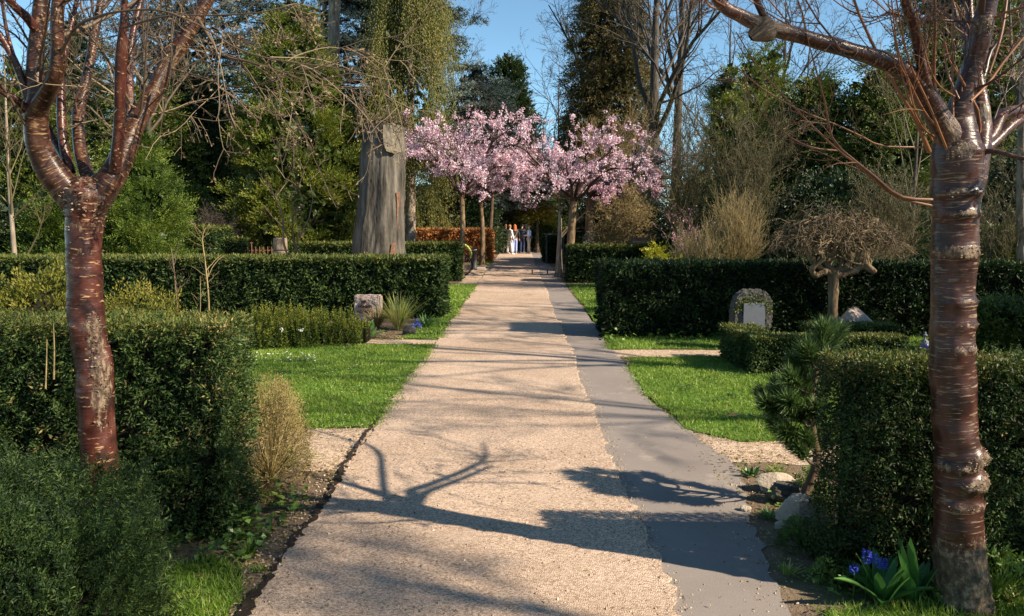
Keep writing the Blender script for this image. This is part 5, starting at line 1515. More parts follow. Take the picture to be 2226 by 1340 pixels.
# ------------------------------------------------------------------ contorted weeping tree
def contorted():
    r = np.random.default_rng(421)
    Y = 10.7
    base = np.array([gx(1815, Y), Y, 0.])
    root = thing('contorted_tree', 'small weeping tree with knotted pale limbs and a dome of bare twigs', 'tree', tuple(base))
    zt = topz(592, Y)
    t = np.linspace(0, 1, 16)
    P = np.c_[base[0] + .02 * np.sin(t * 3), np.full(16, Y), (zt + .02) * t]
    R = np.interp(t, [0, .1, .8, 1], [.085, .07, .066, .08])
    mb = MB()
    tubes(mb, P[None], gnarl(P, R, 12, .07, 422)[None], sides=12, cap=True)
    mb.build('trunk', M['barkmid'], parent=root, base=base)
    ox, oy, oz = P[-1]
    def px(pts, w0, w1, dy):
        q = np.array([at(a, b, Y + d_) for (a, b), d_ in zip(pts, np.linspace(0, dy, len(pts)))])
        c = catmull(q, 26)
        return c, np.linspace(w0, w1, 26) * (1 + .12 * np.sin(np.arange(26) * 1.3))
    tr = [([(1815, 600), (1795, 590), (1775, 600), (1765, 585), (1790, 560), (1775, 545)], .05, .03, -.25),
          ([(1818, 600), (1835, 585), (1850, 560), (1838, 545), (1842, 520), (1870, 505)], .052, .03, .1),
          ([(1820, 600), (1850, 592), (1880, 580), (1900, 592), (1870, 560), (1855, 530)], .05, .028, -.15),
          ([(1815, 595), (1800, 575), (1812, 555), (1800, 535), (1780, 528), (1740, 545)], .05, .025, .2),
          ([(1815, 598), (1830, 570), (1815, 540), (1830, 515), (1815, 490), (1790, 470)], .045, .022, .3),
          ([(1818, 600), (1870, 575), (1885, 545), (1860, 520), (1880, 490), (1910, 475)], .045, .022, .35),
          ([(1812, 600), (1780, 580), (1760, 560), (1755, 530), (1735, 510), (1725, 490)], .04, .02, -.1)]
    mb = MB()
    Ls, Rs = [], []
    for q in tr:
        c, rd_ = px(*q)
        Ls.append(c)
        Rs.append(rd_)
        tubes(mb, c[None], gnarl(c, rd_, 9, .1, 430)[None], sides=9, cap=True)
    mb.build('limbs', M['barkmid'], parent=root, base=base)
    # dome of drooping, kinked twigs
    mb = MB()
    n = 540
    ph = r.uniform(0, 2 * np.pi, n)
    rad = np.sqrt(r.uniform(0.02, 1, n))
    topw = topz(438, Y)
    z_lo = topz(528, Y)
    zs = z_lo + (topw - z_lo) * (1 - rad ** 1.8) * r.uniform(.35, 1, n)
    S0 = np.c_[ox + np.cos(ph) * rad * .80, Y + np.sin(ph) * rad * .74, zs]
    K = 9
    Q = np.zeros((n, K, 3))
    Q[:, 0] = S0
    d = np.c_[np.cos(ph) * .95, np.sin(ph) * .95, r.uniform(.0, .6, n)] + r.normal(size=(n, 3)) * .6
    p = S0.copy()
    L = r.uniform(.22, .46, n)
    for k in range(1, K):
        d = nrm(d + r.normal(size=(n, 3)) * .52 + np.array([0, 0, -.36]))
        p = p + d * (L / (K - 1))[:, None]
        Q[:, k] = p
    tubes(mb, Q, np.linspace(.0065, .0022, K)[None] * r.uniform(.6, 1.2, (n, 1)), sides=4, tint=r.uniform(.0, .65, n))
    a, b = sprout(Q, np.full((n, K), .0035), 2, .5, ang=.9, K=5, tmin=.2, grav=.4, wig=.35, rr=.8, r=r, minr=.0022)
    tubes(mb, a, b, sides=3, tint=r.uniform(.1, .8, len(a)))
    # wood carrying the dome
    nc = 70
    i = r.integers(0, n, nc)
    e = S0[i]
    s_ = np.array([Ls[q % 7][-1 - (q % 3) * 4] for q in range(nc)])
    tt = np.linspace(0, 1, 6)[None, :, None]
    B = s_[:, None] * (1 - tt) + e[:, None] * tt
    B[:, 1:-1] += r.normal(size=(nc, 4, 3)) * .045
    tubes(mb, B, np.linspace(.018, .007, 6)[None] * np.ones((nc, 1)), sides=5, tint=.5)
    mb.build('twigs', M['twigbrown'], parent=root, base=base)
contorted()

# ------------------------------------------------------------------ dwarf pine by the right hedge
def dwarf_pine():
    r = np.random.default_rng(441)
    Y = 4.45
    base = np.array([gx(1760, Y), Y, 0.])
    root = thing('dwarf_pine', 'small dark long-needled pine leaning over the lawn edge beside the right hedge', 'tree', tuple(base))
    mb = MB()
    tp = [(1775, 1010), (1768, 950), (1762, 880), (1775, 810), (1790, 760)]
    c = catmull(np.array([[base[0], Y, 0.]] + [at(a, b, Y) for a, b in tp]), 20)
    tubes(mb, c[None], np.linspace(.03, .012, 20)[None], sides=8)
    mb.build('trunk', M['barkbrown'], parent=root, base=base)
    tufts = [(1790, 735, .11, 0), (1815, 735, .1, .05), (1760, 775, .11, -.05), (1740, 800, .1, 0), (1800, 790, .09, -.1), (1725, 830, .1, -.1), (1750, 850, .12, 0), (1700, 870, .11, -.05), (1680, 885, .1, -.12),
             (1690, 900, .1, .1), (1720, 880, .11, -.15), (1740, 905, .11, -.1), (1780, 870, .1, .1), (1715, 945, .11, -.12), (1700, 930, .1, 0), (1730, 970, .1, -.1), (1755, 960, .1, -.1), (1770, 930, .09, .1), (1745, 985, .08, -.14), (1790, 830, .1, .15),
             (1770, 815, .1, .12), (1700, 850, .09, .15), (1670, 862, .08, 0), (1775, 900, .1, -.14), (1788, 960, .09, .05)]
    mb = MB()
    mbb = MB()
    for (a, b, s_, dy) in tufts:
        ce = at(a, b, Y + dy)
        j = int(np.argmin(np.abs(c[:, 2] - (ce[2] - .08))))
        q = np.linspace(0, 1, 5)[:, None]
        br_ = c[j] * (1 - q) + ce * q
        br_[:, 2] -= np.sin(q[:, 0] * np.pi) * .03
        tubes(mbb, br_[None], np.linspace(.009, .005, 5)[None], sides=5, tint=.3)
        n = 560
        ax = nrm((ce - c[j]) * 1.0 + np.array([0, 0, .07]))
        d = rdirs(n, r) * .62 + ax * .75
        P = ce + ax * r.uniform(-.07, .05, (n, 1)) + rdirs(n, r) * .012
        leaves(mb, P, d, rdirs(n, r), s_ * r.uniform(.6, 1.15, n), .0048, tint=.52 + r.normal(size=n) * .2, mid=.5, cup=0)
    mbb.build('branches', M['twiggrey'], parent=root, base=base)
    mb.build('needles', M['pine'], parent=root, base=base)
dwarf_pine()

# ------------------------------------------------------------------ weathered broken trunk
def broken_trunk():
    r = np.random.default_rng(451)
    Y = 18.2
    base = np.array([gx(826, Y), Y, 0.])
    root = thing('broken_trunk', 'massive grey weathered trunk snapped off flat, standing behind the hedge', 'tree trunk', tuple(base))
    K = 150
    H = topz(272, Y)
    t = np.linspace(0, 1, K)
    lf = np.interp(t, [0, .28, .5, .8, 1], [762, 768, 778, 787, 794])
    rt = np.interp(t, [0, .28, .5, .8, 1], [884, 879, 879, 882, 884])
    cx = np.array([gx((a + b) / 2, Y) for a, b in zip(lf, rt)])
    rad = (rt - lf) / 2 / F_PX * Y
    sides = 132
    P = np.c_[cx, np.full(K, Y), t * H]
    th = np.arange(sides) / sides * 2 * np.pi
    G = np.zeros((K, sides, 3))
    G[..., 0] = np.cos(th)
    G[..., 1] = np.sin(th)
    G[..., 2] = (t * H)[:, None]
    a = snoise(G * np.array([1, 1, .16]), .55, 7) * .07 + snoise(G * np.array([1, 1, .2]), 1.3, 8) * .03 - np.abs(snoise(G * np.array([1, 1, .10]), 1.6, 10)) ** .6 * .045 + snoise(G * np.array([1, 1, .18]), 6, 9) * .016 + snoise(G * np.array([1, 1, .6]), 9, 19) * .008
    fd = np.stack([np.cos(th), np.sin(th)], -1)                      # ring directions; flat face towards the left of the path
    for fx, fy, hh in ((-.74, -.67, .74), (.40, -.92, .95)):
        cs = fd @ np.array([fx, fy])
        RR0 = np.where(cs > hh, hh / np.maximum(cs, .01), 1.0)
        a = a + (RR0 - 1)[None, :]
    RR = rad[:, None] * (1 + a)
    # broken top: front left lower
    mb = MB()
    tubes(mb, P[None], RR[None], sides=sides)
    V = mb.V[0].reshape(K, sides, 3)
    topn = snoise(V[-1][None] * np.array([1, 1, 0]), 2.2, 5)[0] * .04
    for k in range(K):
        f = max(0, (t[k] - .85) / .15)
        V[k, :, 2] += f * topn
    mb.V[0][:] = V.reshape(-1, 3)
    cc = V[-1].mean(0) - [0, 0, .12]
    ff = [[q, (q + 1) % sides, sides] for q in range(sides)]
    mb.add(np.vstack([V[-1], cc]), ff, mat=1)
    mb.build('trunk', [M['stump'], M['woodcut']], parent=root, base=base)
    # pale sawn slab near the top on the right, and strips of red wood
    sx, sz = gx(858, Y), topz(300, Y)
    yf = Y - rad[-1] * .93
    def patch(name, pts, thick, mat, dy=0.0):
        mb = MB()
        q = np.array(pts, float)
        n = len(q)
        X_ = np.array([gx(a, Y) for a in q[:, 0]])
        Z_ = np.array([topz(b, Y) for b in q[:, 1]])
        kc = np.interp(Z_, t * H, np.arange(K))
        dxn = (X_ - np.interp(kc, np.arange(K), cx)) / np.interp(kc, np.arange(K), rad)
        yy_ = Y - np.interp(kc, np.arange(K), rad) * np.sqrt(np.clip(1 - dxn ** 2, .02, 1)) * 1.02 + dy
        f = np.c_[X_, yy_ - thick, Z_]
        b_ = np.c_[X_, yy_ + .12, Z_]
        c_ = f.mean(0) - [0, .02, 0]
        mb.add(np.vstack([f, c_]), [[i_, (i_ + 1) % n, n] for i_ in range(n)])
        mb.add(np.vstack([f, b_]), [[i_, i_ + n, (i_ + 1) % n + n, (i_ + 1) % n] for i_ in range(n)])
        mb.build(name, mat, parent=root, base=base)
    patch('cut_limb', [(846, 278), (862, 273), (880, 274), (882, 300), (881, 330), (868, 338), (852, 334), (846, 318), (845, 300)], .09, M['stumplight'])
    patch('bare_wood', [(868, 420), (874, 418), (877, 440), (876, 470), (874, 500), (869, 500), (868, 470), (869, 445)], .012, M['woodred'])
    patch('bare_wood', [(858, 530), (865, 526), (864, 545), (866, 562), (854, 562), (856, 545)], .012, M['woodred'])
    # twiggy debris on the top
    mb = MB()
    n = 170
    P0 = np.c_[r.uniform(cx[-1] - .45, cx[-1] + .5, n), r.uniform(Y - .45, Y + .4, n), np.full(n, H - .02)]
    Q = np.stack([P0 + rdirs(n, r) * np.array([.35, .35, .35]) * k for k in np.linspace(0, 1, 4)], 1)
    Q[..., 2] = np.maximum(Q[..., 2], H - .05) + np.linspace(0, .15, 4)[None] * r.uniform(0, 1.0, (n, 1))
    tubes(mb, Q, np.full((n, 4), .008), sides=3, tint=r.uniform(.2, .9, n))
    mb.build('dead_twigs', M['twigolive'], parent=root, base=base)
broken_trunk()

# pale trunk with an angled bough between the tufted conifer and the broken trunk
def bough():
    Y = 28.6
    base = np.array([gx(712, Y), Y, 0.])
    root = thing('pale_tree', 'pale-barked tree trunk with one bent bough reaching toward the weeping conifer', 'tree', tuple(base))
    mb = MB()
    pts = [(712, 560, 36), (714, 470, 32), (716, 380, 30), (718, 280, 30), (722, 180, 28), (725, 90, 26), (728, -40, 24), (730, -200, 18)]
    c = np.array([[base[0], Y, -.02]] + [at(a, b, Y) for a, b, _ in pts[1:]])
    rd_ = np.array([w_ * .5 * Y / F_PX for _, _, w_ in pts])
    cc = catmull(np.c_[c, rd_], 40)
    tubes(mb, cc[None, :, :3], gnarl(cc[:, :3], cc[:, 3], 12, .06, 462)[None], sides=12)
    mb.build('trunk', M['barkpale'], parent=root, base=base)
    mb = MB()
    pts = [(722, 300, 16), (745, 265, 16), (772, 248, 15), (800, 222, 14), (822, 200, 13), (800, 194, 10), (770, 192, 7)]
    c = np.array([at(a, b, Y - .5 * i / 6) for i, (a, b, _) in enumerate(pts)])
    rd_ = np.array([w_ * .5 * Y / F_PX for _, _, w_ in pts])
    cc = catmull(np.c_[c, rd_], 30)
    tubes(mb, cc[None, :, :3], cc[None, :, 3], sides=8)
    mb.build('bough', M['barkpale'], parent=root, base=base)
bough()

# ------------------------------------------------------------------ trees standing to the right, out of the picture, that shade the path; the evergreens are added to darken the hedges
bare_tree('bare_tree', 'bare tree just beyond the right edge whose branch shadows streak the path', 9.8, 5.6, 10.5, .16, seed=471, n=(14, 6, 5, 3), tmin=.4, minr=.006, group=None)
bare_tree('bare_tree', 'bare tree beyond the lower right corner whose shadow dapples the path in front', 9.9, -1.1, 9.0, .12, seed=472, n=(22, 6, 6, 4), ratio=(.18, .6, .6, .5), tmin=.76, minr=.005, group=None)
conifer('conifer_tree', 'added unseen evergreen beyond the right edge, placed to shade the long dark hedge', 0, 7.9, 0, 1.7, 'darkyew', 'yew', n=2600, seed=473, cl=.5, X=9.2, H=4.2, group=None, power=.4)

conifer('conifer_tree', 'added unseen loose evergreen beyond the right edge, placed to dapple the nearest right hedge', 0, 2.1, 0, .75, 'darkyew', 'yew', n=900, seed=474, cl=.3, X=5.5, H=3.0, group=None, power=.4, gaps=.45, fill=.1)
bare_tree('bare_tree', 'second bare tree beyond the right edge, its limbs striping the far asphalt', 10.8, 8.6, 9.0, .12, seed=475, n=(14, 6, 5, 3), tmin=.35, minr=.011, group=None)
bare_tree('bare_tree', 'third bare tree beyond the right edge, its limbs striping the middle of the path', 10.2, 3.0, 10.5, .09, seed=476, n=(10, 5, 5, 3), tmin=.5, minr=.011, group=None)

# ================================================================== STONES
def text_mesh(name, body, size, mat, parent, loc, rot, base, extrude=.004, align='CENTER'):
    cu = bpy.data.curves.new(name, 'FONT')
    cu.body = body
    cu.size = size
    cu.extrude = extrude
    cu.align_x = align
    cu.align_y = 'CENTER'
    tmp = bpy.data.objects.new(name, cu)
    COL.objects.link(tmp)
    me = bpy.data.meshes.new_from_object(tmp)
    bpy.data.objects.remove(tmp)
    me.materials.clear()
    me.materials.append(mat)
    o = bpy.data.objects.new(name, me)
    COL.objects.link(o)
    o.parent = parent
    o.location = Vector(loc) - Vector(base)
    o.rotation_euler = rot
    return o

def slab(outline, thick, rough, seed, sub=.045):
    """stone slab from an (x,z) outline, front at y=-thick/2, roughened; returns V, F"""
    bm = bmesh.new()
    vs = [bm.verts.new((x, -thick / 2, z)) for x, z in outline]
    f = bm.faces.new(vs)
    ret = bmesh.ops.extrude_face_region(bm, geom=[f])
    for v in ret['geom']:
        if isinstance(v, bmesh.types.BMVert):
            v.co.y += thick
    bmesh.ops.recalc_face_normals(bm, faces=bm.faces[:])
    bmesh.ops.bevel(bm, geom=[e for e in bm.edges], offset=min(.02, thick * .15), segments=2, affect='EDGES')
    bmesh.ops.triangulate(bm, faces=bm.faces[:])
    for _ in range(7):
        lng = [e for e in bm.edges if e.calc_length() > sub]
        if not lng:
            break
        bmesh.ops.subdivide_edges(bm, edges=lng, cuts=1)
        bmesh.ops.triangulate(bm, faces=[f for f in bm.faces if len(f.verts) > 3])
    bm.normal_update()
    Vv = np.array([v.co[:] for v in bm.verts])
    Nn = np.array([v.normal[:] for v in bm.verts])
    d = snoise(Vv, 6, seed) * .5 + snoise(Vv, 17, seed + 1) * .5
    Vv = Vv + Nn * (d * rough)[:, None]
    Fv = [[v.index for v in f.verts] for f in bm.faces]
    bm.free()
    return Vv, Fv

def headstone(name, label, px, Y, outline_px, thick, mat, rough, seed, rz=0.0, cat='gravestone', bury=.05, group='gravestones'):
    """outline given in picture columns/rows at that depth, clockwise from lower left"""
    X0 = gx(px, Y)
    base = np.array([X0, Y, 0.])
    root = thing(name, label, cat, tuple(base), group)
    ol = [((a - px) / F_PX * Y, max(-bury, topz(b, Y))) for a, b in outline_px]
    V, F = slab(ol, thick, rough, seed)
    mb = MB()
    mb.add(V + base, F)
    o = mb.build('stone', mat, parent=root, base=base)
    root.rotation_euler.z = rz
    return root, base

root, base = headstone('gravestone', 'square rough pink granite gravestone with three lines of dark raised lettering, against the left hedge', 797, 13.35,
                       [(768, 712), (767, 642), (827, 641), (827, 712)], .16, M['granite'], .012, 701, rz=-.18)
for body, zz, dx, sz in (('AD', 655.5, -5, .058), ('HENNE', 666.0, -3.5, .062), ('HANSEN', 677, -3.5, .062)):
    text_mesh('lettering', body, sz * 1.15, M['letter'], root, base + np.array([dx / F_PX * 13.35, -.098, topz(zz, 13.35)]), (math.pi / 2, 0, 0), base, extrude=.012)

arch = [(1597, 712), (1596, 668), (1599, 652), (1606, 641), (1618, 632), (1632, 629), (1658, 629), (1668, 634), (1676, 646), (1680, 662), (1681, 712)]
root, base = headstone('gravestone', 'dark arched rough gravestone with a pale inset plaque, in front of the long right hedge', 1638, 10.3, arch, .22, M['greystone'], .016, 702)
mb = MB()
box(mb, base + np.array([(1639 - 1638) / F_PX * 10.3, -.125, topz(684, 10.3)]), (46 / F_PX * 10.3, .03, 54 / F_PX * 10.3), bev=.004)
mb.build('plaque', M['marble'], parent=root, base=base)
mb = MB()                                                           # moss and ivy tendrils over the arch
r = np.random.default_rng(703)
n = 420
a = r.uniform(.1, np.pi - .1, n)
P = base + np.c_[np.cos(a) * r.uniform(.19, .25, n), np.full(n, -.125) + r.normal(size=n) * .01, topz(668, 10.3) + np.sin(a) * r.uniform(.10, .2, n) - r.uniform(0, .1, n)]
leaves(mb, P, rdirs(n, r), np.array([[0, -1, 0]]) + rdirs(n, r) * .5, .025, .015, tint=r.uniform(0, .7, n))
mb.build('moss', M['yewgold'], parent=root, base=base)

arch2 = [(1267, 545), (1267, 520), (1270, 509), (1276, 502), (1283, 500), (1290, 503), (1295, 511), (1297, 522), (1297, 545)]
headstone('gravestone', 'small grey pointed-arch gravestone at the foot of the second blossom trunk', 1282, 26.5, arch2, .25, M['greystone'], .02, 704)
bst = [(1366, 556), (1366, 527), (1370, 519), (1376, 517), (1403, 517), (1409, 522), (1411, 530), (1411, 556)]
root, base = headstone('gravestone', 'brown polished gravestone with small gold lettering beside the golden twiggy shrub', 1388, 24.6, bst, .2, M['brownstone'], .004, 705, rz=-.12)
mb = MB()
r = np.random.default_rng(706)
for row in range(4):
    zc = topz(525 + row * 3.1, 24.6)
    x = -.17
    while x < .20:
        wq = r.uniform(.018, .034)
        box(mb, base + np.array([x + wq / 2, -.104, zc]), (wq * .7, .008, .026))
        x += wq + (.02 if r.uniform() < .2 else .003)
mb.build('lettering', M['goldletter'], parent=root, base=base)

def boulder(label, c, s, seed, mat='boulder', name='boulder', cat='rock', group=None, flat=.55):
    bm = bmesh.new()
    bmesh.ops.create_icosphere(bm, subdivisions=5, radius=1.0)
    V = np.array([v.co[:] for v in bm.verts])
    F = [[v.index for v in f.verts] for f in bm.faces]
    bm.free()
    d = 1 + .18 * snoise(V, .45, seed) + .09 * snoise(V, 1.1, seed + 1) + .045 * snoise(V, 3, seed + 2)
    V = V * d[:, None]
    rr = np.random.default_rng(seed)
    for _ in range(7):                                              # broken facets
        nn_ = nrm(rr.normal(size=3))
        h = rr.uniform(.55, .8)
        ex = np.maximum(V @ nn_ - h, 0)
        V = V - ex[:, None] * nn_ * .85
    V = V * np.array(s)
    base = np.array([c[0], c[1], 0.])
    mb = MB()
    mb.add(V + base + np.array([0, 0, s[2] * flat]), F, smooth=False)
    return tag(mb.build(name, M[mat], base=base), label, cat, group)
G_ST = 'rough stones edging the right verge'
p = gnd(1685, 1066)
boulder('rounded sunlit rock, farthest of the verge stones', (p[0], p[1]), (.125, .10, .075), 711, group=G_ST)
p = gnd(1710, 1090)
boulder('flat shaded rock in the middle of the verge stones', (p[0] + .01, p[1]), (.15, .10, .085), 712, mat='greystone', group=G_ST)
p = gnd(1752, 1150)
boulder('largest knobbly verge stone, half in sun, beside the hedge corner', (p[0], p[1] + .05), (.125, .10, .115), 713, group=G_ST)
p = gnd(1620, 1112)
boulder('small tan stone on the verge by the asphalt', (p[0], p[1]), (.035, .03, .025), 714, group=G_ST)
p = gnd(1700, 1148)
boulder('small pale chip of stone in front of the largest verge stone', (p[0], p[1]), (.045, .03, .03), 715, group=G_ST)
boulder('smooth pinkish boulder behind the low box hedge at right', (gx(1872, 10.6), 10.6), (.30, .25, .36), 716, mat='granite')
boulder('pale pointed boulder on the far grave seen over the left hedges', (gx(717, 27.5), 27.5), (.36, .3, .66), 717)
p = gnd(770, 974)
boulder('white pebble on the soil beside the split path edge', (p[0], p[1]), (.028, .02, .016), 718, mat='marble', name='pebble')
p = gnd(790, 958)
boulder('smaller white pebble just past the white pebble by the path edge', (p[0] - .1, p[1]), (.016, .014, .011), 719, mat='marble', name='pebble')
p = gnd(888, 728)
boulder('low grey rock among dry grass in the left grave bed', (p[0], p[1]), (.10, .09, .08), 720, mat='greystone')

# ================================================================== SMALL PLANTS
def strap_plant(name, label, c, n, L, wd, mat, seed, cat='plant', spread=.9, droop=.6, tint=.5, group=None, K=7, extra=None, mats=None):
    r = np.random.default_rng(seed)
    base = np.array([c[0], c[1], 0.])
    mb = MB()
    a = r.uniform(0, 2 * np.pi, n)
    t = np.linspace(0, 1, K)
    for q in range(n):
        o = np.array([np.cos(a[q]), np.sin(a[q]), 0])
        l = L * r.uniform(.6, 1.15)
        s_ = spread * r.uniform(.3, 1)
        x = l * s_ * t * (1 + .25 * t)
        z = l * (t * (1.05 - .35 * s_) - droop * s_ * t ** 2.2)
        pc = base + o * (.02 * r.uniform() + x[:, None]) + np.c_[0 * t, 0 * t, np.maximum(z, .004)] + r.normal(size=3) * [.012, .012, 0]
        sd_ = np.array([-o[1], o[0], 0])
        w_ = wd * r.uniform(.7, 1.2) * np.sin(np.clip(t * .86 + .14, 0, 1) * np.pi) ** .7
        V = np.concatenate([pc - sd_ * w_[:, None] / 2 + [0, 0, .18 * wd], pc, pc + sd_ * w_[:, None] / 2 + [0, 0, .18 * wd]])
        i = np.arange(K - 1)
        F = np.concatenate([np.stack([i, i + K, i + K + 1, i + 1], -1), np.stack([i + K, i + 2 * K, i + 2 * K + 1, i + K + 1], -1)])
        mb.add(V, F, tint=float(np.clip(tint + r.normal() * .14, 0, 1)), smooth=True)
    if extra:
        extra(mb, base, r)
    return tag(mb.build(name, mats or M[mat], base=base), label, cat, group)

p = gnd(1918, 1314)
tul = strap_plant('tulip_plant', 'clump of broad grey-green tulip leaves by the foot of the right cherry', (p[0], p[1]), 20, .27, .05, 'bulb', 731, spread=.8, droop=.45, tint=.38)
p2 = gnd(1970, 1306)
strap_plant('tulip_plant', 'upright broad tulip leaves nearest the right cherry trunk', (p2[0] + .02, p2[1] - .02), 11, .30, .048, 'bulb', 732, spread=.42, droop=.3, tint=.38)
def hyacinth(label, px, py, seed, h):
    r = np.random.default_rng(seed)
    p = at(px, py, 3.33)
    base = np.array([p[0], 3.33, 0.])
    root = thing('blue_flower', label, 'flower', tuple(base), 'blue flowers under the right hedge')
    mb = MB()
    tubes(mb, np.stack([base, base * .4 + p * .6 + [.004, 0, 0], p])[None], np.array([[.003, .0026, .002]]), sides=5, tint=.4)
    mb.build('stem', M['bulb'], parent=root, base=base)
    mb = MB()
    n = 60
    t = r.uniform(-.5, .5, n)
    a = r.uniform(0, 6.283, n)
    P = p + np.c_[np.cos(a) * .008, np.sin(a) * .008, t * h]
    fronds(mb, P, np.c_[np.cos(a), np.sin(a), r.uniform(-.6, .4, n)], .006, 3, .014, .008, ang=.5, radial=True, tint=.5 + r.normal(size=n) * .2, r=r)
    mb.build('petals', M['bluefl'], parent=root, base=base)
hyacinth('tallest blue flower spike under the right hedge', 1885, 1210, 735, .055)
hyacinth('blue flower spike leaning beside the tulip leaves', 1919, 1224, 736, .045)
hyacinth('lowest blue flower, left of the other spikes', 1857, 1238, 737, .03)
hyacinth('small blue flower spike touching the right side of the tallest one', 1897, 1216, 738, .04)
p = gnd(2165, 1300)
strap_plant('grass_clump', 'clump of long grass at the right foot of the cherry trunk', (p[0], p[1]), 130, .18, .006, 'grass', 741, spread=.7, droop=.5, tint=.45)
p = gnd(2205, 1318)
strap_plant('grass_clump', 'bright yellow-green grassy clump in the bottom right corner', (p[0], p[1]), 110, .10, .007, 'grass', 742, spread=.9, droop=.5, tint=.7)
p = gnd(618, 1018)
strap_plant('grass_clump', 'dark arching grass tuft at the end of the nearest left hedge', (p[0], p[1]), 110, .24, .008, 'grass', 743, spread=.95, droop=.55, tint=.18)
p = gnd(540, 1208)
strap_plant('grass_clump', 'small grass tuft at the foot of the left hedge corner', (p[0], p[1] + .03), 60, .09, .005, 'grass', 744, spread=.8, droop=.5, tint=.4)
p = gnd(566, 1242)
strap_plant('grass_clump', 'little grass cushion on the soil by the split path edge', (p[0], p[1]), 60, .045, .005, 'grass', 745, spread=.9, droop=.5, tint=.3)
p = gnd(1636, 1036)
strap_plant('small_plant', 'dark pointed-leaf plant at the edge of the right gravel', (p[0], p[1]), 14, .09, .02, 'bulb', 746, spread=.9, droop=.5, tint=.1)
p = gnd(1690, 1032)
strap_plant('grass_clump', 'pale grass tuft behind the verge stones', (p[0], p[1]), 50, .09, .006, 'grass', 747, spread=.9, droop=.4, tint=.75)
p = gnd(1672, 1128)
strap_plant('small_plant', 'small bright green plant between verge stones and asphalt', (p[0], p[1]), 26, .075, .018, 'bulb', 748, spread=.9, droop=.5, tint=.7)
p = gnd(1760, 1250)
strap_plant('grass_clump', 'ragged grass tuft at the asphalt edge in front', (p[0] - .1, p[1]), 50, .07, .005, 'grass', 749, spread=.9, droop=.4, tint=.6)
def leafy(label, px, py, n, rad, h, L, mat, seed, tint=.55, name='leafy_plant', group='leafy plants on the right verge', cat='plant'):
    r = np.random.default_rng(seed)
    p = gnd(px, py)
    base = np.array([p[0], p[1], 0.])
    d = rdirs(n, r)
    d[:, 2] = np.abs(d[:, 2])
    P = base + d * np.array([rad, rad, h]) * r.uniform(.4, 1, (n, 1)) ** .5
    mb = MB()
    fronds(mb, P, d + rdirs(n, r) * .6 + [0, 0, .3], L * 1.0, 5, L, L * .36, ang=.9, radial=False, tint=tint + r.normal(size=n) * .13, r=r)
    st = np.stack([np.repeat(base[None], n // 5, 0), base * .5 + P[:n // 5] * .5, P[:n // 5]], 1)
    tubes(mb, st, np.full((n // 5, 3), .002), sides=3, tint=.2)
    return tag(mb.build(name, M[mat], base=base), label, cat, group)
leafy('bright green leafy plant spilling over behind the verge stones at the hedge corner', 1765, 1092, 190, .12, .22, .03, 'laurel', 751, .62)
leafy('green leafy plant in shade below the largest verge stone', 1745, 1190, 260, .13, .14, .03, 'laurel', 752, .35)
leafy('fresh green finely cut plant left of the blue flowers', 1815, 1262, 130, .10, .10, .032, 'laurel', 753, .75)
leafy('green leafy plant right of the cherry foot under the hedge', 2190, 1305, 200, .20, .22, .036, 'laurel', 754, .65)
leafy('small bright leafy plant between tulip leaves and cherry trunk', 2015, 1308, 70, .07, .10, .03, 'laurel', 755, .75)
p = gnd(802, 738)
strap_plant('tulip_plant', 'broad bright green leaf plant in front of the pink gravestone', (p[0], p[1]), 15, .33, .10, 'bulb', 761, spread=.9, droop=.45, tint=.75)
p = gnd(862, 722)
strap_plant('grass_clump', 'tall dry olive grass right of the pink gravestone', (p[0], p[1] + .2), 230, .62, .012, 'grass', 762, spread=.6, droop=.35, tint=.82)
p = gnd(830, 716)
strap_plant('grass_clump', 'straw-coloured grass at the foot of the pink gravestone', (p[0] - .1, p[1] + .2), 150, .4, .012, 'ochre', 763, spread=.7, droop=.4, tint=.6)
p = gnd(925, 712)
strap_plant('bulb_clump', 'bright green arching bulb leaves near the left hedge end', (p[0], p[1]), 90, .30, .02, 'bulb', 764, spread=.95, droop=.6, tint=.7)
r = np.random.default_rng(765)
for q, (px_, py_, lb) in enumerate(((899, 724, 'pale blue grape hyacinth nearest the pale stones'), (912, 718, 'blue grape hyacinth at the edge of the bright bulb leaves'), (905, 712, 'small blue grape hyacinth behind two others'))):
    p = gnd(px_, py_)
    base = np.array([p[0], p[1], 0.])
    mb = MB()
    k = 40
    P = base + np.c_[r.normal(size=k) * .02, r.normal(size=k) * .02, r.uniform(.04, .13, k)]
    leaves(mb, P, rdirs(k, r), rdirs(k, r), .035, .02, tint=.8 + r.normal(size=k) * .1, mat=0)
    tubes(mb, np.stack([base, base + [0, 0, .1]])[None], np.array([[.005, .005]]), sides=4, mat=1)
    tag(mb.build('blue_flower', [M['bluefl'], M['bulb']], base=base), lb, 'flower', 'grape hyacinths in the left grave bed')
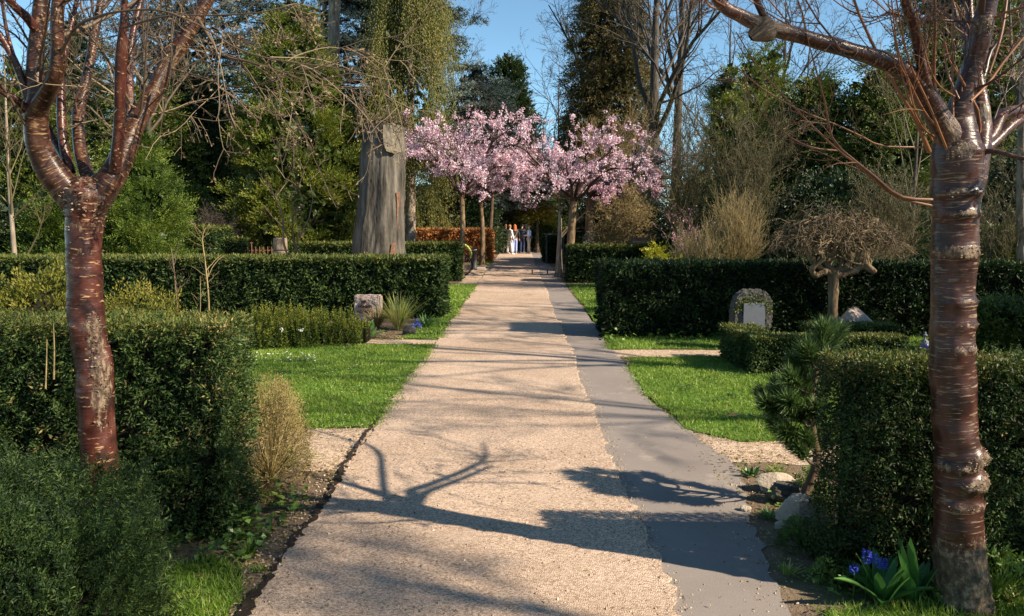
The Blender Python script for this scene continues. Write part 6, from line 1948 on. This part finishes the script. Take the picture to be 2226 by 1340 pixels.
# white blooms under the golden yew and daisies in the lawn (far too small and many to part)
mb = MB()
n = 130
P = np.c_[r.uniform(-3.6, -2.2, n), r.uniform(9.2, 9.75, n), r.uniform(.02, .06, n)]
P = P[snoise(P, .9, 4) > .0]
leaves(mb, P, np.c_[r.normal(size=(len(P), 2)), r.uniform(-.1, .4, len(P))], np.array([[0, 0, 1.]]) + rdirs(len(P), r) * .4, .03, .022, tint=.5)
P = np.c_[r.uniform(-3.2, -1.25, 40), r.uniform(6.4, 10.2, 40), np.full(40, .045)]
leaves(mb, P, np.c_[r.normal(size=(40, 2)), np.zeros(40)], np.array([[0, 0, 1.]]), .022, .02, tint=.6)
kind(mb.build('white_flowers', M['white']), 'stuff')
for q, (px_, py_) in enumerate(((655, 718), (612, 716))):
    p = at(px_, py_, 10.0)
    base = np.array([p[0], 10.0, 0.])
    mb = MB()
    k = 30
    leaves(mb, p + r.normal(size=(k, 3)) * .011, rdirs(k, r), rdirs(k, r), .016, .012, tint=r.uniform(0, 1, k))
    tubes(mb, np.stack([base, p])[None], np.array([[.002, .0015]]), sides=4, mat=1)
    tag(mb.build('white_flower', [M['white'], M['yewgold']], base=base), ('larger white bloom among the golden yew shoots', 'fainter white bloom at the left of the golden yew shoots')[q], 'flower', 'white blooms in the golden yew')

# bare saplings and sticks
def stick(name, label, pts, w, Y, mat, seed, twigs=0, group=None, cat='sapling', glen=.35):
    r = np.random.default_rng(seed)
    q = np.array([at(a, b, Y) for a, b in pts])
    q[0, 2] = max(0, q[0, 2])
    c = catmull(q, 12)
    base = np.array([c[0, 0], Y, 0.])
    mb = MB()
    P, R = c[None], (np.linspace(1, .4, 12) * w)[None]
    tubes(mb, P, R, sides=5, tint=.7)
    if twigs:
        a, b = sprout(P, R, twigs, glen, ang=.8, K=6, tmin=.15, rr=.6, r=r, minr=.0022)
        a2, b2 = sprout(a, b, 3, .4, ang=.8, K=4, tmin=.3, rr=.7, r=r, minr=.0018)
        tubes(mb, a, b, sides=4, tint=r.uniform(.2, .9, len(a)))
        tubes(mb, a2, b2, sides=3, tint=r.uniform(.2, .9, len(a2)))
    return tag(mb.build(name, M[mat], base=base), label, cat, group)
stick('sapling', 'bare grey sapling against the long left hedge', [(388, 700), (383, 640), (377, 575), (372, 540)], .014, 12.9, 'twigtan', 771, 16, 'bare stems before the long left hedge')
stick('sapling', 'straw-coloured bare stem with side shoots against the long left hedge', [(455, 700), (453, 640), (446, 570), (440, 520), (447, 495)], .016, 12.8, 'twigochre', 772, 18, 'bare stems before the long left hedge')
stick('sapling', 'thin dry stem between the two taller ones against the long left hedge', [(434, 700), (436, 650), (435, 600)], .008, 12.8, 'twigochre', 773, 8, 'bare stems before the long left hedge')
stick('stake', 'pale split stake standing against the nearest left hedge', [(117, 825), (118, 760), (116, 702)], .005, 3.86, 'twigochre', 774, 0, 'dry stakes before the left hedge', 'stake')
stick('stake', 'shorter dry stake left of the pale one against the nearest left hedge', [(99, 845), (101, 790), (102, 738)], .0045, 3.86, 'twigochre', 775, 0, 'dry stakes before the left hedge', 'stake')
def fallen(label, pts, w, mat, name='fallen_twig', cat='twig'):
    q = np.array([gnd(a, b) + [0, 0, .012 + .01 * (i % 2)] for i, (a, b) in enumerate(pts)])
    c = catmull(q, 10)
    mb = MB()
    tubes(mb, c[None], (np.linspace(1, .5, 10) * w)[None], sides=5, tint=.7)
    base = np.array([c[0, 0], c[0, 1], 0])
    return tag(mb.build(name, M[mat], base=base), label, cat, 'fallen twigs on the left verge')
fallen('S-shaped pale twig with a knob lying on the left soil', [(664, 1050), (672, 1040), (678, 1030), (681, 1022)], .004, 'twigtan')
fallen('curved twig lying at the foot of the left hedge', [(352, 1232), (372, 1222), (395, 1212), (430, 1210)], .004, 'twigtan')
fallen('crooked twig in the bottom left grass edge', [(222, 1290), (240, 1300), (258, 1304), (270, 1294)], .004, 'twigtan')
fallen('straight thin twig under the left hedge', [(280, 1202), (310, 1203), (340, 1203)], .003, 'twigtan')
p = gnd(1592, 918)
mb = MB()
leaves(mb, np.array([[p[0] - .05, p[1], .055]]), np.array([[1, .1, .1]]), np.array([[.1, -.5, 1]]), .14, .035, tint=.85)
tag(mb.build('fallen_leaf', M['copper'], base=(p[0], p[1], 0)), 'single orange leaf lying on the right lawn', 'leaf')

# ================================================================== FENCE, BUILDING, LANTERN
def fence():
    Y = 20.8
    x0, x1 = gx(517, Y), gx(592, Y)
    base = np.array([(x0 + x1) / 2, Y, 0.])
    root = thing('iron_fence', 'short rusty spiked iron fence between low hedge and pale post', 'fence', tuple(base))
    zt = topz(545, Y)
    mb = MB()
    for z in (zt, zt - .45):
        box(mb, (base[0], Y, z), (x1 - x0, .025, .035))
    mb.build('rail', M['iron'], parent=root, base=base)
    for q in range(9):
        x = x0 + (x1 - x0) * (q + .3) / 8.6
        h = topz(526 if q == 3 else 536, Y)
        mb = MB()
        tubes(mb, np.array([[[x, Y - .02, 0], [x, Y - .02, h - .05], [x, Y - .02, h]]]), np.array([[.014, .012, .003]]), sides=5)
        if q == 3:
            box(mb, (x, Y - .02, h - .03), (.07, .02, .03))
        mb.build('spike', M['iron'], parent=root, base=base)
fence()
mb = MB()
Yq = 20.2
xq = gx(608, Yq)
for k in range(4):
    box(mb, (xq, Yq, .16 + k * .335), (.36 - .02 * k, .34 - .02 * k, .32), bev=.03)
tag(mb.build('stone_post', M['barkpale'], base=(xq, Yq, 0)), 'rough grey-brown stone post beside the rusty iron fence', 'post')
def house():
    Y = 27.0
    xr = gx(11, Y)
    base = np.array([xr - 2.5, Y + 2, 0.])
    root = thing('building', 'corner of a cream-walled building at the left edge', 'building', tuple(base))
    zt = topz(450, Y)
    mb = MB()
    box(mb, (xr - 2.5, Y + 2, zt / 2), (5, 4, zt), bev=.03)
    mb.build('wall', M['cream'], parent=root, base=base)
    mb = MB()
    a = [[xr - 5.2, Y - .25, zt], [xr + .2, Y - .25, zt], [xr + .2, Y + 4.25, zt], [xr - 5.2, Y + 4.25, zt], [xr - 5.2, Y + 2, zt + 1.4], [xr + .2, Y + 2, zt + 1.4]]
    mb.add(a, [[0, 1, 5, 4], [2, 3, 4, 5]])
    mb.add(a, [[0, 4, 3], [1, 2, 5]])
    mb.add(np.array(a)[:4], [[0, 3, 2, 1]])
    mb.build('roof', M['slate'], parent=root, base=base)
    mb = MB()
    box(mb, (xr + .06, Y + .25, zt * .45), (.10, .12, zt * .9))
    mb.build('drainpipe', M['greypost'], parent=root, base=base)
house()
# small ornament on the grave behind the right hedge
def ornament():
    Y = 6.2
    c = at(2010, 748, Y)
    base = np.array([c[0], Y, 0.])
    root = thing('grave_lantern', 'small white and blue lantern above the right hedge, left of the cherry trunk', 'lantern', tuple(base))
    z = c[2] - .03
    mb = MB()
    lathe(mb, [(.06, 0), (.06, .02), (.02, .03), (.02, z - .02), (.045, z - .01), (.045, z)], base, sides=12)
    mb.build('post', M['greypost'], parent=root, base=base)
    mb = MB()
    lathe(mb, [(.0, z), (.022, z), (.032, z + .025), (.026, z + .055), (.008, z + .07), (.007, z + .095), (.022, z + .098), (.012, z + .108), (.006, z + .112), (.009, z + .122), (0, z + .13)], base, sides=14)
    mb.build('body', M['marble'], parent=root, base=base)
    mb = MB()
    lathe(mb, [(.0235, z + .004), (.0325, z + .022), (.0325, z + .03), (.0, z + .031)], base + [0, -.002, 0], sides=14)
    mb.build('blue_band', plain('blue_glaze', (.03, .04, .22), rough=.25, spec=.6), parent=root, base=base)
    c = at(2021, 748, Y + .05)
    base = np.array([c[0], Y + .05, 0.])
    mb = MB()
    z = c[2]
    lathe(mb, [(.04, 0), (.04, .02), (.012, .04), (.010, z - .03), (.02, z - .02), (.026, z + .02), (.024, z + .02), (0, z - .02)], base, sides=12)
    tag(mb.build('grave_vase', M['marble'], base=base), 'small white cup-shaped vase beside the white and blue lantern', 'vase')
ornament()
# pale rail at the gate far right of the path
mb = MB()
Y = 36.
for xx in (1188, 1225):
    box(mb, (gx(xx, 33.4), 33.4, .62), (.07, .07, 1.24))
box(mb, (gx(1206, 33.4), 33.4, 1.27), (.9, .10, .05))
tag(mb.build('low_gate', M['greypost'], base=(gx(1206, 33.4), 33.4, 0)), 'low grey gate rail by the small dark hedge near the walkers', 'gate')

# ================================================================== BOLLARD AND BICYCLE
Y = 29.0
p = np.array([gx(1031, Y), Y, 0.])
root = thing('bollard', 'dark grey round-topped bollard behind the parked bicycle', 'bollard', tuple(p))
mb = MB()
h = topz(540, Y)
lathe(mb, [(.0, 0), (.105, 0), (.105, .04), (.09, .06), (.088, h - .1), (.095, h - .09), (.095, h - .03), (.06, h - .005), (0, h)], p, sides=18)
mb.build('post', M['greypost'], parent=root, base=p)
mb = MB()
lathe(mb, [(.097, h - .09), (.10, h - .085), (.10, h - .045), (.097, h - .04)], p, sides=18)
mb.build('band', M['chrome'], parent=root, base=p)
mb = MB()
box(mb, (p[0] + .02, Y + .15, .05), (.75, .22, .10), bev=.02)
tag(mb.build('kerb_stone', M['boulder'], base=(p[0], Y + .15, 0)), 'low stone block behind the grey bollard', 'stone')

def bicycle():
    Y = 25.8
    cx = gx(1003, Y)
    base = np.array([cx - .52, Y, 0.])
    root = thing('bicycle', 'dark bicycle parked by the left blossom trunk, half hidden by the hedge', 'bicycle', tuple(base))
    R = .34
    def wheel(x):
        t = np.linspace(0, 2 * np.pi, 41)
        mb = MB()
        P = np.c_[x + np.cos(t) * R, np.full(41, Y), R + np.sin(t) * R]
        tubes(mb, P[None], np.full((1, 41), .019), sides=7)
        wobj = mb.build('wheel', M['rubber'], parent=root, base=base)
        mb = MB()
        P = np.c_[x + np.cos(t) * (R - .03), np.full(41, Y), R + np.sin(t) * (R - .03)]
        tubes(mb, P[None], np.full((1, 41), .009), sides=5)
        a = np.linspace(0, 2 * np.pi, 22, endpoint=False)
        s_ = np.stack([np.c_[np.full(22, x), np.full(22, Y) + .02 * (-1) ** np.arange(22), np.full(22, R)], np.c_[x + np.cos(a) * (R - .03), np.full(22, Y), R + np.sin(a) * (R - .03)]], 1)
        tubes(mb, s_, np.full((22, 2), .0018), sides=3)
        mb.build('rim', M['chrome'], parent=wobj, base=(0, 0, 0)).location = -Vector(base) * 0
        bpy.data.objects[wobj.name].children[0].data.transform(Matrix.Translation(-Vector(base)))
    xr, xf = cx, cx - 1.05
    wheel(xr)
    wheel(xf)
    mb = MB()
    def bar(*pts, w=.016):
        c = np.array([[a, Y + (d if len(q) > 2 else 0), z] for q in pts for a, z, d in [(q[0], q[1], q[2] if len(q) > 2 else 0)]])
        tubes(mb, c[None], np.full((1, len(c)), w), sides=7)
    bb, seat, head = (xr - .45, .29), (xr - .30, .78), (xf + .13, .82)
    bar(bb, seat)
    bar(bb, head, w=.018)
    bar((xr - .33, .70), head)
    bar((xr, R), bb, w=.010)
    bar((xr, R), (xr - .31, .72), w=.009)
    bar((xf, R), (xf + .09, .62), head, (xf + .16, 1.0), w=.013)
    bar((xr - .30, .78), (xr - .27, .95), w=.012)
    mb.build('frame', M['blackmetal'], parent=root, base=base)
    mb = MB()
    for sgn in (-1, 1):
        c = catmull(np.array([[xf + .16, Y, 1.0], [xf + .14, Y + sgn * .14, 1.04], [xf + .22, Y + sgn * .27, 1.05], [xf + .36, Y + sgn * .29, 1.03]]), 12)
        tubes(mb, c[None], np.full((1, 12), .011), sides=6)
    mb.build('handlebar', M['chrome'], parent=root, base=base)
    mb = MB()
    lathe(mb, [(0, -.03), (.7, -.025), (1, 0), (.9, .02), (0, .035)], (0, 0, 0), sides=14)
    v = mb.V[-1]
    v *= np.array([.13, .085, 1.])
    v[:, 1] *= np.interp(v[:, 0], [-.13, .13], [.35, 1.1])
    v += np.array([xr - .26, Y, .97])
    mb.build('saddle', M['rubber'], parent=root, base=base)
    mb = MB()
    t = np.linspace(-.3, 2.2, 24)
    P = np.c_[xr + np.cos(t) * (R + .045), np.full(24, Y), R + np.sin(t) * (R + .045)]
    side = np.array([0, .03, 0])
    V = np.concatenate([P - side, P + side])
    i = np.arange(23)
    mb.add(V, np.stack([i, i + 1, i + 25, i + 24], -1), smooth=True)
    mb.build('mudguard', M['blackmetal'], parent=root, base=base)
    mb = MB()
    c = catmull(np.array([[xr - .32, Y - .12, .98], [xr - .02, Y - .13, 1.03], [xr + .2, Y - .13, .94], [xr + .31, Y - .12, .75], [xr + .30, Y - .12, .58]]), 18)
    w_ = np.interp(np.linspace(0, 1, 18), [0, .3, .7, 1], [.04, .05, .045, .02])
    tubes(mb, c[None], w_[None], sides=8)
    mb.build('pannier_flap', M['limegreen'], parent=root, base=base)
    mb = MB()
    lathe(mb, [(.0, -.012), (.09, -.01), (.09, .01), (0, .012)], (0, 0, 0), sides=18)
    v = mb.V[-1][:, [0, 2, 1]] * 1.0
    mb.V[-1][:] = v + np.array([bb[0], Y - .05, bb[1]])
    mb.build('chainring', M['chrome'], parent=root, base=base)
    mb = MB()
    for sgn in (-1, 1):
        tubes(mb, np.array([[[bb[0], Y + sgn * .07, bb[1]], [bb[0] + sgn * .10, Y + sgn * .08, bb[1] - sgn * .13]]]), np.full((1, 2), .010), sides=5)
        box(mb, (bb[0] + sgn * .10, Y + sgn * .14, bb[1] - sgn * .13), (.09, .09, .02))
    mb.build('pedals', M['blackmetal'], parent=root, base=base)
bicycle()

# ================================================================== PEOPLE (bodies grown from a joint skeleton)
def skin_mesh(name, verts, edges, radii, root_i=0, sub=2):
    me = bpy.data.meshes.new(name)
    me.from_pydata([tuple(v) for v in verts], edges, [])
    o = bpy.data.objects.new(name, me)
    COL.objects.link(o)
    sm = o.modifiers.new('skin', 'SKIN')
    sm.use_smooth_shade = True
    for v, sv, rr in zip(range(len(verts)), me.skin_vertices[0].data, radii):
        sv.radius = (rr, rr) if np.isscalar(rr) else rr
        sv.use_root = (v == root_i)
    if sub:
        ss = o.modifiers.new('sub', 'SUBSURF')
        ss.levels = sub
        ss.render_levels = sub
    dg = bpy.context.evaluated_depsgraph_get()
    out = bpy.data.meshes.new_from_object(o.evaluated_get(dg))
    bpy.data.objects.remove(o)
    for p in out.polygons:
        p.use_smooth = True
    return out
def person(label, px, Y, face, h, cols, hair=None, coat=None, coat_len=.80, arms=((-.05, .02), (.05, .02)), stride=.08, bag=None, cap=None, trouser_w=1.0, puffy=False):
    """face: heading in radians (0 looks along +Y, away from the camera)"""
    X = gx(px, Y)
    root = thing('person', label, 'person', (X, Y, 0), 'people standing on the path')
    root.rotation_euler.z = face
    k = h / 1.72
    hipz, chz, shz, nkz = .92 * k, 1.24 * k, 1.40 * k, 1.47 * k
    V, E, R = [], [], []
    def add(p, r_, par=None):
        V.append(np.array(p, float))
        R.append(r_)
        if par is not None:
            E.append((par, len(V) - 1))
        return len(V) - 1
    pel = add((0, 0, hipz), (.13 * k, .10 * k))
    wst = add((0, .005, 1.06 * k), (.125 * k, .095 * k), pel)
    chs = add((0, 0, chz), (.145 * k, .105 * k), wst)
    nb = add((0, -.005, shz + .02), (.07 * k, .06 * k), chs)
    nk = add((0, .008, nkz + .02), .048 * k, nb)
    hd1 = add((0, .022, 1.545 * k), (.066 * k, .078 * k), nk)
    hd2 = add((0, .02, 1.63 * k), (.074 * k, .09 * k), hd1)
    add((0, .01, 1.69 * k), (.05 * k, .06 * k), hd2)
    legs, arm = {}, {}
    for s_, q in ((-1, 0), (1, 1)):
        st_ = stride * s_
        hp = add((s_ * .085 * k, 0, .87 * k), .088 * k, pel)
        kn = add((s_ * .09 * k, st_ * .6 + .015, .48 * k), .058 * k, hp)
        an = add((s_ * .095 * k, st_, .09 * k), .040 * k, kn)
        hl = add((s_ * .10 * k, st_ + .02, .035 * k), .036 * k, an)
        to = add((s_ * .11 * k, st_ + .17 * k, .028 * k), .028 * k, hl)
        legs[q] = (hp, kn, an, hl, to)
        ax, ay = arms[q][:2]
        bend = arms[q][2] if len(arms[q]) > 2 else 0
        sh_ = add((s_ * .185 * k, -.005, shz - .02), .058 * k, chs)
        el = add((s_ * .235 * k + ax * .5, ay * .4 - .02, 1.12 * k), .043 * k, sh_)
        wr_ = np.array([s_ * .235 * k + ax - s_ * bend * .12, ay + .05 + bend * .24, (.88 + bend * .24) * k])
        wr = add(wr_, .030 * k, el)
        dn = nrm(wr_ - V[el])
        pm = add(wr_ + dn * .06 * k, (.036 * k, .020 * k), wr)
        arm[q] = (sh_, el, wr, pm)
        sidev = nrm(np.cross(dn, [0, 0, 1.]) + 1e-6)
        for f in range(4):
            o_ = sidev * (f - 1.5) * .018 * k
            b_ = add(V[pm] + dn * .035 * k + o_, .009 * k, pm)
            c_ = add(V[b_] + dn * (.034 + .006 * (1.5 - abs(f - 1.5))) * k + [0, .006, 0], .008 * k, b_)
            add(V[c_] + dn * .022 * k + np.array([0, .014, 0]), .0065 * k, c_)
        tb_ = add(V[wr] + dn * .035 * k + np.array([-s_ * .03, .02, 0]) * k, .011 * k, wr)
        add(V[tb_] + dn * .035 * k + np.array([0, .012, 0]), .009 * k, tb_)
    def attach(me, name, mat):
        me.materials.clear()
        me.materials.append(mat)
        o = bpy.data.objects.new(name, me)
        COL.objects.link(o)
        o.parent = root
        return o
    skin = plain('skin', (.52, .32, .23), rough=.5, sc=20, var=.06)
    attach(skin_mesh('body', V, E, R, 0, 1), 'body', skin)
    # face: eyes, nose, mouth, ears
    def blob(mb, c, s, m_=0, sides=10):
        th = np.linspace(-np.pi / 2, np.pi / 2, 7)
        lathe(mb, [(max(.001, math.cos(a)), math.sin(a)) for a in th], (0, 0, 0), sides=sides, mat=m_)
        mb.V[-1][:] = mb.V[-1] * np.array(s) + np.array(c)
    mb = MB()
    yf = .02 + .088 * k
    blob(mb, (0, yf + .008, 1.60 * k), (.012, .016, .022))
    for s_ in (-1, 1):
        blob(mb, (s_ * .078 * k, .015, 1.60 * k), (.012, .022, .032))
    mb.build('nose_and_ears', skin, parent=root)
    mb = MB()
    for s_ in (-1, 1):
        blob(mb, (s_ * .032 * k, yf - .004, 1.625 * k), (.013, .008, .008))
    blob(mb, (0, yf - .004, 1.56 * k), (.024, .008, .006))
    mb.build('eyes_and_mouth', M['letter'], parent=root)
    # trousers and shoes
    tv, te, tr = [V[pel] + [0, 0, .07 * k]], [], [(.145 * k, .115 * k)]
    tv.append(V[pel])
    tr.append((.15 * k, .12 * k))
    te.append((0, 1))
    for q in (0, 1):
        hp, kn, an, hl, to = legs[q]
        b0 = len(tv)
        for j, (vi, rr) in enumerate(((hp, .10), (kn, .078 * trouser_w), (an, .064 * trouser_w))):
            tv.append(V[vi])
            tr.append(rr * k)
            te.append((1 if j == 0 else b0 + j - 1, b0 + j))
    attach(skin_mesh('trousers', tv, te, tr, 0, 1), 'trousers', plain('cloth', cols['trousers'], rough=.85, sc=25))
    for q in (0, 1):
        hp, kn, an, hl, to = legs[q]
        attach(skin_mesh('shoe', [V[an] + [0, 0, -.01], V[hl], V[to], V[to] + [0, .04, 0]], [(0, 1), (1, 2), (2, 3)], [.048 * k, .047 * k, .042 * k, .026 * k], 0, 1), 'shoe', plain('shoe', cols.get('shoes', (.05, .05, .05)), rough=.5))
    # jacket with sleeves
    w_ = 1.16 if puffy else 1.0
    jv = [V[pel] + [0, 0, (coat_len - .92) * k + .0], V[wst], V[chs], V[nb] + [0, 0, .0]]
    jr = [(.165 * k * w_, .135 * k * w_), (.15 * k * w_, .125 * k * w_), (.172 * k * w_, .132 * k * w_), (.085 * k, .075 * k)]
    je = [(0, 1), (1, 2), (2, 3)]
    if coat_len < .7:
        jv[0] = np.array([0, 0, coat_len * k])
        jr[0] = (.19 * k, .16 * k)
    for q in (0, 1):
        sh_, el, wr, pm = arm[q]
        b0 = len(jv)
        for j, (vi, rr) in enumerate(((sh_, .080 * w_), (el, .062 * w_), (wr, .048 * w_))):
            jv.append(V[vi])
            jr.append(rr * k)
            je.append((2 if j == 0 else b0 + j - 1, b0 + j))
    attach(skin_mesh('jacket', jv, je, jr, 1, 1), 'jacket', plain('cloth', cols['jacket'], rough=.85 if not puffy else .4, sc=25, bump=.2))
    if puffy:
        for q in range(5):
            mb = MB()
            z = (.92 + q * .10) * k
            t = np.linspace(0, 2 * np.pi, 21)
            tubes(mb, np.c_[np.cos(t) * .172 * k, np.sin(t) * .142 * k, np.full(21, z)][None], np.full((1, 21), .022), sides=6)
            mb.build('quilting', plain('cloth', cols['jacket'], rough=.4), parent=root)
    if coat:                                                         # long skirted coat or dress
        mb = MB()
        zs = np.linspace(coat, 1.0 * k, 8)
        lathe(mb, [(np.interp(z, [coat, 1.0 * k], [.205, .155]) * k, z) for z in zs], (0, 0, 0), sides=18, sx=1.0, sy=.78)
        a = np.arctan2(mb.V[-1][:, 1], mb.V[-1][:, 0])
        mb.V[-1][:, :2] *= (1 + .07 * np.sin(a * 7) * np.clip((1.0 * k - mb.V[-1][:, 2]) / .6, 0, 1))[:, None]
        mb.build('skirt', plain('cloth', cols.get('skirt', cols['jacket']), rough=.85), parent=root)
    if hair:
        col, ln = hair
        mb = MB()
        th = np.linspace(-.5, np.pi / 2, 7)
        lathe(mb, [(max(.002, math.cos(a)), math.sin(a)) for a in th], (0, 0, 0), sides=16)
        v = mb.V[-1]
        v *= np.array([.088, .103, .10]) * k
        v[:, 1] -= np.where(v[:, 2] < .045 * k, .018, .006)
        v[:, 1] = np.where((v[:, 1] > .05) & (v[:, 2] < .05 * k), .05, v[:, 1])
        v += np.array([0, .012, 1.635 * k])
        if ln > 0:
            n_ = 46
            rr = np.random.default_rng(int(px))
            a = rr.uniform(np.pi * 1.02, np.pi * 1.98, n_)
            S_ = np.c_[np.cos(a) * .082, np.sin(a) * .09, np.full(n_, 1.66)] * k
            Q = np.stack([S_ + np.c_[np.cos(a) * .02 * t, np.sin(a) * .028 * t - .01 * t, np.full(n_, -ln * t)] for t in np.linspace(0, 1, 5)], 1)
            tubes(mb, Q, np.linspace(.022, .010, 5)[None] * np.ones((n_, 1)), sides=5)
        mb.build('hair', plain('hair', col, rough=.5, sc=60, var=.3), parent=root)
    if cap:
        mb = MB()
        th = np.linspace(0, np.pi / 2, 6)
        lathe(mb, [(max(.002, math.cos(a)), math.sin(a)) for a in th], (0, 0, 0), sides=16)
        mb.V[-1][:] = mb.V[-1] * np.array([.095, .11, .09]) * k + np.array([0, .012, 1.645 * k])
        box(mb, (0, .13 * k, 1.645 * k), (.14 * k, .10 * k, .012))
        mb.build('cap', plain('cap_cloth', cap, rough=.8), parent=root)
    if bag:
        mb = MB()
        box(mb, (-.10, -.17, .98 * k), (.20, .08, .16), bev=.03)
        mb.build('bag', plain('bag', bag, rough=.6), parent=root)
        mb = MB()
        c = catmull(np.array([[-.02, -.15, 1.04], [.10, -.135, 1.25], [.12, 0, 1.46], [.0, .14, 1.2], [-.17, .05, 1.0], [-.18, -.13, 1.02]]) * np.array([1, 1, k]), 20)
        tubes(mb, c[None], np.full((1, 20), .012), sides=5)
        mb.build('strap', plain('bag', bag, rough=.6), parent=root)
    return root
YP = 47.0
person('bald man in a black coat and black trousers, leftmost of the group on the path', 1081, 45.6, .15, 1.80, dict(trousers=(.03, .027, .03), jacket=(.055, .044, .05)), hair=None, coat_len=.74, stride=.05)
person('person in a long grey-brown coat behind the woman in white', 1099, 45.4, -.5, 1.70, dict(trousers=(.55, .53, .5), jacket=(.11, .08, .075), shoes=(.6, .6, .6)), hair=((.20, .10, .05), .10), coat=.35, coat_len=.62, stride=.10)
person('woman in white top and wide white trousers with tied-up hair', 1108, 44.6, -.9, 1.68, dict(trousers=(.72, .72, .74), jacket=(.74, .73, .72), shoes=(.7, .7, .7)), hair=((.30, .14, .07), 0), coat_len=.78, stride=.09, trouser_w=1.4)
person('woman with long red hair, dark jacket and pale blue jeans carrying a small bag', 1119, 45.1, .2, 1.70, dict(trousers=(.30, .36, .62), jacket=(.022, .022, .03), shoes=(.62, .62, .66)), hair=((.42, .12, .035), .32), coat_len=.88, bag=(.32, .26, .16), stride=.06)
person('person in a dark quilted jacket and dark blue jeans', 1135, 46.0, .1, 1.74, dict(trousers=(.03, .045, .10), jacket=(.025, .026, .034), shoes=(.03, .03, .03)), hair=((.05, .035, .025), 0), coat_len=.86, puffy=True, stride=.05)
person('person in a light cap half hidden behind the quilted jacket', 1143, 47.6, 2.6, 1.72, dict(trousers=(.03, .03, .06), jacket=(.05, .06, .16), shoes=(.05, .05, .05)), hair=((.10, .06, .04), 0), cap=(.6, .58, .52), coat_len=.85)
person('woman in pale blue shirt and beige trousers, arms folded, rightmost of the group', 1150, 45.4, 1.3, 1.66, dict(trousers=(.50, .44, .34), jacket=(.50, .56, .78), shoes=(.6, .56, .5)), hair=((.35, .22, .10), .06), coat_len=.84, arms=((.08, .05, .9), (-.08, .05, .9)), bag=(.03, .03, .05), stride=.07)
# tiny markers on the path and the two small stakes
for q, px_ in enumerate((1157, 1190)):
    p = gnd(px_, 597)
    mb = MB()
    tubes(mb, np.array([[[p[0], p[1], 0], [p[0], p[1], .15], [p[0], p[1], .17]]]), np.array([[.022, .022, .012]]), sides=7)
    tag(mb.build('small_post', M['blackmetal'], base=(p[0], p[1], 0)), ('small black peg standing on the path, left of two', 'small black peg standing on the path, right of two')[q], 'peg', 'black pegs on the path')
